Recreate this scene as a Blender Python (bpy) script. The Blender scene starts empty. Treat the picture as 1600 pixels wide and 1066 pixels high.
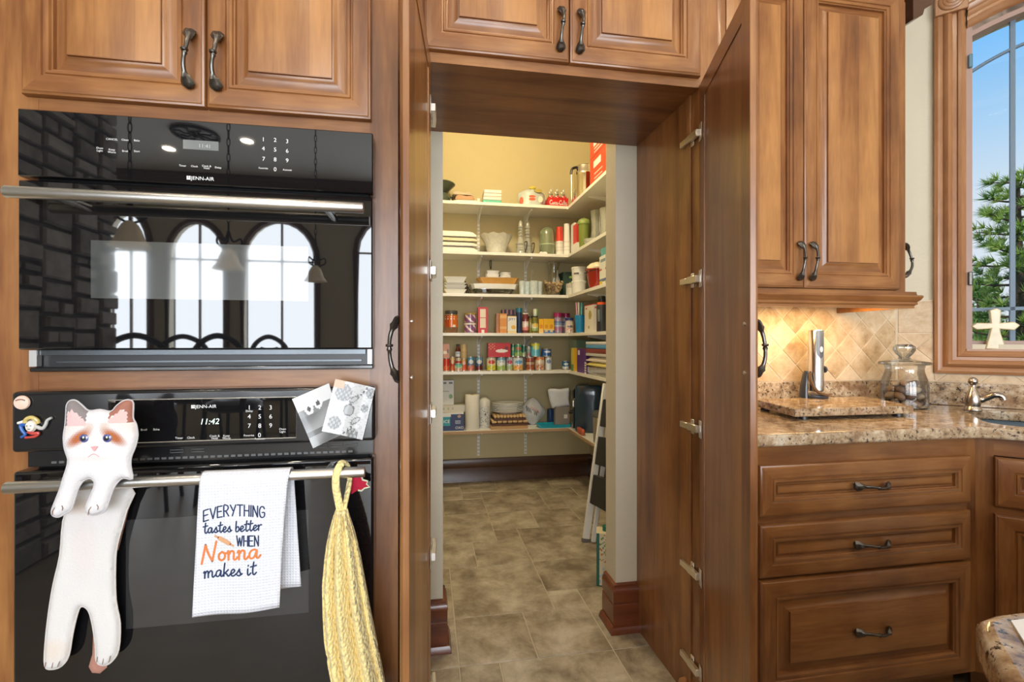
import bpy, bmesh, math, random
from mathutils import Vector, Matrix, geometry
random.seed(7)
scene = bpy.context.scene
COL = scene.collection
PI = math.pi

# ------------------------------------------------------------------ camera
CAM_F, CAM_PX, CAM_H = 722.0, 786.6, 1.25
CAM_A = math.atan((CAM_PX - 667) / CAM_F)
cam_data = bpy.data.cameras.new('camera')
cam_data.sensor_width = 36
cam_data.lens = CAM_F / 1600 * 36
cam_data.shift_x = (800 - CAM_PX) / 1600
cam_data.clip_start = 0.02
cam = bpy.data.objects.new('camera', cam_data)
cam.location = (0, 0, CAM_H)
cam.rotation_euler = (PI / 2, 0, -CAM_A)
COL.objects.link(cam)
scene.camera = cam

# ------------------------------------------------------------------ world
world = bpy.data.worlds.new('sky')
scene.world = world
world.use_nodes = True
wn, wl = world.node_tree.nodes, world.node_tree.links
wn.clear()
w_out = wn.new('ShaderNodeOutputWorld')
w_bg = wn.new('ShaderNodeBackground')
w_bg.inputs['Strength'].default_value = 1.08
w_tc = wn.new('ShaderNodeTexCoord')
w_sep = wn.new('ShaderNodeSeparateXYZ')
w_ramp = wn.new('ShaderNodeValToRGB')
el = w_ramp.color_ramp.elements
el[0].position = 0.0; el[0].color = (0.80, 0.86, 0.95, 1)
el[1].position = 1.0; el[1].color = (0.06, 0.22, 0.62, 1)
for p, c in ((0.20, (0.76, 0.85, 0.95, 1)), (0.31, (0.46, 0.71, 0.98, 1)), (0.42, (0.22, 0.56, 1.0, 1)), (0.60, (0.14, 0.47, 0.97, 1))):
    e = el.new(p); e.color = c
w_noise = wn.new('ShaderNodeTexNoise')
w_noise.inputs['Scale'].default_value = 2.2
w_noise.inputs['Detail'].default_value = 7
w_map = wn.new('ShaderNodeMapping')
w_map.inputs['Scale'].default_value = (1, 1, 5)
w_cl = wn.new('ShaderNodeMapRange')
w_cl.inputs['From Min'].default_value = 0.52
w_cl.inputs['From Max'].default_value = 0.75
w_cl.inputs['To Max'].default_value = 0.55
w_mix = wn.new('ShaderNodeMixRGB')
w_mix.inputs['Color2'].default_value = (0.92, 0.94, 0.98, 1)
wl.new(w_tc.outputs['Generated'], w_sep.inputs[0])
wl.new(w_sep.outputs['Z'], w_ramp.inputs[0])
wl.new(w_tc.outputs['Generated'], w_map.inputs[0])
wl.new(w_map.outputs[0], w_noise.inputs['Vector'])
wl.new(w_noise.outputs['Fac'], w_cl.inputs['Value'])
wl.new(w_cl.outputs[0], w_mix.inputs['Fac'])
wl.new(w_ramp.outputs[0], w_mix.inputs['Color1'])
wl.new(w_mix.outputs[0], w_bg.inputs['Color'])
wl.new(w_bg.outputs[0], w_out.inputs[0])

# ------------------------------------------------------------------ light
def add_light(name, kind, loc, rot, energy, color, sx=0.1, sy=None, parent=None, shape=None):
    d = bpy.data.lights.new(name, kind)
    d.energy = energy; d.color = color
    if kind == 'AREA':
        d.shape = shape or 'RECTANGLE'; d.size = sx
        if d.shape in ('RECTANGLE', 'ELLIPSE'): d.size_y = sy or sx
    elif kind in ('POINT', 'SPOT'):
        d.shadow_soft_size = sx
    o = bpy.data.objects.new(name, d)
    o.location = loc; o.rotation_euler = rot
    COL.objects.link(o)
    if parent: o.parent = parent
    return o

DAY = (0.88, 0.94, 1.0)
LAMP = (1.0, 0.84, 0.62)
ROOM = dict(x0=-4.6, x1=3.6, y0=-4.4, z1=3.45)
# arched windows in the wall behind the camera: (x0, x1, sill, spring, top)
REAR_WIN = [(-4.12, -3.58, 0.45, 2.45, 2.95), (-3.38, -2.66, 0.45, 2.35, 2.85), (-2.46, -1.5, 0.45, 2.35, 2.9),
            (-0.98, 0.72, 0.06, 2.5, 3.15), (0.86, 2.78, 0.06, 2.5, 3.15)]  # these two enlarged to throw more daylight into the pantry
DAY_W = 39.0
CAN_W = 6.5
for (a, b, s, sp, tp) in REAR_WIN:
    add_light('daylight', 'AREA', ((a + b) / 2, ROOM['y0'] - 0.20, (s + tp) / 2), (PI / 2, 0, 0),
              DAY_W * (b - a) * (tp - s), DAY, b - a, tp - s)
sun = add_light('sun', 'SUN', (0, 0, 8), (0, 0, 0), 2.2, (1.0, 0.95, 0.86))
sun.rotation_euler = Vector((0.35, 0.62, -0.85)).to_track_quat('-Z', 'Y').to_euler()
sun.data.angle = 0.02
scene.view_settings.view_transform = 'Standard'
scene.view_settings.look = 'None'
scene.view_settings.exposure = -0.16
scene.view_settings.gamma = 1.0
scene.view_settings.use_curve_mapping = False
scene.cycles.use_denoising = True
scene.cycles.max_bounces = 10
scene.cycles.diffuse_bounces = 5
scene.cycles.transparent_max_bounces = 16
scene.cycles.sample_clamp_indirect = 6.0
scene.cycles.caustics_reflective = False
scene.cycles.caustics_refractive = False

# ------------------------------------------------------------------ helpers
def ray(u, v=533.0):
    xc = (u - CAM_PX) / CAM_F; zc = -(v - 533.0) / CAM_F
    return (xc * math.cos(CAM_A) + math.sin(CAM_A), -xc * math.sin(CAM_A) + math.cos(CAM_A), zc)
def ax(u, Y):                       # X of a sight line on the plane at depth Y
    r = ray(u); return r[0] / r[1] * Y
def az(u, v, Y):                    # height of a sight line on the plane at depth Y
    r = ray(u, v); return CAM_H + r[2] / r[1] * Y
def yx(u, X):                       # depth where a sight line meets the plane X
    r = ray(u); return X * r[1] / r[0]
def zx(u, v, X):
    r = ray(u, v); return CAM_H + r[2] / r[0] * X
def fl(u, v, z=0.0):                # point of a horizontal plane
    r = ray(u, v); t = (z - CAM_H) / r[2]; return (r[0] * t, r[1] * t)

def tag(o, label=None, cat=None, group=None, kind=None):
    if label: o['label'] = label
    if cat: o['category'] = cat
    if group: o['group'] = group
    if kind: o['kind'] = kind
    return o
def thing(name, label, cat, loc=(0, 0, 0), rz=0.0, group=None):
    o = bpy.data.objects.new(name, None)
    o.empty_display_size = 0.05
    o.location = loc; o.rotation_euler = (0, 0, rz)
    COL.objects.link(o)
    return tag(o, label, cat, group)
def struct_empty(name, loc=(0, 0, 0)):
    o = bpy.data.objects.new(name, None); o.location = loc
    COL.objects.link(o); o['kind'] = 'structure'
    return o

class MB:
    """collects geometry for one mesh object"""
    def __init__(s): s.v, s.f, s.m, s.c = [], [], [], None
    def add(s, vs, fs, mi=0, M=None, cols=None):
        b = len(s.v)
        s.v += [tuple(M @ Vector(p)) for p in vs] if M else [tuple(p) for p in vs]
        s.f += [tuple(i + b for i in f) for f in fs]
        s.m += [mi] * len(fs) if isinstance(mi, int) else list(mi)
        if cols is not None:
            if s.c is None: s.c = []
            s.c += cols
        return s
    def box(s, x0, x1, y0, y1, z0, z1, mi=0, M=None):
        vs = [(x0, y0, z0), (x1, y0, z0), (x1, y1, z0), (x0, y1, z0), (x0, y0, z1), (x1, y0, z1), (x1, y1, z1), (x0, y1, z1)]
        return s.add(vs, [(3, 2, 1, 0), (4, 5, 6, 7), (0, 1, 5, 4), (1, 2, 6, 5), (2, 3, 7, 6), (3, 0, 4, 7)], mi, M)
    def lathe(s, prof, seg=24, mi=0, M=None, cap=True, flute=None, colf=None):
        vs, fs, cols = [], [], []
        n = len(prof)
        for j, (r, z) in enumerate(prof):
            for i in range(seg):
                a = 2 * PI * i / seg
                rr = r * (1 + (flute(a, z) if flute else 0))
                vs.append((rr * math.cos(a), rr * math.sin(a), z))
        for j in range(n - 1):
            for i in range(seg):
                k = (i + 1) % seg
                fs.append((j * seg + i, j * seg + k, (j + 1) * seg + k, (j + 1) * seg + i))
                if colf: cols.append(colf((i + 0.5) / seg * 2 * PI, (prof[j][1] + prof[j + 1][1]) / 2))
        if cap:
            if prof[0][0] > 1e-5:
                fs.append(tuple(range(seg - 1, -1, -1)))
                if colf: cols.append(colf(-PI / 2, prof[0][1]))
            if prof[-1][0] > 1e-5:
                fs.append(tuple((n - 1) * seg + i for i in range(seg)))
                if colf: cols.append(colf(-PI / 2, prof[-1][1]))
        return s.add(vs, fs, mi, M, cols if colf else None)
    def tube(s, path, rad, seg=10, mi=0, M=None, flat=1.0, scal=None, closed=False):
        P = [Vector(p) for p in path]; n = len(P)
        rads = rad if isinstance(rad, (list, tuple)) else [rad] * n
        vs, fs = [], []
        up = None
        for i in range(n):
            if closed: t = P[(i + 1) % n] - P[i - 1]
            else: t = P[min(i + 1, n - 1)] - P[max(i - 1, 0)]
            t = t.normalized() if t.length > 1e-9 else Vector((0, 0, 1))
            if up is None:
                up = Vector((1, 0, 0)) if abs(t.x) < 0.9 else Vector((0, 1, 0))
            x = (up - t * up.dot(t)).normalized(); up = x
            y = t.cross(x)
            for k in range(seg):
                a = 2 * PI * k / seg
                r = rads[i] * (1 + (scal[i] * math.cos(6 * a) if scal else 0))
                fl_ = flat[i] if isinstance(flat, (list, tuple)) else flat
                vs.append(P[i] + x * (r * math.cos(a)) + y * (r * fl_ * math.sin(a)))
        m = n if closed else n - 1
        for i in range(m):
            j2 = (i + 1) % n
            for k in range(seg):
                l = (k + 1) % seg
                fs.append((i * seg + k, i * seg + l, j2 * seg + l, j2 * seg + k))
        if not closed:
            fs.append(tuple(range(seg - 1, -1, -1)))
            fs.append(tuple((n - 1) * seg + k for k in range(seg)))
        return s.add(vs, fs, mi, M)
    def prism(s, pts, d0, d1, axis='y', mi=0, M=None):
        """outline in the two other axes pushed along an axis"""
        n = len(pts)
        def q(p, d):
            if axis == 'y': return (p[0], d, p[1])
            if axis == 'x': return (d, p[0], p[1])
            return (p[0], p[1], d)
        vs = [q(p, d0) for p in pts] + [q(p, d1) for p in pts]
        fs = [tuple(range(n)), tuple(range(2 * n - 1, n - 1, -1))]
        fs += [(i, i + n, (i + 1) % n + n, (i + 1) % n) for i in range(n)]
        return s.add(vs, fs, mi, M)
    def rings(s, w, h, rings, mv=0, mh=1, M=None, x0=0.0, z0=0.0, close=None):
        """nested rectangles: rings = [(inset, y)], left and right strips get mv, top and bottom mh"""
        vs, fs, mi = [], [], []
        for (d, y) in rings:
            vs += [(x0 + d, y, z0 + d), (x0 + w - d, y, z0 + d), (x0 + w - d, y, z0 + h - d), (x0 + d, y, z0 + h - d)]
        for j in range(len(rings) - 1):
            for k in range(4):
                l = (k + 1) % 4
                fs.append((j * 4 + k, j * 4 + l, j * 4 + 4 + l, j * 4 + 4 + k)); mi.append(mh if k % 2 == 0 else mv)
        if close is not None:
            b = (len(rings) - 1) * 4
            fs.append((b, b + 1, b + 2, b + 3)); mi.append(close)
        return s.add(vs, fs, mi, M)
    def obj(s, name, mats, parent=None, loc=(0, 0, 0), rot=(0, 0, 0), smooth=True, bevel=0.0, seg=1, fix=True):
        me = bpy.data.meshes.new(name)
        me.from_pydata(s.v, [], s.f)
        if not isinstance(mats, (list, tuple)): mats = [mats]
        for m in mats: me.materials.append(m)
        me.polygons.foreach_set('material_index', s.m)
        if s.c is not None:
            at = me.color_attributes.new('Col', 'FLOAT_COLOR', 'CORNER')
            for p in me.polygons:
                c = s.c[p.index]
                for li in p.loop_indices: at.data[li].color = (c[0], c[1], c[2], 1)
        if fix:
            bm = bmesh.new(); bm.from_mesh(me)
            bmesh.ops.recalc_face_normals(bm, faces=bm.faces)
            bm.to_mesh(me); bm.free()
        if smooth:
            me.polygons.foreach_set('use_smooth', [True] * len(me.polygons))
            me.set_sharp_from_angle(angle=0.6)
        me.update()
        o = bpy.data.objects.new(name, me)
        COL.objects.link(o)
        o.location = loc; o.rotation_euler = rot
        if parent: o.parent = parent
        if bevel:
            b = o.modifiers.new('bevel', 'BEVEL'); b.width = bevel; b.segments = seg; b.limit_method = 'ANGLE'
            b.harden_normals = False
        return o

def box(name, mat, x0, x1, y0, y1, z0, z1, parent=None, bevel=0.0, seg=1):
    return MB().box(x0, x1, y0, y1, z0, z1).obj(name, mat, parent, bevel=bevel, seg=seg, smooth=bevel > 0)
def struct(o):
    o['kind'] = 'structure'; return o

def smooth_path(pts, n=8, closed=False):
    P = [Vector(p) for p in pts]; out = []
    m = len(P)
    rng = range(m) if closed else range(m - 1)
    for i in rng:
        if closed: a, b, c, d = P[i - 1], P[i], P[(i + 1) % m], P[(i + 2) % m]
        else: a, b, c, d = P[max(i - 1, 0)], P[i], P[i + 1], P[min(i + 2, m - 1)]
        for k in range(n):
            t = k / n
            out.append(0.5 * ((2 * b) + (c - a) * t + (2 * a - 5 * b + 4 * c - d) * t * t + (3 * b - a - 3 * c + d) * t ** 3))
    if not closed: out.append(P[-1])
    return out

def inside(pt, poly):
    x, y = pt; c = False; n = len(poly); j = n - 1
    for i in range(n):
        xi, yi = poly[i]; xj, yj = poly[j]
        if (yi > y) != (yj > y) and x < (xj - xi) * (y - yi) / (yj - yi) + xi: c = not c
        j = i
    return c
def edge_dist(pt, poly):
    best = 1e9; x, y = pt; n = len(poly)
    for i in range(n):
        x0, y0 = poly[i]; x1, y1 = poly[(i + 1) % n]
        dx, dy = x1 - x0, y1 - y0; L = dx * dx + dy * dy
        t = max(0, min(1, ((x - x0) * dx + (y - y0) * dy) / L)) if L > 0 else 0
        d = math.hypot(x - x0 - t * dx, y - y0 - t * dy)
        if d < best: best = d
    return best

def puffy(poly, step, thick, rim, colf=None, back=True):
    """cushion-like solid from an outline in (x, z); front bulges towards -y. returns an MB"""
    random.seed(3)
    out = []
    n = len(poly)
    for i in range(n):
        a, b = poly[i], poly[(i + 1) % n]
        L = math.hypot(b[0] - a[0], b[1] - a[1]); k = max(1, int(L / step))
        out += [(a[0] + (b[0] - a[0]) * t / k, a[1] + (b[1] - a[1]) * t / k) for t in range(k)]
    pts = [Vector(p) for p in out]; nb = len(pts)
    x0, x1 = min(p[0] for p in out), max(p[0] for p in out)
    z0, z1 = min(p[1] for p in out), max(p[1] for p in out)
    z = z0; row = 0
    while z < z1:
        x = x0 + (step / 2 if row % 2 else 0)
        while x < x1:
            if inside((x, z), out) and edge_dist((x, z), out) > step * 0.55: pts.append(Vector((x, z)))
            x += step
        z += step * 0.87; row += 1
    r = geometry.delaunay_2d_cdt(pts, [(i, (i + 1) % nb) for i in range(nb)], [list(range(nb))], 1, 1e-6)
    V, Fc = r[0], r[2]
    mb = MB(); vs, fs, cols = [], [], []
    hs = []
    for p in V:
        d = edge_dist((p.x, p.y), out)
        t = min(1, d / rim); hs.append(thick * math.sqrt(max(0, 1 - (1 - t) ** 2)))
    nv = len(V)
    vs = [(p.x, -h, p.y) for p, h in zip(V, hs)] + ([(p.x, h * 0.5 + 0.0006, p.y) for p, h in zip(V, hs)] if back else [])
    for f in Fc:
        fs.append(tuple(f))
        if colf:
            c = (sum(V[i].x for i in f) / len(f), sum(V[i].y for i in f) / len(f)); cols.append(colf(*c))
    if back:
        for f in Fc:
            fs.append(tuple(i + nv for i in reversed(f)))
            if colf: cols.append(cols[len(fs) - 1 - len(Fc)])
        # rim wall
        cnt = {}
        for f in Fc:
            for i in range(len(f)):
                e = (f[i], f[(i + 1) % len(f)]); cnt[tuple(sorted(e))] = cnt.get(tuple(sorted(e)), []) + [e]
        for k, es in cnt.items():
            if len(es) == 1:
                a, b = es[0]; fs.append((b, a, a + nv, b + nv))
                if colf: cols.append(colf(V[a].x, V[a].y))
    mb.add(vs, fs, 0, None, cols if colf else None)
    return mb

# text with the built-in font, flat in the x-z plane, facing -y
_txt = {}
def text_geo(s, size=1.0, align='CENTER', shear=0.0, extr=0.0):
    key = (s, align, shear, extr)
    if key not in _txt:
        c = bpy.data.curves.new('lettering', 'FONT'); c.body = s; c.align_x = align; c.size = 1.0; c.shear = shear
        c.resolution_u = 3; c.extrude = extr; c.space_line = 0.85
        o = bpy.data.objects.new('lettering', c); COL.objects.link(o)
        bpy.context.view_layer.update()
        me = bpy.data.meshes.new_from_object(o.evaluated_get(bpy.context.evaluated_depsgraph_get()))
        _txt[key] = ([tuple(v.co) for v in me.vertices], [tuple(p.vertices) for p in me.polygons])
        bpy.data.objects.remove(o); bpy.data.curves.remove(c); bpy.data.meshes.remove(me)
    vs, fs = _txt[key]
    return [(x * size, 0.0, y * size) for x, y, z in vs], fs
def put_text(mb, s, x, y, z, size, mi=0, align='CENTER', shear=0.0, rotz=0.0, M=None):
    vs, fs = text_geo(s, size, align, shear)
    c, sn = math.cos(rotz), math.sin(rotz)
    vs = [(x + p[0] * c - p[2] * sn, y, z + p[0] * sn + p[2] * c) for p in vs]
    mb.add(vs, fs, mi, M)

def ribbon(mb, pts, width, y, mi=0, M=None):
    """flat pen stroke in the x-z plane"""
    n = len(pts); vs, fs = [], []
    for i in range(n):
        a, b = pts[max(i - 1, 0)], pts[min(i + 1, n - 1)]
        dx, dz = b[0] - a[0], b[1] - a[1]; L = math.hypot(dx, dz) or 1
        nx, nz = -dz / L * width / 2, dx / L * width / 2
        yy = y(pts[i][0], pts[i][1]) if callable(y) else y
        vs += [(pts[i][0] + nx, yy, pts[i][1] + nz), (pts[i][0] - nx, yy, pts[i][1] - nz)]
    fs = [(2 * i, 2 * i + 1, 2 * i + 3, 2 * i + 2) for i in range(n - 1)]
    mb.add(vs, fs, mi, M)
    for e in (0, n - 1):       # round ends
        cx, cz = pts[e][0], pts[e][1]
        yy = y(cx, cz) if callable(y) else y
        k = 8
        mb.add([(cx + width / 2 * math.cos(2 * PI * i / k), yy, cz + width / 2 * math.sin(2 * PI * i / k)) for i in range(k)],
               [tuple(range(k))], mi, M)

# ------------------------------------------------------------------ materials
def new_mat(name):
    m = bpy.data.materials.new(name); m.use_nodes = True
    return m, m.node_tree.nodes, m.node_tree.links, m.node_tree.nodes['Principled BSDF']
def mat(name, col, rough=0.5, metal=0.0, var=0.06, scale=8.0, bump=0.0, bscale=60.0, coat=0.0, spec=0.5, emit=0.0, sheen=0.0):
    m, n, l, b = new_mat(name)
    b.inputs['Roughness'].default_value = rough
    b.inputs['Metallic'].default_value = metal
    b.inputs['Specular IOR Level'].default_value = spec
    if coat: b.inputs['Coat Weight'].default_value = coat; b.inputs['Coat Roughness'].default_value = 0.08
    if sheen: b.inputs['Sheen Weight'].default_value = sheen
    tc = n.new('ShaderNodeTexCoord')
    nz = n.new('ShaderNodeTexNoise'); nz.inputs['Scale'].default_value = scale; nz.inputs['Detail'].default_value = 4
    mx = n.new('ShaderNodeMixRGB')
    mx.inputs['Color1'].default_value = tuple(max(0, c * (1 - var)) for c in col) + (1,)
    mx.inputs['Color2'].default_value = tuple(min(1, c * (1 + var)) for c in col) + (1,)
    l.new(tc.outputs['Object'], nz.inputs['Vector']); l.new(nz.outputs['Fac'], mx.inputs['Fac'])
    l.new(mx.outputs[0], b.inputs['Base Color'])
    if bump:
        n2 = n.new('ShaderNodeTexNoise'); n2.inputs['Scale'].default_value = bscale; n2.inputs['Detail'].default_value = 3
        bp = n.new('ShaderNodeBump'); bp.inputs['Strength'].default_value = bump; bp.inputs['Distance'].default_value = 0.004
        l.new(tc.outputs['Object'], n2.inputs['Vector']); l.new(n2.outputs['Fac'], bp.inputs['Height'])
        l.new(bp.outputs[0], b.inputs['Normal'])
    if emit:
        b.inputs['Emission Color'].default_value = tuple(col) + (1,); b.inputs['Emission Strength'].default_value = emit
    return m
def ramp(n, stops):
    r = n.new('ShaderNodeValToRGB'); e = r.color_ramp.elements
    e[0].position, e[0].color = stops[0][0], tuple(stops[0][1]) + (1,)
    e[1].position, e[1].color = stops[-1][0], tuple(stops[-1][1]) + (1,)
    for p, c in stops[1:-1]:
        x = e.new(p); x.color = tuple(c) + (1,)
    return r
def wood(name, axis, dark, mid, light, boards=0.0, rough=0.32, grain=1.0, seedv=0.0):
    """axis = direction of the grain; boards = width of glued-up boards"""
    m, n, l, b = new_mat(name)
    tc = n.new('ShaderNodeTexCoord')
    mp = n.new('ShaderNodeMapping')
    s = {'x': (0.9, 9, 9), 'y': (9, 0.9, 9), 'z': (9, 9, 0.9)}[axis]
    mp.inputs['Scale'].default_value = s
    mp.inputs['Location'].default_value = (seedv, seedv * 1.7, seedv * 0.6)
    l.new(tc.outputs['Object'], mp.inputs[0])
    nz = n.new('ShaderNodeTexNoise'); nz.inputs['Scale'].default_value = 1.6; nz.inputs['Detail'].default_value = 6
    nz.inputs['Roughness'].default_value = 0.52; nz.inputs['Distortion'].default_value = 0.6
    l.new(mp.outputs[0], nz.inputs['Vector'])
    fine = n.new('ShaderNodeTexNoise'); fine.inputs['Scale'].default_value = 14 * grain; fine.inputs['Detail'].default_value = 3
    l.new(mp.outputs[0], fine.inputs['Vector'])
    blot = n.new('ShaderNodeTexNoise'); blot.inputs['Scale'].default_value = 5.0; blot.inputs['Detail'].default_value = 3
    l.new(tc.outputs['Object'], blot.inputs['Vector'])
    a1 = n.new('ShaderNodeMath'); a1.operation = 'MULTIPLY_ADD'; a1.inputs[1].default_value = 0.30; 
    l.new(fine.outputs['Fac'], a1.inputs[0]); l.new(nz.outputs['Fac'], a1.inputs[2])
    a2 = n.new('ShaderNodeMath'); a2.operation = 'MULTIPLY_ADD'; a2.inputs[1].default_value = 0.55
    l.new(blot.outputs['Fac'], a2.inputs[0]); l.new(a1.outputs[0], a2.inputs[2])
    last = a2
    if boards:
        sp = n.new('ShaderNodeSeparateXYZ'); l.new(tc.outputs['Object'], sp.inputs[0])
        d = n.new('ShaderNodeMath'); d.operation = 'MULTIPLY'; d.inputs[1].default_value = 1.0 / boards
        l.new(sp.outputs['X' if axis == 'z' else 'Z'], d.inputs[0])
        fo = n.new('ShaderNodeMath'); fo.operation = 'FLOOR'; l.new(d.outputs[0], fo.inputs[0])
        wnn = n.new('ShaderNodeTexWhiteNoise'); wnn.noise_dimensions = '1D'; l.new(fo.outputs[0], wnn.inputs['W'])
        a3 = n.new('ShaderNodeMath'); a3.operation = 'MULTIPLY_ADD'; a3.inputs[1].default_value = 0.22
        l.new(wnn.outputs['Value'], a3.inputs[0]); l.new(a2.outputs[0], a3.inputs[2])
        last = a3
    r = ramp(n, [(0.62, dark), (0.95, mid), (1.32, light)])
    dv = n.new('ShaderNodeMath'); dv.operation = 'DIVIDE'; dv.inputs[1].default_value = 1.5
    l.new(last.outputs[0], dv.inputs[0])
    for e, p in zip(r.color_ramp.elements, (0.34, 0.58, 0.88)): e.position = p
    l.new(dv.outputs[0], r.inputs[0]); l.new(r.outputs[0], b.inputs['Base Color'])
    bp = n.new('ShaderNodeBump'); bp.inputs['Strength'].default_value = 0.06; bp.inputs['Distance'].default_value = 0.002
    l.new(fine.outputs['Fac'], bp.inputs['Height']); l.new(bp.outputs[0], b.inputs['Normal'])
    b.inputs['Roughness'].default_value = rough
    b.inputs['Coat Weight'].default_value = 0.25; b.inputs['Coat Roughness'].default_value = 0.2
    return m
WD, WM_, WL = (0.066, 0.019, 0.006), (0.205, 0.077, 0.023), (0.41, 0.188, 0.060)
W = dict(v=wood('stained_wood_upright', 'z', WD, WM_, WL), h=wood('stained_wood_level', 'x', WD, WM_, WL),
         p=wood('stained_wood_panel', 'z', WD, WM_, WL, boards=0.085), ph=wood('stained_wood_drawer', 'x', WD, WM_, WL, boards=0.11),
         d=wood('stained_wood_deep', 'y', WD, WM_, WL))
OAK = dict(v=wood('red_oak_upright', 'z', (0.13, 0.05, 0.018), (0.30, 0.135, 0.055), (0.46, 0.235, 0.11), grain=2.0),
           h=wood('red_oak_level', 'x', (0.13, 0.05, 0.018), (0.30, 0.135, 0.055), (0.46, 0.235, 0.11), grain=2.0))
BASEW = wood('cherry_baseboard', 'x', (0.05, 0.012, 0.005), (0.13, 0.034, 0.013), (0.22, 0.06, 0.022), rough=0.25)
DARKW = wood('dark_baseboard', 'x', (0.03, 0.012, 0.006), (0.07, 0.028, 0.014), (0.12, 0.055, 0.028), grain=2, rough=0.3)

def granite():
    m, n, l, b = new_mat('speckled_granite')
    tc = n.new('ShaderNodeTexCoord')
    v1 = n.new('ShaderNodeTexNoise'); v1.inputs['Scale'].default_value = 26; v1.inputs['Detail'].default_value = 8; v1.inputs['Roughness'].default_value = 0.7
    v2 = n.new('ShaderNodeTexNoise'); v2.inputs['Scale'].default_value = 70; v2.inputs['Detail'].default_value = 6; v2.inputs['Roughness'].default_value = 0.75
    v3 = n.new('ShaderNodeTexNoise'); v3.inputs['Scale'].default_value = 7; v3.inputs['Detail'].default_value = 5; v3.inputs['Distortion'].default_value = 1.2
    for v in (v1, v2, v3): l.new(tc.outputs['Object'], v.inputs['Vector'])
    r1 = ramp(n, [(0.32, (0.085, 0.05, 0.032)), (0.44, (0.34, 0.23, 0.135)), (0.56, (0.52, 0.40, 0.27)), (0.70, (0.64, 0.56, 0.45))])
    l.new(v1.outputs['Fac'], r1.inputs[0])
    r2 = ramp(n, [(0.40, (1, 1, 1)), (0.455, (0, 0, 0))])
    l.new(v2.outputs['Fac'], r2.inputs[0])
    mx = n.new('ShaderNodeMixRGB'); mx.inputs['Color2'].default_value = (0.035, 0.028, 0.028, 1)
    l.new(r2.outputs[0], mx.inputs['Fac']); l.new(r1.outputs[0], mx.inputs['Color1'])
    r3 = ramp(n, [(0.52, (0, 0, 0)), (0.66, (0.7, 0.7, 0.7))])
    l.new(v3.outputs['Fac'], r3.inputs[0])
    m2 = n.new('ShaderNodeMixRGB'); m2.inputs['Color2'].default_value = (0.24, 0.14, 0.08, 1); 
    l.new(r3.outputs[0], m2.inputs['Fac']); l.new(mx.outputs[0], m2.inputs['Color1'])
    l.new(m2.outputs[0], b.inputs['Base Color'])
    b.inputs['Roughness'].default_value = 0.09
    return m
GRANITE = granite()

def stone_tile(name, stops, scale, rough, bump=0.1, dark=(0.2, 0.15, 0.1), per_obj=0.25):
    m, n, l, b = new_mat(name)
    tc = n.new('ShaderNodeTexCoord'); oi = n.new('ShaderNodeObjectInfo')
    ad = n.new('ShaderNodeVectorMath'); ad.operation = 'MULTIPLY_ADD'
    ad.inputs[1].default_value = (1, 1, 1)
    cb = n.new('ShaderNodeCombineXYZ')
    mu = n.new('ShaderNodeMath'); mu.operation = 'MULTIPLY'; mu.inputs[1].default_value = 37.0
    l.new(oi.outputs['Random'], mu.inputs[0])
    for i in range(3): l.new(mu.outputs[0], cb.inputs[i])
    l.new(tc.outputs['Object'], ad.inputs[0]); l.new(cb.outputs[0], ad.inputs[2])
    nz = n.new('ShaderNodeTexNoise'); nz.inputs['Scale'].default_value = scale; nz.inputs['Detail'].default_value = 8
    nz.inputs['Roughness'].default_value = 0.68; nz.inputs['Distortion'].default_value = 0.25
    l.new(ad.outputs[0], nz.inputs['Vector'])
    r = ramp(n, stops)
    sh = n.new('ShaderNodeMath'); sh.operation = 'MULTIPLY_ADD'; sh.inputs[1].default_value = per_obj; 
    su = n.new('ShaderNodeMath'); su.operation = 'SUBTRACT'; su.inputs[1].default_value = per_obj / 2
    l.new(oi.outputs['Random'], sh.inputs[0]); l.new(nz.outputs['Fac'], sh.inputs[2]); l.new(sh.outputs[0], su.inputs[0])
    l.new(su.outputs[0], r.inputs[0]); l.new(r.outputs[0], b.inputs['Base Color'])
    bp = n.new('ShaderNodeBump'); bp.inputs['Strength'].default_value = bump; bp.inputs['Distance'].default_value = 0.004
    l.new(nz.outputs['Fac'], bp.inputs['Height']); l.new(bp.outputs[0], b.inputs['Normal'])
    b.inputs['Roughness'].default_value = rough
    return m
FLOOR_T = stone_tile('slate_look_floor_tile', [(0.33, (0.175, 0.140, 0.100)), (0.46, (0.33, 0.282, 0.215)), (0.55, (0.44, 0.392, 0.315)), (0.68, (0.60, 0.555, 0.475))], 6.0, 0.38, 0.16, per_obj=0.10)
SPLASH_T = stone_tile('travertine_wall_tile', [(0.28, (0.36, 0.22, 0.11)), (0.45, (0.54, 0.38, 0.22)), (0.60, (0.64, 0.49, 0.32)), (0.78, (0.72, 0.60, 0.44))], 14.0, 0.4, 0.25, per_obj=0.22)
STONE = stone_tile('grey_fieldstone', [(0.30, (0.14, 0.125, 0.11)), (0.5, (0.26, 0.235, 0.21)), (0.75, (0.40, 0.37, 0.33))], 9.0, 0.8, 0.6, per_obj=0.3)
GROUT = mat('grout', (0.60, 0.54, 0.44), 0.8, bump=0.2, bscale=300)
GROUT_L = mat('pale_grout', (0.66, 0.55, 0.40), 0.8, bump=0.2, bscale=300)
MORTAR = mat('dark_mortar', (0.10, 0.09, 0.08), 0.9, bump=0.4, bscale=90)
PAINT = mat('cream_wall_paint', (0.60, 0.545, 0.42), 0.7, var=0.03, bump=0.35, bscale=70)
PANTRY_P = mat('khaki_wall_paint', (0.54, 0.465, 0.27), 0.75, var=0.03, bump=0.2, bscale=70)
CEIL = mat('ceiling_paint', (0.62, 0.60, 0.56), 0.85, var=0.02)
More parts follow.
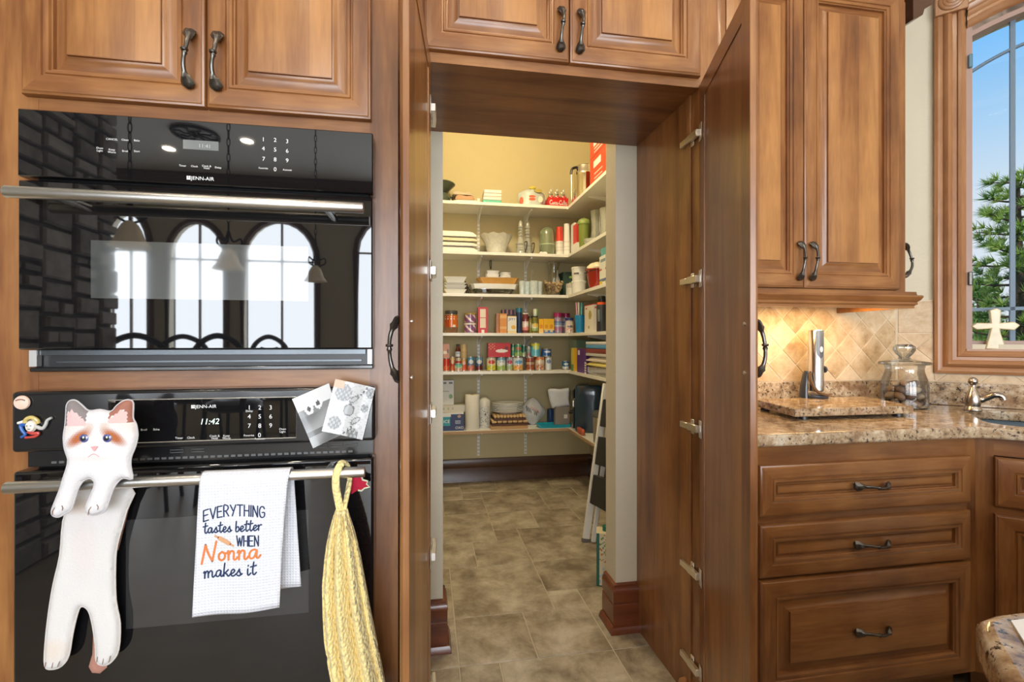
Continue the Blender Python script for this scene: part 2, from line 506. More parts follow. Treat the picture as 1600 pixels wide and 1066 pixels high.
WHITE = mat('white_laminate', (0.82, 0.81, 0.77), 0.35, var=0.02)
WHITE_MET = mat('white_enamelled_metal', (0.80, 0.80, 0.78), 0.35, var=0.02)
RAW = mat('chipboard_edge', (0.42, 0.28, 0.16), 0.7, var=0.15, scale=80)
BLACK = mat('black_plastic', (0.012, 0.012, 0.013), 0.35, var=0.1)
BLACKGL = mat('black_oven_glass', (0.006, 0.006, 0.007), 0.02, var=0.02, spec=1.0)
BLACKEN = mat('black_enamel', (0.012, 0.012, 0.013), 0.16, var=0.05, spec=0.8)
DARKGL = mat('dark_oven_window', (0.030, 0.030, 0.031), 0.03, var=0.03, spec=1.0, coat=0.3)
GREYGL = mat('grey_tinted_oven_window', (0.05, 0.055, 0.055), 0.03, var=0.03, spec=1.0, coat=1.0)
STEEL = mat('brushed_steel', (0.72, 0.71, 0.69), 0.34, 1.0, var=0.05, scale=30)
CHROME = mat('nickel_plate', (0.86, 0.82, 0.76), 0.32, 1.0, var=0.04)
BRONZE = mat('dark_bronze', (0.13, 0.12, 0.11), 0.28, 0.9, var=0.25, scale=40)
IRON = mat('wrought_iron', (0.02, 0.018, 0.016), 0.5, 0.6, var=0.2)
INK = mat('white_print', (0.78, 0.78, 0.78), 0.5, var=0.02)
INK_DIM = mat('grey_print', (0.40, 0.40, 0.40), 0.5, var=0.02)
LED = mat('lit_display_digits', (0.75, 0.95, 0.9), 0.5, emit=0.6, var=0.0)
def glass(name, col=(1, 1, 1), rough=0.0, ior=1.45, weight=1.0, alpha=None):
    m, n, l, b = new_mat(name)
    b.inputs['Base Color'].default_value = tuple(col) + (1,)
    b.inputs['Transmission Weight'].default_value = weight
    b.inputs['Roughness'].default_value = rough; b.inputs['IOR'].default_value = ior
    return m
def thin_glass(name, tint=(0.95, 0.97, 0.97), refl=0.12, gain=0.75):
    """clear walls: mostly see-through, some gloss"""
    m, n, l, b = new_mat(name)
    out = n['Material Output']
    tr = n.new('ShaderNodeBsdfTransparent'); tr.inputs[0].default_value = tuple(tint) + (1,)
    gl = n.new('ShaderNodeBsdfGlossy'); gl.inputs['Roughness'].default_value = 0.03
    fr = n.new('ShaderNodeLayerWeight'); fr.inputs['Blend'].default_value = 0.35
    mm = n.new('ShaderNodeMath'); mm.operation = 'MULTIPLY_ADD'; mm.inputs[1].default_value = gain; mm.inputs[2].default_value = refl * 0.4
    l.new(fr.outputs['Fresnel'], mm.inputs[0])
    mx = n.new('ShaderNodeMixShader')
    l.new(mm.outputs[0], mx.inputs[0]); l.new(tr.outputs[0], mx.inputs[1]); l.new(gl.outputs[0], mx.inputs[2])
    l.new(mx.outputs[0], out.inputs[0])
    n.remove(b)
    return m
CLEAR = thin_glass('clear_glass')
PRESSED = thin_glass('pressed_glass', (0.90, 0.92, 0.90), 0.35)
GREENGL = thin_glass('green_glass', (0.62, 0.74, 0.60), 0.25)
PANE = thin_glass('window_glass', (0.97, 0.98, 0.98), 0.0, 0.004)
def print_mat(name='printed_label', rough=0.4, metal=0.0, coat=0.0, bump=0.0):
    m, n, l, b = new_mat(name)
    a = n.new('ShaderNodeVertexColor'); a.layer_name = 'Col'
    l.new(a.outputs['Color'], b.inputs['Base Color'])
    b.inputs['Roughness'].default_value = rough
    if coat: b.inputs['Coat Weight'].default_value = coat
    if bump:
        tc = n.new('ShaderNodeTexCoord'); nz = n.new('ShaderNodeTexNoise'); nz.inputs['Scale'].default_value = 320
        bp = n.new('ShaderNodeBump'); bp.inputs['Strength'].default_value = bump; bp.inputs['Distance'].default_value = 0.003
        l.new(tc.outputs['Object'], nz.inputs['Vector']); l.new(nz.outputs['Fac'], bp.inputs['Height']); l.new(bp.outputs[0], b.inputs['Normal'])
    return m
PRINT = print_mat()
PRINT_GLOSS = print_mat('glossy_print', 0.2, coat=0.3)
FUR = print_mat('printed_plush', 0.85, bump=0.3)

# ================================================================== the setting
YW, YB = 1.89, 4.12            # kitchen wall face, pantry back wall face
XC = ax(1398, YW)              # corner where the wall turns 45 degrees
PX1 = 1.50                     # pantry right wall
OX0, OX1 = ax(692, YW), ax(962, YW)   # drywall opening
RW = 3.36
DL = (RW - XC) / 0.70711
DIAG = -PI / 4

def plate(outer, holes, d0, d1, axis='z'):
    """flat plate with holes; outline in the other two axes"""
    bm = bmesh.new()
    def q(p, d):
        return {'y': (p[0], d, p[1]), 'z': (p[0], p[1], d), 'x': (d, p[0], p[1])}[axis]
    es = []
    for loop in [outer] + holes:
        vs = [bm.verts.new(q(p, d0)) for p in loop]
        es += [bm.edges.new((vs[i], vs[(i + 1) % len(vs)])) for i in range(len(vs))]
    r = bmesh.ops.triangle_fill(bm, edges=es, use_beauty=True)
    fs = [g for g in r['geom'] if isinstance(g, bmesh.types.BMFace)]
    ext = bmesh.ops.extrude_face_region(bm, geom=fs)
    dv = Vector(q((0, 0), d1 - d0))
    bmesh.ops.translate(bm, vec=dv, verts=[g for g in ext['geom'] if isinstance(g, bmesh.types.BMVert)])
    bm.verts.index_update()
    mb = MB(); mb.add([tuple(v.co) for v in bm.verts], [tuple(v.index for v in f.verts) for f in bm.faces])
    bm.free()
    return mb
def arch_pts(a, b, s, sp, tp, n=12):
    """rectangle with an arched head"""
    m, hw = (a + b) / 2, (b - a) / 2
    pts = [(a, s), (b, s), (b, sp)]
    for i in range(1, n):
        t = PI * i / n
        pts.append((m + hw * math.cos(t), sp + (tp - sp) * math.sin(t)))
    pts.append((a, sp))
    return pts

# --- floors
struct(box('floor', mat('kitchen_floor', (0.30, 0.24, 0.165), 0.35, var=0.25, scale=6), -4.6, RW, ROOM['y0'] - 0.1, 1.20, -0.12, -0.001))
for a_, b_ in ((-4.6, -0.62), (1.62, RW)):
    struct(box('floor', bpy.data.materials['kitchen_floor'], a_, b_, 1.20, YW + 0.1, -0.12, -0.001))
pf = struct(box('floor_pantry', GROUT, -0.62, 1.62, 1.20, YB + 0.1, -0.12, -0.0035))
TM, TX0, TY0 = 0.1558, 0.123, 1.776
tiles = [(0, 2, 3, 5), (0, 0, 2, 2), (2, 0, 4, 2), (3, 2, 4, 3), (3, 3, 6, 5), (4, 0, 6, 3), (1, -3, 4, 0), (0, -1, 1, 0), (4, -2, 6, 0),
         (1, 5, 3, 7), (-1, 5, 1, 7), (2, 7, 3, 8), (3, 5, 6, 8), (-1, 7, 2, 10), (2, 8, 4, 10), (4, 8, 6, 10), (5, 10, 6, 11), (2, 10, 5, 13),
         (0, 10, 2, 12), (1, 12, 2, 13), (1, 13, 3, 15), (5, 11, 7, 13), (6, 8, 9, 11), (-1, 12, 1, 14), (3, 13, 6, 15), (6, 13, 8, 15),
         (7, 11, 9, 13), (-2, 2, 0, 4), (-2, 0, 0, 2), (-1, 4, 0, 5)]
used = set()
for (a, b, c, d) in tiles:
    for i in range(a, c):
        for j in range(b, d): used.add((i, j))
for j in range(-4, 16):
    for i in range(-4, 10):
        if (i, j) in used: continue
        for (w, h) in ((2, 2), (2, 1), (1, 2), (1, 1)):
            cells = [(i + p, j + q) for p in range(w) for q in range(h)]
            if all(c not in used and c[0] < 10 and c[1] < 16 for c in cells):
                used.update(cells); tiles.append((i, j, i + w, j + h)); break
tile_mesh = {}
for (a, b, c, d) in tiles:
    x0, x1 = max(TX0 + a * TM, -0.61) + 0.002, min(TX0 + c * TM, 1.60) - 0.002
    y0, y1 = max(TY0 + b * TM, 1.20) + 0.002, min(TY0 + d * TM, YB + 0.05) - 0.002
    if x1 - x0 < 0.02 or y1 - y0 < 0.02: continue
    key = (round(x1 - x0, 3), round(y1 - y0, 3))
    if key not in tile_mesh:
        w, h = x1 - x0, y1 - y0
        o = MB().box(0, w, 0, h, -0.012, 0).obj('tile', FLOOR_T, smooth=False)
        bm = bmesh.new(); bm.from_mesh(o.data)
        bmesh.ops.bevel(bm, geom=[e for e in bm.edges if all(v.co.z > -0.001 for v in e.verts)], offset=0.0025, segments=1, affect='EDGES')
        bm.to_mesh(o.data); bm.free(); tile_mesh[key] = o.data
    else:
        o = bpy.data.objects.new('tile', tile_mesh[key]); COL.objects.link(o)
    o.parent = pf; o.location = (x0, y0, random.uniform(-0.0006, 0.0002))

# --- walls
CH = ROOM['z1']
mb = MB()
mb.box(-4.7, OX0, YW, YW + 0.11, 0, CH).box(OX1, XC, YW, YW + 0.11, 0, CH).box(OX0, OX1, YW, YW + 0.11, 2.45, CH)
wall_back = struct(mb.obj('wall_back', PAINT, smooth=False))
struct(box('wall_pantry_back', PANTRY_P, -0.75, PX1 + 0.12, YB, YB + 0.1, -0.02, 3.3))
struct(box('wall_pantry_right', PANTRY_P, PX1, PX1 + 0.1, YW + 0.11, YB, -0.02, 3.3))
struct(box('wall_pantry_left', PANTRY_P, -0.72, -0.62, YW + 0.11, YB, -0.02, 3.3))
struct(box('ceiling_pantry', CEIL, -0.72, PX1 + 0.1, YW + 0.11, YB + 0.1, 3.3, 3.4))
struct(box('ceiling', CEIL, -4.7, RW + 0.1, ROOM['y0'] - 0.1, YW + 0.11, CH, CH + 0.1))
struct(box('wall_right', PAINT, RW, RW + 0.1, ROOM['y0'], YW - (RW - XC), 0, CH))
struct(box('wall_left', PAINT, -4.7, -4.6, ROOM['y0'], YW, 0, CH))
# wall behind the camera with its arched windows
ro = [(-4.7, 0), (RW + 0.1, 0), (RW + 0.1, CH), (-4.7, CH)]
struct(plate(ro, [arch_pts(*w) for w in REAR_WIN], ROOM['y0'] - 0.15, ROOM['y0'], 'y').obj('wall_rear', PAINT, smooth=False))
DARKTRIM = mat('dark_window_trim', (0.11, 0.05, 0.022), 0.4, var=0.15)
for k, wv in enumerate(REAR_WIN):
    a, b, s, sp, tp = wv
    w = struct_empty('window_%d' % (k + 2), ((a + b) / 2, ROOM['y0'], s))
    cx = (a + b) / 2
    pts = arch_pts(a, b, s, sp, tp)
    path = [(p[0] - cx, 0.015, p[1] - s) for p in pts]
    MB().tube(path, 0.045, 6, closed=True).obj('window_casing', DARKTRIM, w)
    m2 = MB()
    m2.box(-0.012, 0.012, -0.09, -0.06, 0, tp - s)
    m2.box(a - cx, b - cx, -0.09, -0.06, sp - s - 0.012, sp - s + 0.012)
    m2.box(a - cx, b - cx, -0.09, -0.06, 0.62, 0.645)
    m2.obj('muntin', DARKTRIM, w, smooth=False)
# crown along the rear wall and left wall
mb = MB()
prof = [(0, 0), (0, -0.22), (0.03, -0.22), (0.05, -0.15), (0.12, -0.06), (0.16, -0.04), (0.16, 0)]
mb.prism([(ROOM['y0'] + p[0], CH + p[1]) for p in prof], -4.6, RW, 'x')
mb.prism([(-4.6 + p[0], CH + p[1]) for p in prof], ROOM['y0'], 1.8, 'y')
struct(mb.obj('trim_1', DARKTRIM, smooth=False))

# grey stone pier left of the camera, seen in the oven glass
SX, SY0, SY1 = -2.2, -1.32, 0.20
pier = struct(box('wall_stone', MORTAR, SX - 0.35, SX, SY0, SY1, 0, CH))
def split(rect, out):
    x0, x1, y0, y1 = rect; w, h = x1 - x0, y1 - y0
    if w > 0.34 or (w > 0.2 and w > h * 2.6 and random.random() < 0.8):
        t = x0 + w * random.uniform(0.38, 0.62); split((x0, t, y0, y1), out); split((t, x1, y0, y1), out)
    elif h > 0.19 or (h > 0.13 and random.random() < 0.4):
        t = y0 + h * random.uniform(0.38, 0.62); split((x0, x1, y0, t), out); split((x0, x1, t, y1), out)
    else: out.append(rect)
rects = []
split((SY0, SY1, 0, CH), rects)
for (a, b, c, d) in rects:
    g = 0.007; dp = random.uniform(0.03, 0.06)
    j = lambda: random.uniform(0, 0.010)
    a2, b2, c2, d2 = a + g, b - g, c + g, d - g
    q = [(a2 + j(), c2 + j()), (b2 - j(), c2 + j()), (b2 - j(), d2 - j()), (a2 + j(), d2 - j())]
    cy, cz = (a + b) / 2, (c + d) / 2
    in_ = [((y - cy) * 0.86 + cy, (z - cz) * 0.84 + cz) for y, z in q]
    m = MB(); m.add([(-0.01, y - cy, z - cz) for y, z in q] + [(dp * 0.75, y - cy, z - cz) for y, z in q] + [(dp, y - cy, z - cz) for y, z in in_],
                    [(3, 2, 1, 0), (8, 9, 10, 11)] + [(i, (i + 1) % 4, 4 + (i + 1) % 4, 4 + i) for i in range(4)] + [(4 + i, 4 + (i + 1) % 4, 8 + (i + 1) % 4, 8 + i) for i in range(4)])
    m.obj('stone', STONE, pier, loc=(SX, cy, cz), smooth=False)

# --- diagonal wall with the window over the sink
WS0, WS1, WZ0, WZ1 = 0.262, 0.82, 1.235, 2.64      # hole in the wall
WMID = (WS0 + WS1) / 2
def wrise(s, z, rise=0.055, half=None):
    h = half or (WS1 - WS0) / 2
    return z + rise * (1 - ((s - WMID) / h) ** 2)
def head(a, b, z, rise, n=14):
    return [(b + (a - b) * i / n, wrise(b + (a - b) * i / n, z, rise, (b - a) / 2)) for i in range(n + 1)]
hole = [(WS0, WZ0), (WS1, WZ0)] + head(WS0, WS1, WZ1, 0.055)
ND = (XC, YW, 0)
struct(plate([(-0.03, 0), (DL, 0), (DL, CH), (-0.03, CH)], [hole], 0, 0.13, 'y').obj('wall_diagonal', PAINT, loc=ND, rot=(0, 0, DIAG), smooth=False))
win = struct_empty('window_1', ND); win.rotation_euler = (0, 0, DIAG)
# casing: stepped oak boards
T0, T1 = 0.138, 0.248                # casing outer and inner edge
E0, E1 = 2 * WMID - T0, 2 * WMID - T1
prof = [(0, 0), (0, -0.020), (0.012, -0.024), (0.024, -0.020), (0.030, -0.016), (0.036, -0.024), (0.046, -0.028), (0.056, -0.022), (0.062, -0.014),
        (0.076, -0.014), (0.080, -0.020), (0.090, -0.022), (0.098, -0.016), (0.106, -0.010), (0.110, 0.0)]
def casing(name, p0, p1, inward, mats, trim0=0.0, trim1=0.0):
    """p0-p1 = outer edge in (s, z); inward = unit vector to the glass; trims mitre the ends"""
    d = Vector((p1[0] - p0[0], p1[1] - p0[1])); L = d.length; d /= L
    vs, fs = [], []
    for (q, y) in prof:
        a = Vector(p0) + Vector(inward) * q + d * (q * trim0); b = Vector(p1) + Vector(inward) * q - d * (q * trim1)
        vs += [(a.x, y, a.y), (b.x, y, b.y)]
    for i in range(len(prof) - 1): fs.append((2 * i, 2 * i + 1, 2 * i + 3, 2 * i + 2))
    n = len(prof)
    fs += [tuple(2 * i for i in range(n)), tuple(2 * i + 1 for i in range(n - 1, -1, -1))]
    m = MB(); m.add(vs, fs)
    return m.obj(name, mats, win)
ZB = 1.102; ZR = 2.738
casing('casing_left', (T0, ZB), (T0, ZR), (1, 0), OAK['v'], 1, 0)
casing('casing_right', (E0, ZB), (E0, ZR), (-1, 0), OAK['v'], 1, 0)
casing('casing_bottom', (T0, ZB), (E0, ZB), (0, 1), OAK['h'], 1, 1)
for sx in (T0, E0 - 0.112):
    m = MB().box(sx, sx + 0.112, -0.034, 0, ZR, ZR + 0.125)
    for (r, y) in ((0.046, -0.040), (0.034, -0.044), (0.022, -0.048), (0.010, -0.052)):
        m.lathe([(r, 0), (r, 0.012), (r - 0.006, 0.016)], 24, M=Matrix.Translation((sx + 0.056, -0.026 if r > .04 else y + 0.014, ZR + 0.055)) @ Matrix.Rotation(PI / 2, 4, 'X'))
    m.obj('rosette_block', OAK['v'], win, bevel=0.003)
# arched head casing
vs, fs = [], []
N = 16
for i in range(N + 1):
    s = T1 + (E1 - T1) * i / N
    for (q, y) in prof:
        vs.append((s, y, wrise(s, WZ1 + 0.02 + 0.110 - q, 0.055)))
n = len(prof)
for i in range(N):
    for k in range(n - 1): fs.append((i * n + k, i * n + k + 1, (i + 1) * n + k + 1, (i + 1) * n + k))
m = MB(); m.add(vs, fs); m.obj('casing_head', OAK['h'], win)
# jamb and sash
SASH = mat('mauve_grey_sash', (0.36, 0.24, 0.20), 0.45, var=0.05)
MUNT = mat('blue_grey_muntin', (0.13, 0.19, 0.26), 0.45, var=0.03)
m = MB()
m.box(T1 - 0.004, WS0 + 0.004, -0.004, 0.06, WZ0 - 0.02, WZ1 + 0.02).box(E1 + 0.004, WS1 - 0.004, -0.004, 0.06, WZ0 - 0.02, WZ1 + 0.02)
m.box(T1 - 0.004, E1 + 0.004, 0.030, 0.10, 1.205, WZ0 + 0.016)
N = 14
for i in range(N):
    a, b = WS0 + (WS1 - WS0) * i / N, WS0 + (WS1 - WS0) * (i + 1) / N
    za, zb = wrise(a, WZ1), wrise(b, WZ1)
    m.add([(a, 0.0, za - 0.022), (b, 0.0, zb - 0.022), (b, 0.0, zb + 0.03), (a, 0.0, za + 0.03), (a, 0.06, za - 0.022), (b, 0.06, zb - 0.022), (b, 0.06, zb + 0.03), (a, 0.06, za + 0.03)],
          [(0, 1, 2, 3), (4, 5, 6, 7), (0, 1, 5, 4), (3, 2, 6, 7)])
m.obj('sash', SASH, win, smooth=False)
MB().box(T1 - 0.002, E1 + 0.002, -0.012, 0.032, 1.198, 1.2135).obj('sill', OAK['h'], win, smooth=False)
PW = (WS1 - WS0) / 4
for k in range(1, 4):
    x = WS0 + PW * k
    MB().box(x - 0.008, x + 0.008, 0.045, 0.062, WZ0, wrise(x, WZ1)).obj('muntin', MUNT, win, smooth=False)
MB().box(WS0, WS1, 0.045, 0.062, 1.385, 1.400).obj('muntin', MUNT, win, smooth=False)
m = MB()
m.tube([(WS0 + (WS1 - WS0) * i / 20, 0.053, wrise(WS0 + (WS1 - WS0) * i / 20, WZ1 - 0.165, 0.085)) for i in range(21)], 0.008, 6)
m.obj('muntin', MUNT, win)
for k in range(4):
    for (z0, z1) in ((WZ0, 1.39), (1.39, 2.50)):
        MB().box(WS0 + PW * k + 0.008, WS0 + PW * (k + 1) - 0.008, 0.052, 0.055, z0 + 0.004, z1 - 0.008).obj('pane', PANE, win, smooth=False)
for z in (2.475, 1.50):
    tag(MB().box(T1 + 0.004, T1 + 0.018, -0.016, 0.004, z, z + 0.06).obj('sash_lock', BRONZE if z < 2 else mat('blue_grey_latch', (0.10, 0.20, 0.27), 0.4), win, bevel=0.003), 'dark sash lock')
# --- baseboards: stepped cherry at the opening, dark oak in the pantry
def baseboard(name, pts, mat_, prof, closed_ends=True):
    """profile (out, z) swept along a polyline on the floor; out points to the left of travel"""
    n = len(prof); P = [Vector(p) for p in pts]; vs, fs = [], []
    for i, p in enumerate(P):
        ds = []
        if i > 0: ds.append((P[i] - P[i - 1]).normalized())
        if i < len(P) - 1: ds.append((P[i + 1] - P[i]).normalized())
        ns = [Vector((-d.y, d.x)) for d in ds]
        nn = ns[0] if len(ns) == 1 else (ns[0] + ns[1]) / (1 + ns[0].dot(ns[1]))
        for (o, z) in prof: vs.append((p.x + nn.x * o, p.y + nn.y * o, z))
    for i in range(len(P) - 1):
        for k in range(n - 1): fs.append((i * n + k, (i + 1) * n + k, (i + 1) * n + k + 1, i * n + k + 1))
    fs += [tuple(range(n)), tuple((len(P) - 1) * n + k for k in range(n))]
    m = MB(); m.add(vs, fs)
    return struct(m.obj(name, mat_))
bp1 = [(0, 0), (0.034, 0.0), (0.034, 0.008), (0.026, 0.026), (0.018, 0.030), (0.018, 0.115), (0.015, 0.118), (0.015, 0.124), (0.018, 0.128), (0.018, 0.165), (0.020, 0.172), (0.016, 0.186), (0.012, 0.190), (0.012, 0.200), (0, 0.205)]
baseboard('baseboard_right', [(OX1, YW + 0.11), (OX1, YW), (0.901, YW)], BASEW, [(-a, z) for a, z in bp1])
baseboard('baseboard_left', [(0.0, YW), (OX0, YW), (OX0, YW + 0.11)], BASEW, [(-a, z) for a, z in bp1])
bp2 = [(0, 0), (0.030, 0), (0.028, 0.012), (0.018, 0.03), (0.018, 0.12), (0.015, 0.123), (0.018, 0.128), (0.018, 0.18), (0.010, 0.198), (0, 0.2)]
baseboard('baseboard_pantry', [(-0.6, YB), (PX1, YB), (PX1, 2.1)], DARKW, [(-a, z) for a, z in bp2])

# ================================================================== cabinet builders
def pieces(name, mat_, parent, boxes, move=True, bevel=0.0):
    for b in boxes:
        o = MB().box(*b).obj(name, mat_, parent, smooth=bevel > 0, bevel=bevel)
        if move: o.location = -Vector(parent.location)
    return o
def raised_door(parent, x, y, z, w, h, name='door', fr=0.042, panel='p', rz=0.0, bev=0.030, field=True):
    m = MB()
    R = [(0, 0), (0, -0.013), (0.0015, -0.016), (0.005, -0.0175), (0.007, -0.0205), (0.011, -0.0215), (fr, -0.0215), (fr + 0.002, -0.0175), (fr + 0.006, -0.0165), (fr + 0.008, -0.0195),
         (fr + 0.014, -0.0190), (fr + 0.0165, -0.0140), (fr + 0.019, -0.0130), (fr + 0.020, -0.004), (fr + 0.024, -0.004)]
    m.rings(w, h, R, 0, 1)
    m.add([(0, 0, 0), (w, 0, 0), (w, 0, h), (0, 0, h)], [(0, 1, 2, 3)], 0)
    d = m.obj(name, [W['v'], W['h']], parent, (x, y, z), (0, 0, rz))
    q = fr + 0.0205
    m = MB()
    P = [(0, -0.0015), (0, -0.0035), (bev * 0.22, -0.0042), (bev * 0.5, -0.0066), (bev * 0.78, -0.0112), (bev * 0.95, -0.0150), (bev, -0.0152), (bev + 0.0003, -0.0210), (bev + 0.002, -0.0216)]
    if not field: P = P[:2] + [(0.006, -0.0045), (0.009, -0.0095), (0.013, -0.0105)]
    m.rings(w - 2 * q, h - 2 * q, P, 0, 1, close=2)
    m.obj('raised_panel', [W['v'], W['h'], W[panel]], d, (q, 0, q))
    return d
def pull(parent, x, y, z, L=0.13, horiz=False, out=0.030, name='handle', m_=None):
    """bow pull with fluted shell ends, upright along z unless horizontal"""
    N = 28; path, rad, flat, sc = [], [], [], []
    for i in range(N + 1):
        t = -1 + 2 * i / N; a = abs(t)
        path.append((0.004 * math.sin(PI * t), -0.004 - (out - 0.004) * (1 - a ** 2.4), t * L / 2))
        if a > 0.97: r = 0.0075
        elif a > 0.6: r = 0.0042 + 0.0068 * math.sin(PI * (1 - (a - 0.6) / 0.40 * 0.85) ) ** 1.0 * 0 + 0.0095 * math.sin((a - 0.6) / 0.37 * PI * 0.62)
        else: r = 0.0046 - 0.0004 * math.cos(a * PI / 0.6) + (0.0022 if a < 0.06 else 0.0)
        rad.append(r); flat.append(0.55 if a > 0.72 else 0.95); sc.append(0.10 if a > 0.62 else 0.0)
    M = Matrix.Rotation(PI / 2, 4, 'Y') if horiz else None
    m = MB().tube(path, rad, 16, flat=flat, scal=sc)
    if not horiz: m.lathe([(0.007, -0.003), (0.0085, 0), (0.007, 0.003)], 12, M=Matrix.Translation((0, -out, L * 0.06)))
    o = m.obj(name, m_ or BRONZE, parent, (x, y, z), (0, PI / 2, 0) if horiz else (0, 0, 0))
    return tag(o, 'dark bronze bow pull with shell ends')

# ================================================================== oven cabinet
OVY = 1.215                                   # face frame
GX0, GX1 = -0.887, -0.131                     # oven front edges
cab = thing('oven_cabinet', 'tall brown wooden cabinet that houses the two black ovens', 'cabinet', (-0.51, OVY, 0))
def rel(o, M=None):                            # keep world coordinates under a moved parent
    p = o.parent
    o.location = Vector(o.location) - Vector(p.location)
    return o
CX0, CX1 = -0.955, -0.073
CT = CH - 0.3
pieces('stile', W['v'], cab, [(CX0, GX0 + 0.012, OVY, OVY + 0.02, 0, CT), (GX1 - 0.012, CX1, OVY, OVY + 0.02, 0, CT)])
pieces('rail', W['h'], cab, [(GX0 + 0.012, GX1 - 0.012, OVY + 0.0005, OVY + 0.02, a, b) for a, b in ((1.745, 1.83), (1.118, 1.198), (0.0, 0.36), (2.62, CT))])
pieces('side_panel', W['v'], cab, [(CX1 - 0.018, CX1, OVY + 0.02, YW - 0.001, 0, CT), (CX0, CX0 + 0.018, OVY + 0.02, YW - 0.001, 0, CT)])
pieces('shelf_board', W['h'], cab, [(CX0 + .018, CX1 - .018, OVY + 0.02, YW - 0.001, a, a + 0.018) for a in (1.80, CT - 0.018)])
for (x0, x1, hx) in ((-0.898, -0.520, -1), (-0.516, -0.139, 1)):
    d = rel(raised_door(cab, x0, OVY, 1.806, x1 - x0, 0.80))
    pull(d, (x1 - x0 - 0.028) if hx < 0 else 0.028, -0.0215, 0.105, 0.135)

# ================================================================== pantry cabinet (walk-through)
PY = 1.42
pc = thing('pantry_cabinet', 'walk-through wooden cabinet with tall doors standing open on the pantry', 'cabinet', (0.45, PY, 0))
SZ = 2.098
rel(MB().box(0.901, 0.919, PY + 0.02, YW - 0.002, 0, CH - 0.3).obj('side_panel', W['v'], pc, smooth=False))
rel(MB().box(-0.018, 0.0, PY + 0.02, YW - 0.002, 0, CH - 0.3).obj('side_panel', W['v'], pc, smooth=False))
rel(MB().box(0.0, 0.901, PY + 0.02, YW - 0.002, SZ, SZ + 0.018).obj('soffit', W['h'], pc, smooth=False))
rel(MB().box(0.901, 0.967, PY, PY + 0.02, 0, CH - 0.3).obj('stile', W['v'], pc, smooth=False))
rel(MB().box(-0.072, 0.0, PY, PY + 0.02, 0, CH - 0.3).obj('stile', W['v'], pc, smooth=False))
pieces('rail', W['h'], pc, [(0.0, 0.901, PY, PY + 0.02, SZ, 2.16), (0.0, 0.901, PY, PY + 0.02, CH - 0.45, CH - 0.3)])
rel(MB().box(0.894, 0.901, PY + 0.045, PY + 0.07, 0, SZ).obj('batten', W['v'], pc, smooth=False, bevel=0.002))
rel(MB().prism([(0.862, 0), (0.901, 0), (0.901, 0.062), (0.880, 0.058)], PY - 0.005, PY + 0.09, 'y').obj('toe_block', OAK['v'], pc, smooth=False))
for (x0, x1, hx) in ((-0.008, 0.4425, -1), (0.4455, 0.896, 1)):
    d = rel(raised_door(pc, x0, PY, 2.128, x1 - x0, 0.90, fr=0.050, bev=0.034))
    pull(d, (x1 - x0 - 0.030) if hx < 0 else 0.030, -0.0215, 0.095, 0.135)
def hinge(side):
    """drawn in room coordinates relative to the hinge line, for the door standing open"""
    a = math.radians(71.8 if side < 0 else -96)
    dd = Vector((side * math.cos(a), side * math.sin(a), 0)); nn_ = Vector((-math.sin(a), math.cos(a), 0))
    m = MB()
    def slab(p, q, t, w, h):
        d = (q - p); e = d.normalized(); f = Vector((-e.y, e.x, 0)) * (t / 2); up = Vector((0, 0, h / 2))
        P = [p + f - up, p - f - up, q - f - up, q + f - up, p + f + up, p - f + up, q - f + up, q + f + up]
        m.add([tuple(x) for x in P], [(3, 2, 1, 0), (4, 5, 6, 7), (0, 1, 5, 4), (1, 2, 6, 5), (2, 3, 7, 6), (3, 0, 4, 7)])
    c0 = dd * 0.006 + nn_ * 0.0025; slab(c0, c0 + dd * 0.030, 0.003, 0, 0.058)          # plate on the door
    c1 = dd * 0.018 + nn_ * 0.010; p1 = Vector((side * 0.012, 0.045, 0)); p2 = Vector((side * 0.010, 0.095, 0))
    slab(c1, p1, 0.013, 0, 0.024); slab(p1 - Vector((0, 0.004, 0)), p2, 0.013, 0, 0.020)  # arm
    slab(Vector((side * 0.0025, 0.028, 0)), Vector((side * 0.0025, 0.062, 0)), 0.004, 0, 0.050)  # mounting plate
    R_ = Matrix.Rotation(-a, 3, 'Z'); m.v = [tuple(R_ @ Vector(v)) for v in m.v]
    return m
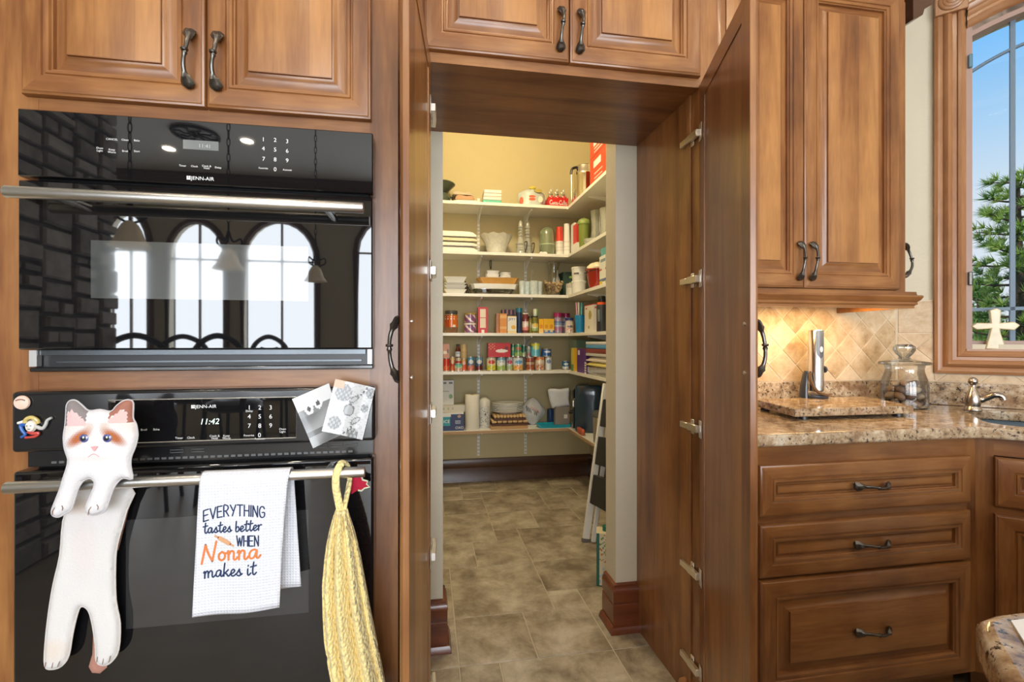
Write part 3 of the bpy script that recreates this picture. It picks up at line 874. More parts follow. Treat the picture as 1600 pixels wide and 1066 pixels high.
def tall_door(side):
    """local x runs from the hinge; outside face at y = -0.021, inside face at y = 0"""
    w, z0, z1 = 0.452, 0.012, SZ + 0.008
    sg = 1 if side == 'left' else -1
    h = z1 - z0
    m = MB()
    fr = 0.062
    Ro = [(0, -0.001), (0, -0.013), (0.004, -0.018), (0.010, -0.021), (fr, -0.021), (fr + 0.004, -0.016), (fr + 0.015, -0.0185), (fr + 0.02, -0.0125), (fr + 0.05, -0.0175), (fr + 0.0505, -0.0195)]
    m.rings(w, h, Ro, 0, 1, close=2)
    Ri = [(0, -0.001), (0.0005, 0.0), (0.058, 0.0), (0.0585, -0.0025)]
    m.rings(w, h, Ri, 0, 1, close=2)
    if sg < 0: m.v = [(-x, y, z) for x, y, z in m.v]
    d = m.obj('pantry_door', [W['v'], W['h'], W['p']], pc, (0.0115 if sg > 0 else 0.901, PY, z0), (0, 0, math.radians(-96 if sg > 0 else 71.8)), smooth=False)
    rel(d)
    pull(d, sg * (w - 0.035), -0.021, 1.22, 0.14, out=0.026)
    for zz in (1.93, 1.445, 0.945, 0.455, 0.135) if sg < 0 else (1.94, 1.45, 1.02, 0.59, 0.155):
        o = hinge(sg).obj('hinge', CHROME, d, (0.0, 0.0, zz), (0, 0, 0), bevel=0.0012)
        tag(o, 'nickel-plated concealed hinge')
    for zz in (1.17, 1.29):
        m = MB().lathe([(0.005, 0), (0.005, 0.002), (0.003, 0.003)], 12, M=Matrix.Rotation(-PI / 2, 4, 'X'))
        m.obj('screw', CHROME, d, (sg * (w - 0.035), 0.0, zz - 0.01))
    return d
tag(tall_door('left'), 'left door, swung open towards the ovens')
tag(tall_door('right'), 'right door, swung open towards the drawers')

# ================================================================== base cabinets and worktop
BY = 1.33; ZT = 0.957; ST = 0.040
bc = thing('drawer_cabinet', 'wooden base cabinet with three drawers under the granite worktop', 'cabinet', (1.44, BY, 0))
BX0, BX1 = 0.972, 1.900
pieces('stile', W['v'], bc, [(BX0, 1.035, BY, BY + 0.02, 0.09, ZT - ST), (1.862, BX1, BY, BY + 0.02, 0.09, ZT - ST)])
pieces('rail', W['h'], bc, [(1.035, 1.862, BY, BY + 0.0195, z0, z1) for z0, z1 in ((0.845, ZT - ST), (0.655, 0.70), (0.478, 0.50), (0.09, 0.13))])
pieces('side_panel', W['v'], bc, [(BX0, BX0 + 0.018, BY + 0.02, YW - 0.001, 0.0, ZT - ST)])
pieces('toe_kick', W['h'], bc, [(BX0 + 0.018, BX1, BY + 0.07, BY + 0.085, 0, 0.09)])
pieces('bottom_board', W['h'], bc, [(BX0 + 0.018, BX1, BY + 0.02, YW - 0.001, 0.09, 0.105)])
for (z0, z1, kind) in ((0.690, 0.853, 0), (0.494, 0.664, 0), (0.112, 0.486, 1)):
    d = rel(raised_door(bc, 1.043, BY, z0, 0.814, z1 - z0, 'drawer', fr=0.040 if kind == 0 else 0.05, panel='ph', field=kind == 1, bev=0.034))
    pull(d, 0.407, -0.0165 if kind == 0 else -0.020, (z1 - z0) / 2 + (0.0 if kind == 0 else -0.005), 0.135, horiz=True)
# corner sink cabinet at 45 degrees
sc_ = thing('sink_cabinet', 'angled wooden corner cabinet below the sink', 'cabinet', (BX1, BY, 0), DIAG)
pieces('stile', W['v'], sc_, [(0.0, 0.045, 0, 0.02, 0.09, ZT - ST), (0.70, 0.745, 0, 0.02, 0.09, ZT - ST)], False)
pieces('rail', W['h'], sc_, [(0.045, 0.70, 0.0005, 0.02, a, b) for a, b in ((0.855, ZT - ST), (0.655, 0.690), (0.09, 0.13))], False)
pieces('toe_kick', W['h'], sc_, [(0.0, 0.745, 0.07, 0.085, 0, 0.09)], False)
pieces('side_panel', W['v'], sc_, [(0.727, 0.745, 0.02, 0.55, 0.0, ZT - ST)], False)
raised_door(sc_, 0.045, 0, 0.684, 0.655, 0.168, 'false_drawer_front', fr=0.044, panel='ph', field=False)
for k in (0, 1):
    d = raised_door(sc_, 0.045 + k * 0.329, 0, 0.112, 0.326, 0.545, 'door', fr=0.045)
    pull(d, 0.326 - 0.028 if k == 0 else 0.028, -0.0215, 0.45, 0.13)

# worktop with a cut-out for the sink
def diag_pt(s, t):                 # s along the angled wall, t out from it
    return (XC + (s - t) * 0.70711, YW - (s + t) * 0.70711)
def rr(s0, s1, t0, t1, r, n=5):
    out = []
    for (cs, ct, a0) in ((s1 - r, t0 + r, -PI / 2), (s1 - r, t1 - r, 0), (s0 + r, t1 - r, PI / 2), (s0 + r, t0 + r, PI)):
        for i in range(n + 1):
            a = a0 + PI / 2 * i / n
            out.append((cs + r * math.cos(a), ct + r * math.sin(a)))
    return out
sink_hole = [diag_pt(*p) for p in rr(0.212, 0.90, 0.122, 0.592, 0.09)]
fs_ = (XC + YW - 3.174) * 0.70711
o1 = [(0.969, 1.29), (1.80, 1.29), (1.85, 1.287), (1.89, 1.272), (1.925, 1.247), (2.60, 0.574), (RW, 0.574), (RW, YW - (RW - XC)), (XC, YW), (0.969, YW)]
wt = plate(o1, [sink_hole], ZT - ST, ZT, 'z').obj('worktop', GRANITE, bevel=0.008, seg=3)
tag(wt, 'speckled beige granite worktop with a rounded front edge', 'worktop')
m = MB()
m.box(0.969, XC - 0.006, YW - 0.021, YW - 0.001, ZT + 0.001, 1.062)
up1 = m.obj('granite_upstand', GRANITE, bevel=0.002)
tag(up1, 'low granite upstand along the straight tiled wall', 'backsplash', 'granite upstands')
m = MB().box(-0.002, DL - 0.02, -0.021, -0.001, ZT + 0.001, 1.062)
up2 = m.obj('granite_upstand', GRANITE, loc=ND, rot=(0, 0, DIAG), bevel=0.002)
tag(up2, 'low granite upstand on the angled wall beneath the window', 'backsplash', 'granite upstands')

# wall tiles set on the diagonal
def clip_rect(poly, x0, x1, z0, z1):
    for (ax_, val, keep) in ((0, x0, 1), (0, x1, -1), (1, z0, 1), (1, z1, -1)):
        out = []
        for i in range(len(poly)):
            a, b = poly[i], poly[(i + 1) % len(poly)]
            ia, ib = (a[ax_] - val) * keep >= 0, (b[ax_] - val) * keep >= 0
            if ia: out.append(a)
            if ia != ib:
                t = (val - a[ax_]) / (b[ax_] - a[ax_]); out.append((a[0] + (b[0] - a[0]) * t, a[1] + (b[1] - a[1]) * t))
        poly = out
        if len(poly) < 3: return []
    return poly
def diamond_field(parent, x0, x1, z0, z1, nx, nz, hd, yf, skip=None):
    i0, i1 = int((x0 - nx) / hd) - 2, int((x1 - nx) / hd) + 2
    j0, j1 = int((z0 - nz) / hd) - 2, int((z1 - nz) / hd) + 2
    g = 0.0026
    for i in range(i0, i1):
        for j in range(j0, j1):
            if (i + j) % 2 == 0: continue
            cx, cz = nx + i * hd, nz + j * hd
            q = hd - g
            p = clip_rect([(cx - q, cz), (cx, cz - q), (cx + q, cz), (cx, cz + q)], x0 + 0.001, x1 - 0.001, z0 + 0.001, z1 - 0.001)
            if len(p) < 3: continue
            ar = abs(sum(p[k][0] * p[(k + 1) % len(p)][1] - p[(k + 1) % len(p)][0] * p[k][1] for k in range(len(p)))) / 2
            if ar < 2e-4 or (skip and skip(cx, cz)): continue
            c = (sum(a for a, _ in p) / len(p), sum(b for _, b in p) / len(p))
            inn = [((a - c[0]) * 0.965 + c[0], (b - c[1]) * 0.965 + c[1]) for a, b in p]
            n = len(p); dy = random.uniform(0, 0.0008)
            m = MB(); m.add([(a - c[0], 0.006, b - c[1]) for a, b in p] + [(a - c[0], 0.0012, b - c[1]) for a, b in p] + [(a - c[0], -dy, b - c[1]) for a, b in inn],
                            [tuple(range(n)), tuple(range(3 * n - 1, 2 * n - 1, -1))] + [(k, (k + 1) % n, n + (k + 1) % n, n + k) for k in range(n)] + [(n + k, n + (k + 1) % n, 2 * n + (k + 1) % n, 2 * n + k) for k in range(n)])
            m.obj('tile', SPLASH_T, parent, loc=(c[0], yf, c[1]), smooth=False)
HD = 0.0705
bs = struct(MB().box(0.97, XC, YW - 0.007, YW - 0.0005, 1.062, 1.44).obj('trim_2', GROUT_L, smooth=False))
diamond_field(bs, 0.975, XC - 0.004, 1.064, 1.438, 1.678, 1.280, HD, YW - 0.009)
bs2 = struct(MB().box(0.0, 0.137, -0.007, -0.0005, 1.062, 1.44).box(0.137, DL - 0.02, -0.007, -0.0005, 1.062, 1.100).obj('trim_3', GROUT_L, loc=ND, rot=(0, 0, DIAG), smooth=False))
diamond_field(bs2, 0.010, 0.136, 1.064, 1.285, 0.075, 1.215, HD, -0.009)
diamond_field(bs2, 0.139, 1.0, 1.064, 1.100, 0.075, 1.135, HD, -0.009)
MB().box(-0.0625, 0.0625, -0.0075, 0.006, 0, 0.146).obj('tile', SPLASH_T, bs2, loc=(0.0735, -0.0015, 1.289), bevel=0.002)

# ================================================================== wall cabinet
UY = 1.562
uc = thing('wall_cabinet', 'wooden wall cabinet with two tall doors over the tiled splashback', 'cabinet', (1.5, UY, 1.43))
UX0, UX1 = 0.972, 1.885
rel(MB().box(UX0, UX1 - 0.0, UY + 0.02, YW - 0.002, 1.43, 2.80).obj('carcass', W['v'], uc, smooth=False))
pieces('stile', W['v'], uc, [(UX0, 1.0, UY, UY + 0.02, 1.43, 2.80), (1.835, UX1, UY, UY + 0.02, 1.43, 2.80)])
pieces('rail', W['h'], uc, [(1.0, 1.835, UY + 0.0005, UY + 0.02, a, b) for a, b in ((1.43, 1.47), (2.58, 2.80))])
for (x0, x1, hx) in ((0.985, 1.4115, -1), (1.4145, 1.842, 1)):
    d = rel(raised_door(uc, x0, UY, 1.452, x1 - x0, 1.16, fr=0.046, bev=0.034))
    pull(d, (x1 - x0 - 0.024) if hx < 0 else 0.026, -0.0215, 0.10, 0.145)
# side door on the right end
sd_ = rel(MB().box(UX1 + 0.002, UX1 + 0.022, UY + 0.012, YW - 0.01, 1.445, 2.62).obj('side_door', W['v'], uc, bevel=0.003))
tag(sd_, 'end door with its own pull')
p = pull(sd_, 0, 0, 0, 0.14, out=0.046); p.location = (UX1 + 0.022, UY + 0.026, 1.578); p.rotation_euler = (0, 0, PI / 2)
# light rail: moulded strip along the bottom
prof_r = [(0, 1.445), (-0.020, 1.445), (-0.022, 1.432), (-0.034, 1.430), (-0.036, 1.424), (-0.030, 1.412), (-0.022, 1.404), (-0.024, 1.396), (-0.016, 1.390), (-0.016, 1.380), (0.004, 1.380), (0.004, 1.43), (0, 1.43)]
vs, fs = [], []
for (q, z) in prof_r: vs += [(UX0, UY + q, z), (UX1 + 0.012 - q, UY + q, z), (UX1 + 0.012 - q, YW - 0.012, z)]
n = len(prof_r)
for i in range(n):
    j = (i + 1) % n
    fs += [(3 * i, 3 * i + 1, 3 * j + 1, 3 * j), (3 * i + 1, 3 * i + 2, 3 * j + 2, 3 * j + 1)]
fs += [tuple(3 * i for i in range(n))]
m = MB(); m.add(vs, fs); rel(m.obj('light_rail', W['h'], uc))
# crown moulding on top
prof_c = [(0.0, 2.50), (-0.012, 2.50), (-0.016, 2.53), (-0.03, 2.545), (-0.045, 2.58), (-0.075, 2.61), (-0.085, 2.66), (-0.10, 2.665), (-0.10, 2.69), (0, 2.69)]
vs, fs = [], []
prof_c = [(q, z + 0.24) for q, z in prof_c]
for (q, z) in prof_c: vs += [(UX0, UY - 0.022 + q, z), (UX1 + 0.022 - q, UY - 0.022 + q, z), (UX1 + 0.022 - q, YW - 0.002, z)]
n = len(prof_c)
for i in range(n):
    j = (i + 1) % n
    fs += [(3 * i, 3 * i + 1, 3 * j + 1, 3 * j), (3 * i + 1, 3 * i + 2, 3 * j + 2, 3 * j + 1)]
fs += [tuple(3 * i for i in range(n)), tuple(3 * i + 2 for i in range(n))]
m = MB(); m.add(vs, fs); rel(m.obj('crown_moulding', W['h'], uc))
cp_ = [(1421, 34), (1425, 33), (1430, 30), (1436, 27), (1439, 16), (1446, 12), (1451, 10), (1453, 0), (1455, -14), (1421, -14)]
rel(MB().prism([(ax(u, 1.60), az(u, v, 1.60)) for u, v in cp_], 1.585, 1.70, 'y').obj('side_corbel', DARKW, uc, smooth=False))
# strip lamp under the cabinet
ul = thing('strip_lamp', 'slim lit strip lamp under the wall cabinet', 'lamp', (1.64, 1.70, 1.405))
MB().box(-0.23, 0.23, -0.03, 0.03, 0.010, 0.0245).obj('housing', WHITE_MET, ul, bevel=0.003)
MB().box(-0.22, 0.22, -0.022, 0.022, 0.006, 0.010).obj('diffuser', mat('lit_diffuser', (1.0, 0.80, 0.5), 0.4, emit=4.0, var=0), ul, smooth=False)
add_light('strip_glow', 'AREA', (0, 0, 0.004), (0, 0, 0), 4.2, (1.0, 0.63, 0.25), 0.44, 0.045, ul)

# ================================================================== ovens
def on(u, v, Y): return (ax(u, Y), az(u, v, Y))
def print_line(mb, s, u, v, Y, size, mi=0):
    x, z = on(u, v, Y); put_text(mb, s, x, Y - 0.0006, z - size * 0.33, size, mi)
def logo(mb, u, v, Y, size, mark=None):
    x, z = on(u, v, Y)
    put_text(mb, 'JENN-AIR', x + size * 0.55, Y - 0.0006, z - size * 0.35, size)
    a = x - size * 1.95; q = size * 0.36
    if mark is not None: mb = mark
    mb.box(a - q, a + q, Y - 0.0007, Y - 0.0004, z - q, z - q * 0.1).box(a - q, a - q * 0.2, Y - 0.0007, Y - 0.0004, z, z + q).box(a, a + q, Y - 0.0007, Y - 0.0004, z + q * 0.1, z + q)
def bar(parent, x0, x1, y, z, r, yface, name='handle'):
    m = MB().tube([(x0, y, z), (x0 + 0.001, y, z), (x1 - 0.001, y, z), (x1, y, z)], [r * 0.96, r, r, r * 0.96], 20)
    h = rel(m.obj(name, STEEL, parent)); tag(h, 'brushed steel bar handle')
    for px in (x0 + 0.085, x1 - 0.085):
        q = MB().tube([(0, 0, 0), (0, yface - y - 0.001, 0)], 0.009, 12).obj('handle_post', STEEL, h)
        q.location = (px, y + 0.001, z)
    return h
E_Y = 1.1744
o1v = thing('wall_oven', 'upper black glass wall oven above the plush cat towel', 'oven', ((GX0 + GX1) / 2, E_Y, 1.183))
rel(box('body', BLACK, GX0 + 0.014, GX1 - 0.014, OVY - 0.002, 1.75, 1.200, 1.743, o1v))
cp = rel(box('control_panel', BLACKGL, GX0, GX1, E_Y, OVY - 0.003, 1.613, 1.762, o1v, bevel=0.0025))
dr = rel(box('oven_door', BLACKGL, GX0 + 0.001, GX1 - 0.001, E_Y, OVY - 0.003, 1.231, 1.605, o1v, bevel=0.003))
def sub(o, parent): o.parent = parent; o.location = Vector(o.location) - Vector(parent.location) - Vector(parent.parent.location) if parent.parent else Vector(o.location) - Vector(parent.location); return o
m = MB()
wx0, wz0 = on(142, 466, E_Y); wx1, wz1 = on(482, 386, E_Y)
m.box(wx0, wx1, E_Y - 0.0004, E_Y + 0.0003, wz0, wz1)
sub(m.obj('viewing_window', GREYGL, None, smooth=False), dr).parent = dr
dr.children[0].location = (0, 0, 0)
for ch in dr.children: ch.location = -Vector(o1v.location) - Vector(dr.location)
h1 = bar(o1v, -0.863, -0.146, 1.115, 1.560, 0.0125, E_Y)
# open vent below the door
vt = rel(box('vent_trim', BLACKEN, GX0 + 0.014, GX1 - 0.001, 1.186, OVY - 0.003, 1.181, 1.191, o1v, bevel=0.002))
pieces('vent_back', BLACK, o1v, [(GX0 + 0.014, GX1 - 0.002, OVY - 0.012, OVY - 0.004, 1.191, 1.230)])
pieces('vent_rail', mat('dark_steel', (0.10, 0.11, 0.12), 0.25, 0.9), o1v, [(GX0 + 0.06, GX1 - 0.03, 1.197, 1.201, 1.200, 1.204), (GX0 + 0.03, GX1 - 0.02, 1.192, 1.199, 1.218, 1.229)])
pieces('vent_bracket', STEEL, o1v, [(GX0 + 0.014, GX0 + 0.029, 1.186, 1.20, 1.193, 1.229), (GX1 - 0.014, GX1 - 0.004, 1.186, 1.20, 1.193, 1.229)])
m = MB()
for s, u, v in (('1', 411.6, 218), ('2', 430, 219), ('3', 448.8, 221), ('4', 411.6, 232.3), ('5', 430, 234), ('6', 448.8, 236), ('7', 412, 248.5), ('8', 430, 249.5), ('9', 448.8, 251), ('0', 430, 264.8)):
    print_line(m, s, u, v, E_Y, 0.0135)
o = m.obj('keypad_digits', INK, cp, smooth=False); o['kind'] = 'stuff'; o.location = -Vector(o1v.location) - Vector(cp.location); m = MB()
for s, u, v in (('CANCEL', 175, 217.8), ('Clean', 195.6, 218.7), ('Bake', 214, 219.7), ('Oven', 156, 231.5), ('Light', 156, 235.6), ('Keep', 175, 234), ('Warm', 175, 238), ('Broil', 195.6, 236.3), ('Start', 214, 236.5),
                ('Timer', 285.5, 259), ('Clock', 304, 260), ('Cook &', 323, 259.6), ('Hold', 323, 263), ('Delay', 341, 262), ('Favorite', 411.5, 262.9), ('Autoset', 449, 265.6)):
    print_line(m, s, u, v, E_Y, 0.0062)
o = m.obj('function_labels', INK, cp, smooth=False); o.location = -Vector(o1v.location) - Vector(cp.location); o['kind'] = 'stuff'; m = MB()
mk = MB(); logo(m, 312, 278.8, E_Y, 0.0118, mk)
o = mk.obj('emblem', INK, cp, smooth=False); o.location = -Vector(o1v.location) - Vector(cp.location); o['kind'] = 'stuff'
lt = m.obj('lettering', INK, cp, smooth=False); lt.location = -Vector(o1v.location) - Vector(cp.location)
m = MB()
a, b = on(286, 218, E_Y); c, d_ = on(341.5, 236, E_Y)
m.box(a, c, E_Y - 0.0004, E_Y + 0.0002, d_, b)
ds = m.obj('display', mat('grey_display', (0.16, 0.17, 0.17), 0.12, var=0.02), cp, smooth=False); ds.location = -Vector(o1v.location) - Vector(cp.location)
m = MB(); print_line(m, '11:41', 320, 228.5, E_Y - 0.0002, 0.0125)
ds = m.obj('clock_digits', INK_DIM, cp, smooth=False); ds.location = -Vector(o1v.location) - Vector(cp.location)

L_Y = 1.166
o2v = thing('wall_oven', 'lower black wall oven with towels hung on its bar', 'oven', ((GX0 + GX1) / 2, L_Y, 0.36))
rel(box('body', BLACK, GX0 + 0.014, GX1 - 0.014, OVY - 0.002, 1.75, 0.362, 1.116, o2v))
cp2 = rel(box('control_panel', BLACKEN, GX0 - 0.006, GX1 + 0.006, L_Y, OVY - 0.003, 1.006, 1.139, o2v, bevel=0.008, seg=3))
vent = rel(box('vent_trim', BLACKEN, GX0 + 0.014, GX1 - 0.001, L_Y + 0.018, OVY - 0.003, 0.970, 1.004, o2v))
m = MB()
for k in range(44):
    x = GX0 + 0.06 + k * 0.0148
    m.box(x, x + 0.010, L_Y + 0.0165, L_Y + 0.019, 0.976, 0.981)
for x in (GX0 + 0.30, GX0 + 0.345, GX0 + 0.62, GX0 + 0.655, GX0 + 0.69):
    m.tube([(x, L_Y + 0.017, 0.991), (x + 0.028, L_Y + 0.017, 0.991), (x + 0.028, L_Y + 0.017, 0.997), (x, L_Y + 0.017, 0.997)], 0.0011, 6, closed=True)
tag(rel(m.obj('vent_slots', mat('vent_grey', (0.10, 0.10, 0.10), 0.4), o2v, smooth=False)), kind='stuff')
dr2 = rel(box('oven_door', BLACKGL, GX0 - 0.004, GX1 + 0.002, L_Y + 0.002, OVY - 0.003, 0.365, 0.964, o2v, bevel=0.006, seg=2))
wx0, wz0 = on(196, 984, L_Y); wx1, wz1 = on(482, 797, L_Y)
o = MB().box(wx0, wx1, L_Y + 0.0014, L_Y + 0.0024, wz0, wz1).obj('viewing_window', DARKGL, dr2, smooth=False); o.location = -Vector(o2v.location) - Vector(dr2.location)
h2 = bar(o2v, -0.858, -0.142, 1.110, 0.9465, 0.0122, L_Y)
gx0, gz0 = on(170, 705, L_Y); gx1, gz1 = on(463, 618, L_Y)
gz0 = 1.020; gz1 = 1.117
m = MB().box(gx0, gx1, L_Y - 0.0015, L_Y, gz0, gz1)
o = m.obj('control_glass', BLACKGL, cp2, smooth=False, bevel=0.001); o.location = -Vector(o2v.location) - Vector(cp2.location)
m = MB().tube([(gx0, L_Y - 0.001, gz0), (gx1, L_Y - 0.001, gz0), (gx1, L_Y - 0.001, gz1), (gx0, L_Y - 0.001, gz1)], 0.0014, 6, closed=True)
o = m.obj('control_glass_rim', STEEL, cp2, smooth=False); o.location = -Vector(o2v.location) - Vector(cp2.location)
LY2 = L_Y - 0.0016
m = MB()
for s, u, v in (('1', 389.6, 637), ('2', 406, 637), ('3', 423, 637), ('4', 389.6, 651), ('5', 406, 651), ('6', 423, 651), ('7', 389.6, 665.5), ('8', 406, 665.5), ('9', 423, 665), ('0', 405.5, 680)):
    print_line(m, s, u, v, LY2, 0.0145)
o = m.obj('keypad_digits', INK, cp2, smooth=False); o['kind'] = 'stuff'; o.location = -Vector(o2v.location) - Vector(cp2.location); m = MB()
for s, u, v in (('Delay', 389.6, 642.4), ('Broil', 225, 671.5), ('Bake', 244.5, 671), ('Timer', 280, 684.5), ('Clock', 298.6, 684), ('Cook &', 335.5, 681.3), ('Hold', 335.5, 685), ('Keep', 354, 681), ('Warm', 354, 684.7),
                ('Favorite', 389, 680.4), ('Autoset', 405.5, 685.6), ('Oven', 441.6, 670.5), ('Light', 441.6, 674.6)):
    print_line(m, s, u, v, LY2, 0.0068)
o = m.obj('function_labels', INK, cp2, smooth=False); o.location = -Vector(o2v.location) - Vector(cp2.location); o['kind'] = 'stuff'; m = MB()
mk = MB(); logo(m, 317.5, 635.3, LY2, 0.0108, mk)
o = mk.obj('emblem', INK, cp2, smooth=False); o.location = -Vector(o2v.location) - Vector(cp2.location); o['kind'] = 'stuff'
o = m.obj('lettering', INK, cp2, smooth=False); o.location = -Vector(o2v.location) - Vector(cp2.location)
m = MB(); x, z = on(327, 659, LY2); put_text(m, '11:42', x, LY2 - 0.0006, z - 0.006, 0.019, shear=0.2)
o = m.obj('clock_digits', LED, cp2, smooth=False); o.location = -Vector(o2v.location) - Vector(cp2.location)

# ------------------------------------------------------------------ magnets and cards on the control panel
def lerp(a, b, t): return a + (b - a) * t
def card(name, label, cat, corners, Y, colf, n=40, thick=0.0008, curl=0.004):
    TL, TR, BR, BL = [on(u, v, Y) for u, v in corners]
    vs, fs, cols = [], [], []
    cx = sum(p[0] for p in (TL, TR, BR, BL)) / 4; cz = sum(p[1] for p in (TL, TR, BR, BL)) / 4
    for j in range(n + 1):
        for i in range(n + 1):
            s, t = i / n, j / n
            x = lerp(lerp(TL[0], TR[0], s), lerp(BL[0], BR[0], s), t); z = lerp(lerp(TL[1], TR[1], s), lerp(BL[1], BR[1], s), t)
            vs.append((x - cx, -curl * (2 * s - 1) ** 2 * 0.5 - curl * t * t * 0.5, z - cz))
    for j in range(n):
        for i in range(n):
            fs.append((j * (n + 1) + i, (j + 1) * (n + 1) + i, (j + 1) * (n + 1) + i + 1, j * (n + 1) + i + 1)); cols.append(colf((i + 0.5) / n, (j + 0.5) / n))
    m = MB(); m.add(vs, fs, 0, None, cols)
    o = m.obj(name, PRINT_GLOSS, None, loc=(cx, Y, cz), smooth=False, fix=False)
    so = o.modifiers.new('thickness', 'SOLIDIFY'); so.thickness = thick; so.offset = -1
    return tag(o, label, cat)
z3 = lambda x, y: (440 + x / 5.921, 580 + y / 5.921)
def photo_col(s, t):
    g = 0.20 + 0.09 * math.sin(9 * t + 4 * s) * (1 if t > 0.4 else 0.3)
    if t < 0.27: g = 0.62
    if 0.70 < t < 0.80: g = 0.10
    for cx, cy in ((0.30, 0.30), (0.58, 0.26)):
        d = math.hypot((s - cx), (t - cy) * 1.1)
        if d < 0.055: g = 0.05
        elif d < 0.115: g = 0.66
    return (g, g, g)
card('photograph', 'grey photo print tucked behind the patterned card', 'photo', [z3(98, 258), z3(440, 112), z3(560, 585), z3(295, 712)], L_Y - 0.0018, photo_col)
def paisley_col(s, t):
    g = 0.50 - 0.10 * (math.sin(26 * s + 9 * math.sin(14 * t)) > 0.75)
    for cx, cy, r, k in ((0.50, 0.52, 0.135, 1), (0.24, 0.80, 0.15, 0), (0.28, 0.22, 0.20, 0), (0.86, 0.42, 0.09, 2), (0.72, 0.94, 0.14, 0), (0.93, 0.12, 0.12, 0)):
        d = math.hypot(s - cx, (t - cy) * 1.2)
        if d < r: g = (0.30 if d < r * 0.8 else 0.09) if k == 1 else (0.13 + 0.18 * (math.sin(60 * s) * math.sin(57 * t) > 0.1))
    for cx, cy in ((0.56, 0.30), (0.72, 0.68)):
        x, y = s - cx, t - cy; xr, yr = x * 0.6 + y * 0.8, -x * 0.8 + y * 0.6
        if (xr / 0.06) ** 2 + (yr / 0.13) ** 2 < 1: g = 0.16 if (xr / 0.035) ** 2 + (yr / 0.09) ** 2 > 1 else 0.4
    for k in range(3):
        if math.hypot(s - 0.70 - 0.05 * k, t - 0.19 + 0.07 * k) < 0.022 or math.hypot(s - 0.52 - 0.07 * k, t - 0.94 + 0.06 * k) < 0.028: g = 0.05
    if s < 0.24 and t < 0.14: return (0.55, 0.26, 0.12)
    return (g, g, g)
card('patterned_card', 'white card with black paisley and circle pattern on the oven panel', 'card', [z3(500, 72), z3(868, 155), z3(750, 633), z3(375, 552)], L_Y - 0.0045, paisley_col, curl=0.006)
# round button magnet
x, z = on(33, 629.5, L_Y - 0.006)
m = MB()
def badge_col(a, zz): return (0.72, 0.56, 0.46)
o = thing('button_magnet', 'round pinkish button magnet at the top left of the oven panel', 'magnet', (x, L_Y - 0.0005, z))
MB().lathe([(0.014, 0), (0.0155, 0.003), (0.014, 0.006), (0.0, 0.0072)], 28, M=Matrix.Rotation(PI / 2, 4, 'X')).obj('button', mat('pink_button', (0.74, 0.54, 0.44), 0.25, var=0.2, scale=70), o)
m = MB()
for k in range(6): m.box(-0.009 + k * 0.003, -0.0072 + k * 0.003, -0.0074, -0.0064, 0.006 - 0.0010 * (k - 2.5) ** 2 * 0.3, 0.0085 - 0.0010 * (k - 2.5) ** 2 * 0.3)
tag(m.obj('print', mat('dark_red_print', (0.12, 0.03, 0.02), 0.5), o, smooth=False), kind='stuff')
# painted souvenir magnet: a head with three bent legs around it
MZ = L_Y - 0.006
x, z = on(49, 666, MZ)
o = thing('souvenir_magnet', 'painted ceramic magnet of a small face with bent legs around it', 'magnet', (x, L_Y - 0.001, z))
cer = lambda c, n: mat(n, c, 0.25, var=0.25, scale=90, coat=0.5)
MB().lathe([(0.0, 0), (0.010, 0.001), (0.0115, 0.005), (0.009, 0.010), (0.0, 0.0125)], 20, M=Matrix.Rotation(PI / 2, 4, 'X') @ Matrix.Diagonal((0.9, 1.15, 1, 1))).obj('face', cer((0.80, 0.74, 0.66), 'pale_ceramic'), o)
m = MB()
for sx in (-1, 1): m.box(sx * 0.0036 - 0.0012, sx * 0.0036 + 0.0012, -0.0135, -0.0110, 0.001, 0.0022)
m.box(-0.002, 0.002, -0.0130, -0.0105, -0.0062, -0.0050)
tag(m.obj('features', BLACK, o, smooth=False), kind='stuff')
MB().tube(smooth_path([(-0.013, -0.004, 0.008), (-0.008, -0.006, 0.016), (0.002, -0.007, 0.019), (0.011, -0.006, 0.013), (0.012, -0.004, 0.006)], 5), 0.0042, 10).obj('headdress', cer((0.62, 0.48, 0.16), 'ochre_glaze'), o)
for pts, c, nm in (([(0.010, -0.004, -0.002), (0.020, -0.004, -0.006), (0.026, -0.004, 0.001), (0.030, -0.004, 0.012), (0.038, -0.004, 0.017)], (0.50, 0.50, 0.48), 'grey_glaze'),
                   ([(-0.010, -0.004, 0.004), (-0.020, -0.004, 0.002), (-0.017, -0.004, -0.010), (-0.012, -0.004, -0.018), (-0.020, -0.004, -0.024)], (0.03, 0.12, 0.42), 'blue_glaze'),
                   ([(-0.006, -0.004, -0.012), (0.004, -0.005, -0.016), (0.013, -0.004, -0.016), (0.006, -0.004, -0.023), (-0.012, -0.004, -0.025)], (0.50, 0.06, 0.05), 'red_glaze'),
                   ([(-0.008, -0.004, 0.012), (-0.018, -0.004, 0.009), (-0.026, -0.004, 0.007)], (0.75, 0.74, 0.70), 'white_glaze')):
    P = smooth_path(pts, 5)
    MB().tube(P, [0.0042 - 0.0016 * i / len(P) for i in range(len(P))], 10).obj('leg', cer(c, nm), o)

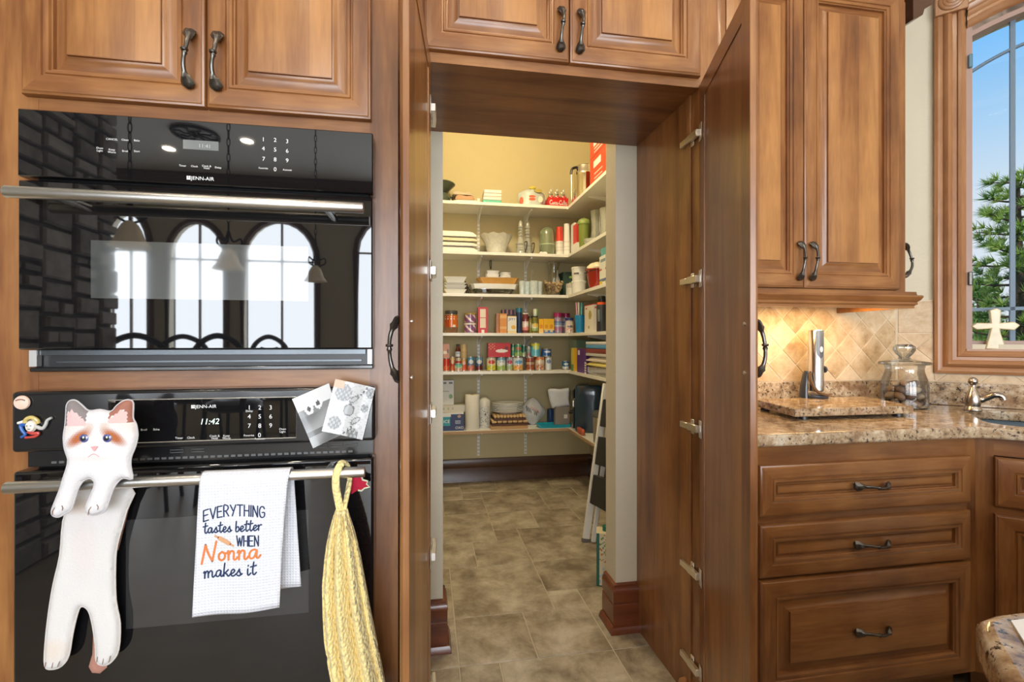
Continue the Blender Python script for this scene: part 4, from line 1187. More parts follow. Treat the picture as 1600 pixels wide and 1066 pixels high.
# ------------------------------------------------------------------ plush cat towel
def px_poly(pts, Y): return [on(u, v, Y) for u, v in pts]
z1c = lambda x, y: (10 + x / 4.636, 590 + y / 4.636)
z4c = lambda x, y: (x / 2.4242, 760 + y / 2.4242)
CY = 1.087
cat = thing('cat_towel', 'plush white kitten towel with blue eyes hanging over the oven bar', 'towel', (on(150, 760, CY)[0], CY, 0.50))
out1 = [z1c(*p) for p in [(428, 340), (434, 250), (438, 200), (462, 168), (505, 166), (550, 200), (600, 240), (680, 232), (758, 245), (800, 203), (850, 168), (898, 163), (922, 190), (920, 290), (942, 340), (953, 420), (936, 500), (907, 575), (902, 640), (915, 735),
       (850, 728), (805, 762), (772, 820), (745, 900), (722, 958), (680, 985), (620, 998), (578, 970), (582, 920), (612, 850), (640, 775), (628, 742), (600, 732), (556, 752), (520, 812), (492, 900), (470, 958), (430, 985), (380, 1010), (338, 1000), (329, 965), (352, 900), (392, 800), (412, 730), (440, 645), (447, 590), (424, 520), (415, 430)]]
wp = lambda x, y: on(*z1c(x, y), CY)
P1 = [tuple(p) for p in smooth_path([Vector((a, b, 0)) for a, b in px_poly(out1, CY)], 3, True)]
P1 = [(a, b) for a, b, _ in P1]
eyeL, eyeR, nose_, mouth_ = wp(590, 433), wp(757, 432), wp(667, 495), wp(660, 552)
pk = 1.0 / (wp(700, 433)[0] - wp(600, 433)[0]) * 100          # zoom units per metre
def blend(a, b, t): t = max(0, min(1, t)); return tuple(x + (y - x) * t for x, y in zip(a, b))
def cat_col(x, z):
    X = 590 + (x - eyeL[0]) * pk; Y = 433 - (z - eyeL[1]) * pk
    c = (0.69, 0.675, 0.69)
    if Y < 700:
        t = max(0, 1 - abs((Y - 330) / 130)) * 0.35 * (abs(X - 680) / 200); c = blend(c, (0.62, 0.48, 0.38), t)
    for cx, sg in ((552, 1), (800, -1)):
        dx, dy = (X - cx), (Y - 428)
        a, b = dx * 0.9 - sg * -dy * 0.35, dy * 0.9 + sg * dx * 0.35
        d = (a / 78) ** 2 + (b / 62) ** 2
        c = blend(c, (0.40, 0.12, 0.04), 1.15 * (1 - d)) if d < 1 else c
    for cx in (625, 735):
        d = ((X - cx) / 45) ** 2 + ((Y - 340) / 40) ** 2
        if d < 1: c = blend(c, (0.55, 0.36, 0.26), 0.55 * (1 - d))
    if Y < 330 and X < 600:
        if X < 468 or Y < 215 + max(0, (X - 480)) * 0.75: c = (0.22, 0.19, 0.19)
        if X > 462 and Y > 200 + abs(X - 500) * 0.95: c = (0.68, 0.46, 0.46)
    if Y < 320 and X > 760:
        if X > 880 or Y < 205 + max(0, (870 - X)) * 0.7: c = (0.34, 0.14, 0.10)
        if X < 895 and Y > 205 + abs(X - 860) * 0.85: c = (0.68, 0.46, 0.44)
    if Y < 245 and 600 < X < 760: c = (0.64, 0.62, 0.64)
    d = ((X - 650) / 220) ** 2 + ((Y - 600) / 30) ** 2
    if d < 1: c = blend(c, (0.72, 0.56, 0.50), 0.4 * (1 - d))
    return c
m = puffy(P1, 0.0045, 0.011, 0.022, cat_col)
hd = m.obj('front', FUR, cat, (0, CY, 0)); rel(hd)
SEAM = mat('grey_piping', (0.50, 0.48, 0.50), 0.85)
MB().tube([(a, -0.0004, b) for a, b in P1], 0.0016, 6, closed=True).obj('piping', SEAM, hd)
def on_head(mb, name, mat_):
    o = mb.obj(name, mat_, hd); return o
EB = mat('blue_eye', (0.075, 0.10, 0.30), 0.1, coat=1.0, var=0.3, scale=200); EW = mat('eye_rim', (0.04, 0.025, 0.03), 0.2)
for (ex, ez) in (eyeL, eyeR):
    for r, y, mt, nm in ((0.0098, -0.0085, EW, 'eye_rim'), (0.0080, -0.0096, EB, 'iris'), (0.0046, -0.0124, BLACK, 'pupil')):
        on_head(MB().lathe([(r, 0), (r, 0.0020), (r * 0.6, 0.0035), (0, 0.0040)], 20, M=Matrix.Translation((ex, y, ez)) @ Matrix.Rotation(PI / 2, 4, 'X')), nm, mt)
    on_head(MB().lathe([(0.0020, 0), (0.0016, 0.0008), (0, 0.001)], 10, M=Matrix.Translation((ex + 0.002, -0.0160, ez + 0.003)) @ Matrix.Rotation(PI / 2, 4, 'X')), 'eye_glint', WHITE)
NOSE = mat('pink_nose', (0.66, 0.34, 0.34), 0.6); LINE = mat('brown_stitch', (0.25, 0.14, 0.10), 0.8)
on_head(MB().prism([(nose_[0] - 0.0065, nose_[1] + 0.001), (nose_[0], nose_[1] + 0.002), (nose_[0] + 0.0065, nose_[1] + 0.001), (nose_[0] + 0.001, nose_[1] - 0.008), (nose_[0] - 0.001, nose_[1] - 0.008)], -0.0128, -0.010, 'y'), 'nose', NOSE)
m = MB()
m.tube([(mouth_[0] - 0.010, -0.0112, mouth_[1] - 0.004), (mouth_[0] - 0.004, -0.0116, mouth_[1] + 0.001), (mouth_[0], -0.0116, mouth_[1] + 0.002), (mouth_[0] + 0.004, -0.0116, mouth_[1] + 0.001), (mouth_[0] + 0.010, -0.0112, mouth_[1] - 0.004)], 0.0007, 6)
on_head(m, 'mouth', NOSE)
for pts in ([(360, 985), (362, 955), (378, 930)], [(430, 915), (436, 932), (432, 950)], [(618, 985), (622, 950), (640, 925)], [(680, 908), (690, 925), (686, 945)]):
    on_head(MB().tube([(wp(*p)[0], -0.0105, wp(*p)[1]) for p in pts], 0.0008, 6), 'toe_stitch', LINE)
BYc = 1.146
out2 = [z4c(*p) for p in [(500, 8), (482, 90), (446, 220), (438, 300), (440, 430), (456, 520), (450, 620), (424, 664), (395, 678), (366, 664), (362, 600), (350, 520), (335, 470), (310, 455), (295, 480), (276, 560), (262, 640), (235, 680), (197, 693), (171, 680), (172, 600), (185, 480), (203, 370), (228, 260), (240, 130), (275, 40), (290, 8)]]
wp4 = lambda x, y: on(*z4c(x, y), BYc)
pk4 = 100 / (wp4(400, 300)[0] - wp4(300, 300)[0]); q0 = wp4(320, 300)
def body_col(x, z):
    X = 320 + (x - q0[0]) * pk4; Y = 300 - (z - q0[1]) * pk4
    c = (0.68, 0.655, 0.645)
    d = ((X - 330) / 60) ** 2 + ((Y - 200) / 200) ** 2
    if d < 1: c = blend(c, (0.66, 0.58, 0.56), 0.5 * (1 - d))
    d = ((X - 330) / 120) ** 2 + ((Y - 40) / 40) ** 2
    if d < 1: c = blend(c, (0.62, 0.50, 0.42), 0.7 * (1 - d))
    d = ((X - 215) / 60) ** 2 + ((Y - 640) / 60) ** 2
    if d < 1: c = blend(c, (0.70, 0.56, 0.44), 0.5 * (1 - d))
    return c
P2 = [(a, b) for a, b, _ in smooth_path([Vector((a, b, 0)) for a, b in px_poly(out2, BYc)], 3, True)]
m = puffy(P2, 0.006, 0.011, 0.020, body_col)
bd = rel(m.obj('body', FUR, cat, (0, BYc, 0)))
MB().tube([(a, -0.0004, b) for a, b in P2], 0.0016, 6, closed=True).obj('piping', mat('cream_piping', (0.60, 0.56, 0.52), 0.85), bd)
for pts in ([(185, 672), (188, 655)], [(210, 676), (216, 655)], [(232, 672), (240, 652)], [(378, 655), (382, 635)], [(400, 662), (405, 640)], [(424, 655), (430, 632)]):
    MB().tube([(wp4(*p)[0], -0.0105, wp4(*p)[1]) for p in pts], 0.0008, 6).obj('toe_stitch', LINE, bd)
BROWN = mat('rosy_brown_plush', (0.42, 0.20, 0.15), 0.85, bump=0.3, bscale=300)
P3 = px_poly([z4c(*p) for p in [(350, 540), (346, 640), (332, 688), (345, 711), (375, 713), (402, 690), (398, 655), (372, 600), (362, 545)]], BYc + 0.01)
tl = rel(puffy(P3, 0.006, 0.005, 0.012).obj('tail', BROWN, cat, (0, BYc + 0.013, 0))); tag(tl, 'rosy brown plush tail')
P4 = px_poly([z4c(*p) for p in [(502, 10), (488, 80), (462, 180), (446, 245), (436, 238), (446, 170), (470, 80), (478, 10)]], BYc + 0.01)
rel(puffy(P4, 0.006, 0.003, 0.008).obj('back_edge', BROWN, cat, (0, BYc + 0.012, 0)))

# ------------------------------------------------------------------ white tea towel with printed words
WAF = mat('white_waffle_cotton', (0.72, 0.73, 0.79), 0.85, var=0.02)
n_, l_ = WAF.node_tree.nodes, WAF.node_tree.links
tcn = n_.new('ShaderNodeTexCoord'); sep = n_.new('ShaderNodeSeparateXYZ'); l_.new(tcn.outputs['Object'], sep.inputs[0])
ms = []
for ax_ in ('X', 'Z'):
    a = n_.new('ShaderNodeMath'); a.operation = 'MULTIPLY'; a.inputs[1].default_value = 2 * PI / 0.0062; l_.new(sep.outputs[ax_], a.inputs[0])
    b = n_.new('ShaderNodeMath'); b.operation = 'SINE'; l_.new(a.outputs[0], b.inputs[0]); ms.append(b)
mxn = n_.new('ShaderNodeMath'); mxn.operation = 'MAXIMUM'; l_.new(ms[0].outputs[0], mxn.inputs[0]); l_.new(ms[1].outputs[0], mxn.inputs[1])
bpn = n_.new('ShaderNodeBump'); bpn.inputs['Strength'].default_value = 0.5; bpn.inputs['Distance'].default_value = 0.0013
l_.new(mxn.outputs[0], bpn.inputs['Height']); l_.new(bpn.outputs[0], n_['Principled BSDF'].inputs['Normal'])
TY = 1.0915
def towel_y(x, z): return TY + 0.0030 * math.sin((x + 0.35) * 46) * min(1, max(0, (0.93 - z) / 0.15)) - 0.010 * max(0, (0.93 - z)) 
tw = thing('tea_towel', 'white waffle tea towel with printed words hung over the oven bar', 'towel', (on(378, 750, TY)[0], TY, 0.60))
NX, NZ = 26, 30
L_ = [(312.3, 744), (309, 800), (305.5, 880), (301.7, 963)]; R_ = [(451.7, 735.9), (446, 790), (441, 850), (436.5, 949)]
def curve(c, t):
    f = t * (len(c) - 1); i = min(int(f), len(c) - 2); f -= i
    return (lerp(c[i][0], c[i + 1][0], f), lerp(c[i][1], c[i + 1][1], f))
vs, fs = [], []
rows = []
BZ, BYb = 0.9465, 1.110
for k in range(NZ + 1):
    t = 1 - k / NZ; row = []
    for i in range(NX + 1):
        l, r = curve(L_, t), curve(R_, t)
        s = i / NX; u = lerp(l[0], r[0], s); v = lerp(l[1], r[1], s) + 3.0 * math.sin(PI * s) * t * 0.5
        x, z = on(u, v, TY); row.append((x, towel_y(x, z), min(z, BZ)))
    rows.append(row)
top = rows[-1]
for k in range(1, 9):
    a = PI * k / 8
    rows.append([(x, BYb - 0.0185 * math.cos(a) , BZ + 0.0165 * math.sin(a)) for (x, y, z) in top])
for k in range(1, 17):
    t = k / 16
    rows.append([(x + 0.010 * t + 0.006 * t * (i / NX), BYb + 0.0195 + 0.003 * math.sin(x * 50), BZ - t * (0.262 + 0.020 * (1 - i / NX))) for i, (x, y, z) in enumerate(top)])
for row in rows: vs += row
for j in range(len(rows) - 1):
    for i in range(NX): fs.append((j * (NX + 1) + i, j * (NX + 1) + i + 1, (j + 1) * (NX + 1) + i + 1, (j + 1) * (NX + 1) + i))
m = MB(); m.add(vs, fs)
cl = rel(m.obj('cloth', WAF, tw, fix=False)); so = cl.modifiers.new('thickness', 'SOLIDIFY'); so.thickness = 0.0022; so.offset = 0
# pen-stroke lettering
UP = {'E': (.5, [[(.5, 1), (0, 1), (0, 0), (.5, 0)], [(0, .52), (.42, .52)]]), 'V': (.56, [[(0, 1), (.28, 0), (.56, 1)]]),
      'R': (.5, [[(0, 0), (0, 1), (.28, 1), (.44, .86), (.40, .62), (.2, .5), (0, .5)], [(.18, .5), (.5, 0)]]), 'Y': (.55, [[(0, 1), (.27, .48)], [(.55, 1), (.2, 0)]]),
      'T': (.55, [[(0, 1), (.55, 1)], [(.27, 1), (.27, 0)]]), 'H': (.48, [[(0, 0), (0, 1)], [(.48, 0), (.48, 1)], [(0, .5), (.48, .5)]]), 'I': (.06, [[(.03, 0), (.03, 1)]]),
      'N': (.46, [[(0, 0), (0, 1), (.46, 0), (.46, 1)]]), 'G': (.55, [[(.52, .82), (.4, .97), (.22, .98), (.06, .75), (.03, .4), (.12, .08), (.3, 0), (.5, .12), (.53, .45), (.3, .45)]]),
      'W': (.72, [[(0, 1), (.18, 0), (.36, .8), (.54, 0), (.72, 1)]])}
LO = {'t': (.38, [[(.20, 1.0), (.13, .4), (.15, .08), (.25, 0), (.38, .15)]], [[(-.02, .64), (.38, .72)]]),
      'a': (.58, [[(.40, .44), (.28, .52), (.10, .42), (.04, .16), (.14, .01), (.30, .12), (.40, .46), (.38, .10), (.46, 0), (.58, .15)]], []),
      's': (.44, [[(0, .12), (.14, .36), (.24, .54), (.24, .36), (.33, .14), (.22, 0), (.08, .05)]], [[(.28, .03), (.44, .15)]]),
      'e': (.46, [[(0, .15), (.2, .24), (.33, .38), (.27, .53), (.13, .46), (.06, .2), (.16, 0), (.32, .04), (.46, .18)]], []),
      'b': (.44, [[(.10, 1.0), (.06, .5), (.06, .06), (.22, 0), (.36, .2), (.30, .46), (.16, .44), (.07, .25)]], [[(.36, .25), (.46, .2)]]),
      'r': (.38, [[(0, .42), (.07, .5), (.08, 0)], [(.08, .28), (.2, .5), (.36, .50)]], []),
      'n': (.54, [[(0, .42), (.07, .52), (.07, 0)], [(.07, .28), (.21, .52), (.34, .44), (.34, .08), (.42, 0), (.54, .15)]], []),
      'm': (.82, [[(0, .42), (.07, .52), (.07, -.02)], [(.07, .28), (.2, .52), (.30, .46), (.31, 0)], [(.31, .28), (.46, .52), (.58, .44), (.59, .08), (.68, 0), (.82, .15)]], []),
      'o': (.46, [[(.2, .5), (.06, .36), (.05, .12), (.18, 0), (.33, .12), (.34, .36), (.2, .5), (.3, .42), (.46, .40)]], []),
      'k': (.50, [[(.10, 1.05), (.04, .5), (.03, 0)], [(.36, .52), (.2, .34), (.07, .24), (.22, .2), (.36, 0), (.50, .12)]], []),
      'i': (.28, [[(.06, .5), (.05, .10), (.13, 0), (.28, .15)]], [[(.09, .74), (.10, .78)]]), 'l': (.30, [[(0, .15), (.18, .7), (.16, 1.0), (.07, .9), (.06, .2), (.14, 0), (.30, .15)]], []),
      'c': (.42, [[(.34, .42), (.22, .52), (.07, .36), (.06, .12), (.2, 0), (.42, .16)]], []), 'N': (.74, [[(-.04, -.10), (.04, .4), (.14, 1.0)], [(.14, 1.0), (.26, .5), (.46, .0)], [(.46, 0), (.56, .6), (.66, 1.15)]], []),
      'C': (.62, [[(.52, .78), (.46, .98), (.26, .96), (.06, .62), (.06, .2), (.26, 0), (.50, .1), (.64, .2)]], []), '-': (.25, [[(.02, .3), (.22, .3)]], []), ' ': (.34, [], [])}
def write(mb, text, place, width, y, script, size_fn=None, mi=0, M=None):
    """place(advance, x, y) -> (x, z); advance is the pen position of the letter"""
    pen = 0.0
    for ch in text:
        if script: w, curves, straight = LO[ch]
        else: w, curves = UP[ch]; straight = []
        for st in curves:
            P = [(p.x, p.y) for p in smooth_path([(a, b, 0) for a, b in st], 5)] if (script or ch in 'RG') else st
            if script or ch in 'RG': ribbon(mb, [place(pen, a, b) for a, b in P], width, y, mi, M)
            else:
                for p, q in zip(P, P[1:]): ribbon(mb, [place(pen, *p), place(pen, *q)], width, y, mi, M)
        for st in straight: ribbon(mb, [place(pen, a, b) for a, b in st], width, y, mi, M)
        pen += w + (0.0 if script else 0.17)
    return pen
def text_len(t, script): return sum((LO[c][0] if script else UP[c][0] + 0.17) for c in t)
zt = lambda x, y: on(290 + x / 4.267, 730 + y / 4.267, TY)
def ty2(x, z): return towel_y(x, z) - 0.0020
def line_place(x0, x1, base_fn, hgt, total):
    k = (x1 - x0) / total
    def f(pen, a, b):
        X = x0 + (pen + a) * k; return zt(X, base_fn(X) - b * hgt)
    return f
NAVY = mat('navy_print', (0.012, 0.028, 0.09), 0.8); ORANGE = mat('orange_print', (0.66, 0.20, 0.055), 0.8, var=0.2, scale=60)
def word(mt=None):
    global m
    o = rel(m.obj('lettering', mt or NAVY, tw, smooth=False, fix=False)); m = MB()
m = MB()
tt = 'EVERYTHING'; write(m, tt, line_place(122, 530, lambda X: 322 + ((X - 345) / 205) ** 2 * (34 if X < 345 else 16), 72, text_len(tt, False) - .17), 0.0027, ty2, False); word()
tt = 'tastes better'; write(m, tt, line_place(122, 512, lambda X: 441 - (X - 122) * 0.065, 68, text_len(tt, True)), 0.0029, ty2, True); word()
tt = 'WHEN'; write(m, tt, line_place(346, 490, lambda X: 520, 66, text_len(tt, False) - .17), 0.0027, ty2, False); word()
tt = 'makes it'; write(m, tt, line_place(124, 478, lambda X: 738 - (X - 124) * 0.09, 82, text_len(tt, True)), 0.0032, ty2, True); word()
m = MB(); tt = 'Nonna'; write(m, tt, line_place(116, 505, lambda X: 632 - (X - 116) * 0.09, 112, text_len(tt, True)), 0.0044, ty2, True)
o = rel(m.obj('lettering', ORANGE, tw, smooth=False, fix=False)); tag(o, 'orange printed name')
m = MB()
ca, sa = math.cos(math.radians(-27)), math.sin(math.radians(-27))
def rp(x, y): return zt(260 + x * ca + y * sa, 490 - (x * sa - y * ca) * 1.0)
for poly, mi in (([(-42, -15), (42, -15), (42, 15), (-42, 15)], 0), ([(-74, -7), (-50, -7), (-50, 7), (-74, 7)], 0), ([(50, -7), (74, -7), (74, 7), (50, 7)], 0), ([(-50, -8), (-42, -8), (-42, 8), (-50, 8)], 1), ([(42, -8), (50, -8), (50, 8), (42, 8)], 1)):
    P = [rp(*p) for p in poly]
    m.add([(a, ty2(a, b), b) for a, b in P], [tuple(range(len(P)))], mi)
rel(m.obj('rolling_pin_print', [mat('tan_print', (0.62, 0.34, 0.18), 0.8, var=0.2, scale=80), mat('brown_print', (0.25, 0.07, 0.03), 0.8)], tw, smooth=False, fix=False))

# ------------------------------------------------------------------ yellow knitted towel
KNIT = mat('pale_yellow_knit', (0.93, 0.77, 0.34), 0.9, var=0.06, sheen=0.3)
n_, l_ = KNIT.node_tree.nodes, KNIT.node_tree.links
tcn = n_.new('ShaderNodeTexCoord'); vor = n_.new('ShaderNodeTexVoronoi'); vor.inputs['Scale'].default_value = 125
l_.new(tcn.outputs['Object'], vor.inputs['Vector'])
bpn = n_.new('ShaderNodeBump'); bpn.inputs['Strength'].default_value = 0.9; bpn.inputs['Distance'].default_value = 0.006; bpn.invert = True
l_.new(vor.outputs['Distance'], bpn.inputs['Height']); l_.new(bpn.outputs[0], n_['Principled BSDF'].inputs['Normal'])
YY = 1.088
yt = thing('knit_towel', 'pale yellow knitted towel tied and hanging from the oven bar', 'towel', (on(545, 800, YY)[0], YY, 0.33))
LV = [(797, 524, 543), (808, 520, 546), (830, 514, 553), (860, 508, 561), (915, 503, 571), (960, 504, 579), (1000, 506, 587), (1040, 512, 595), (1066, 517, 600), (1120, 522, 610), (1170, 526, 618)]
vs, fs = [], []; SG = 84; lev = []
for a, b in zip(LV, LV[1:]):
    for k in range(6): t = k / 6; lev.append(tuple(lerp(p, q, t) for p, q in zip(a, b)))
lev.append(LV[-1])
for j, (v, ul, ur) in enumerate(lev):
    xl, z = on(ul, v, YY); xr, _ = on(ur, v, YY)
    t = j / (len(lev) - 1); cx, hw = (xl + xr) / 2, (xr - xl) / 2
    dp = 0.012 + 0.024 * min(1, t * 2.2)
    band = 0.97 if abs((j % 22) - 18) < 1 else 1.0
    for i in range(SG):
        a = 2 * PI * i / SG
        f = 0.20 * min(1, 0.25 + t * 2.0)
        fold = abs(math.cos(4.5 * a + 0.9 + 0.4 * math.sin(t * 3))) ** 0.8
        r = (1 - f + f * fold * 1.0) * band
        vs.append((cx + hw * math.cos(a) * (0.93 + 0.07 * r) * band, YY + dp * math.sin(a) * (0.30 + 1.15 * (fold if math.sin(a) < 0 else 0.5)) * band + 0.004, z))
for j in range(len(lev) - 1):
    for i in range(SG): fs.append((j * SG + i, j * SG + (i + 1) % SG, (j + 1) * SG + (i + 1) % SG, (j + 1) * SG + i))
fs += [tuple(range(SG)), tuple((len(lev) - 1) * SG + i for i in range(SG))]
m = MB(); m.add(vs, fs); rel(m.obj('skirt', KNIT, yt))
gx, gz = on(533.5, 799, YY)
xl, xr = on(525, 760, YY)[0], on(541, 760, YY)[0]
m = MB().tube(smooth_path([(gx - 0.002, YY, gz), (xl, YY + 0.002, BZ - 0.03), (xl, YY + 0.003, BZ), (xl + 0.006, BYb - 0.010, BZ + 0.019), ((xl + xr) / 2, BYb + 0.004, BZ + 0.023), (xr - 0.004, BYb + 0.018, BZ + 0.012), (xr, BYb + 0.022, BZ - 0.01), (xr, BYb + 0.010, BZ - 0.035), (gx + 0.004, YY + 0.003, gz)], 6), 0.0085, 12, flat=0.6)
rel(m.obj('hanging_loop', KNIT, yt))
m = MB().lathe([(0.0125, -0.006), (0.0145, 0), (0.0125, 0.006)], 20, M=Matrix.Translation((gx, YY + 0.003, gz - 0.004)) @ Matrix.Diagonal((1.0, 0.8, 1, 1)))
rel(m.obj('tie', mat('pale_yarn', (0.74, 0.66, 0.46), 0.9, bump=0.5, bscale=400), yt))
# red crocheted motif behind the bar
RY = 1.140
z7 = lambda x, y: (480 + x / 3.081, 720 + y / 3.081)
star = [z7(*p) for p in [(205, 70), (262, 76), (268, 92), (292, 98), (286, 112), (301, 126), (276, 132), (262, 144), (245, 142), (212, 162)]]
PR = px_poly(star, RY)
rd = thing('crochet_motif', 'red crocheted leaf with pale green edging behind the oven bar', 'ornament', (PR[0][0], RY, PR[-1][1]))
rel(puffy(PR, 0.004, 0.004, 0.010).obj('leaf', mat('crimson_yarn', (0.48, 0.008, 0.04), 0.85, bump=0.6, bscale=500), rd, (0, RY, 0)))
rel(MB().tube([(a, RY - 0.001, b) for a, b in PR[1:-1]], 0.0022, 8).obj('edging', mat('mint_yarn', (0.62, 0.66, 0.45), 0.85), rd))

# ================================================================== on the worktop
gb = thing('granite_board', 'thick granite board raised on short feet on the worktop', 'board', (1.62, 1.65, ZT))
bp_ = [(1.34, 1.505), (1.86, 1.505), (1.965, 1.80), (1.395, 1.80)]
m = MB().prism([(a - 1.62, b - 1.65) for a, b in bp_], 0.012, 0.042, 'z')
m.obj('slab', GRANITE, gb, bevel=0.003)
for (a, b) in ((1.40, 1.535), (1.82, 1.535), (1.90, 1.77), (1.43, 1.77)):
    MB().lathe([(0.018, 0), (0.016, 0.0125)], 14).obj('foot', BLACK, gb, (a - 1.62, b - 1.65, 0))
ZB_ = ZT + 0.042
# cordless corkscrew on its charging stand
wx, wy = ax(1275, 1.79), 1.79
wo = thing('electric_corkscrew', 'silver cordless corkscrew standing in its dark charging base', 'corkscrew', (wx, wy, ZB_))
hb = az(1275, 516, 1.79) - ZB_
def half(pr): return pr
m = MB().lathe([(0.026, 0.030), (0.0295, 0.034), (0.0295, hb - 0.004), (0.027, hb), (0.020, hb), (0.020, hb - 0.012), (0.0, hb - 0.012)], 32)
m.obj('body', mat('satin_silver', (0.66, 0.66, 0.67), 0.22, 1.0, var=0.03), wo)
vs, fs = [], []
for j in range(13):
    t = j / 12; z = hb - 0.001 - t * 0.125
    w = 0.62 if t < 0.55 else 0.62 * math.sqrt(max(0.0, 1 - ((t - 0.55) / 0.45) ** 2))
    for i in range(9):
        a = -PI / 2 - 0.12 + w * (i / 4 - 1); vs.append((0.0300 * math.cos(a), 0.0300 * math.sin(a), z))
for j in range(12):
    for i in range(8): fs.append((j * 9 + i, j * 9 + i + 1, (j + 1) * 9 + i + 1, (j + 1) * 9 + i))
m = MB(); m.add(vs, fs); m.obj('grip_panel', mat('slate_blue_plastic', (0.075, 0.09, 0.125), 0.25), wo)
a = -PI / 2 - 0.05
m = MB().lathe([(0.008, 0), (0.0075, 0.0022), (0.0, 0.003)], 18, M=Matrix.Rotation(a, 4, 'Z') @ Matrix.Translation((0.0295, 0, hb - 0.085)) @ Matrix.Rotation(PI / 2, 4, 'Y') @ Matrix.Diagonal((1.6, 0.8, 1, 1)))
m.obj('button', WHITE_MET, wo)
NAVYP = mat('gunmetal_plastic', (0.035, 0.042, 0.055), 0.22)
m = MB().lathe([(0.047, 0), (0.049, 0.004), (0.049, 0.012), (0.044, 0.016), (0.0, 0.018)], 32, M=Matrix.Diagonal((1.05, 0.85, 1, 1)))
m.obj('base', NAVYP, wo)
m = MB()
P = smooth_path([(-0.052, 0.012, 0.0), (-0.050, 0.012, 0.05), (-0.045, 0.010, 0.095), (-0.040, 0.008, 0.118)], 6)
m.tube(P, [0.012 - 0.006 * i / len(P) for i in range(len(P))], 12, flat=1.8)
m.obj('cradle', NAVYP, wo)
m = MB()
P = smooth_path([(-0.040, -0.010, 0.112), (-0.044, -0.020, 0.075), (-0.030, -0.036, 0.035), (0.005, -0.044, 0.018), (0.042, -0.030, 0.018)], 7)
m.tube(P, 0.006, 10, flat=1.4); m.obj('cradle_rim', mat('bronze_plastic', (0.22, 0.15, 0.10), 0.3, 0.6), wo)
m = MB().lathe([(0.0155, 0), (0.0155, 0.010), (0.012, 0.012), (0.0, 0.012)], 20, M=Matrix.Translation((0.034, 0.0, 0.125)) @ Matrix.Rotation(PI / 2, 4, 'Y'))
m.obj('foil_cutter', NAVYP, wo)
# glass jar with pebbles
JX, JY = ax(1413, 1.72), 1.72
jar = thing('glass_jar', 'clear glass apothecary jar with lid half filled with pebbles', 'jar', (JX, JY, ZT))
jp = [(0.0, 0.0), (0.074, 0.0), (0.081, 0.006), (0.082, 0.020), (0.082, 0.100), (0.078, 0.125), (0.070, 0.150), (0.066, 0.170), (0.070, 0.186)]
MB().lathe(jp, 40, cap=False).obj('vessel', CLEAR, jar)
MB().lathe([(0.0, 0.184), (0.066, 0.186), (0.090, 0.190), (0.092, 0.197), (0.086, 0.202), (0.050, 0.208), (0.024, 0.214), (0.018, 0.222), (0.030, 0.236), (0.039, 0.252), (0.038, 0.268), (0.026, 0.278), (0.0, 0.280)], 40, cap=False).obj('lid', PRESSED, jar)
random.seed(11)
pcol = [(0.30, 0.19, 0.12), (0.14, 0.09, 0.07), (0.42, 0.30, 0.20), (0.06, 0.05, 0.055), (0.24, 0.20, 0.18), (0.34, 0.27, 0.20)]
pm = [mat('pebble_%s' % n, c, 0.5, var=0.4, scale=60) for n, c in zip(('brown', 'umber', 'tan', 'black', 'grey', 'sand'), pcol)]
def pebble_mesh(sd):
    bm = bmesh.new(); bmesh.ops.create_icosphere(bm, subdivisions=2, radius=1)
    r = random.Random(sd); k = [Vector((r.uniform(-1, 1), r.uniform(-1, 1), r.uniform(-1, 1))).normalized() for _ in range(4)]
    for v in bm.verts:
        f = 1 + sum(0.16 * max(0, v.co.normalized().dot(q)) ** 2 for q in k)
        v.co = Vector((v.co.x * f * 1.15, v.co.y * f * 0.9, v.co.z * f * 0.72))
    me = bpy.data.meshes.new('pebble'); bm.to_mesh(me); bm.free()
    me.polygons.foreach_set('use_smooth', [True] * len(me.polygons)); return me
k = 0
for layer, (z, rr_, n) in enumerate(((0.022, 0.052, 8), (0.052, 0.052, 8), (0.080, 0.048, 7), (0.106, 0.028, 4))):
    for i in range(n):
        a = 2 * PI * (i + 0.5 * layer) / n
        me = pebble_mesh(k); me.materials.append(pm[k % 6])
        o = bpy.data.objects.new('pebble', me); COL.objects.link(o)
        o.location = (JX + rr_ * math.cos(a), JY + rr_ * math.sin(a), ZT + z)
        s = random.uniform(0.016, 0.0195); o.scale = (s, s, s); o.rotation_euler = (random.uniform(-.4, .4), random.uniform(-.4, .4), random.uniform(0, 6))
        tag(o, 'smooth pebble inside the glass jar on the worktop', 'pebble', 'pebbles in the glass jar'); k += 1
# sink and tap
sk = thing('sink', 'dark undermount sink set into the granite by the window', 'sink', diag_pt(0.556, 0.357) + (0.74,), DIAG)
def sink_ring(g, z):
    return [(p[0] - 0.556, -(p[1] - 0.357), z) for p in rr(0.212 - g, 0.90 + g, 0.122 - g, 0.592 + g, 0.09)]
lev = [(0.012, ZT - ST - 0.741), (0.004, ZT - ST - 0.741), (0.0, ZT - ST - 0.75), (-0.010, 0.03), (-0.03, 0.004), (-0.30, 0.0)]
vs, fs = [], []
for g, z in lev: vs += sink_ring(max(g, -0.03), z) if g > -0.1 else [(p[0] * 0.3, p[1] * 0.3, z) for p in sink_ring(0, z)]
nr = len(vs) // len(lev)
for j in range(len(lev) - 1):
    for i in range(nr): fs.append((j * nr + i, j * nr + (i + 1) % nr, (j + 1) * nr + (i + 1) % nr, (j + 1) * nr + i))
fs.append(tuple((len(lev) - 1) * nr + i for i in range(nr)))
m = MB(); m.add(vs, fs); m.obj('basin', mat('dark_blue_composite', (0.02, 0.05, 0.075), 0.25), sk, fix=False)
MB().lathe([(0.035, 0), (0.04, 0.002), (0.036, 0.005), (0.0, 0.003)], 24).obj('drain', STEEL, sk, (0, 0, 0.001))
tx, ty = 2.262, 1.592
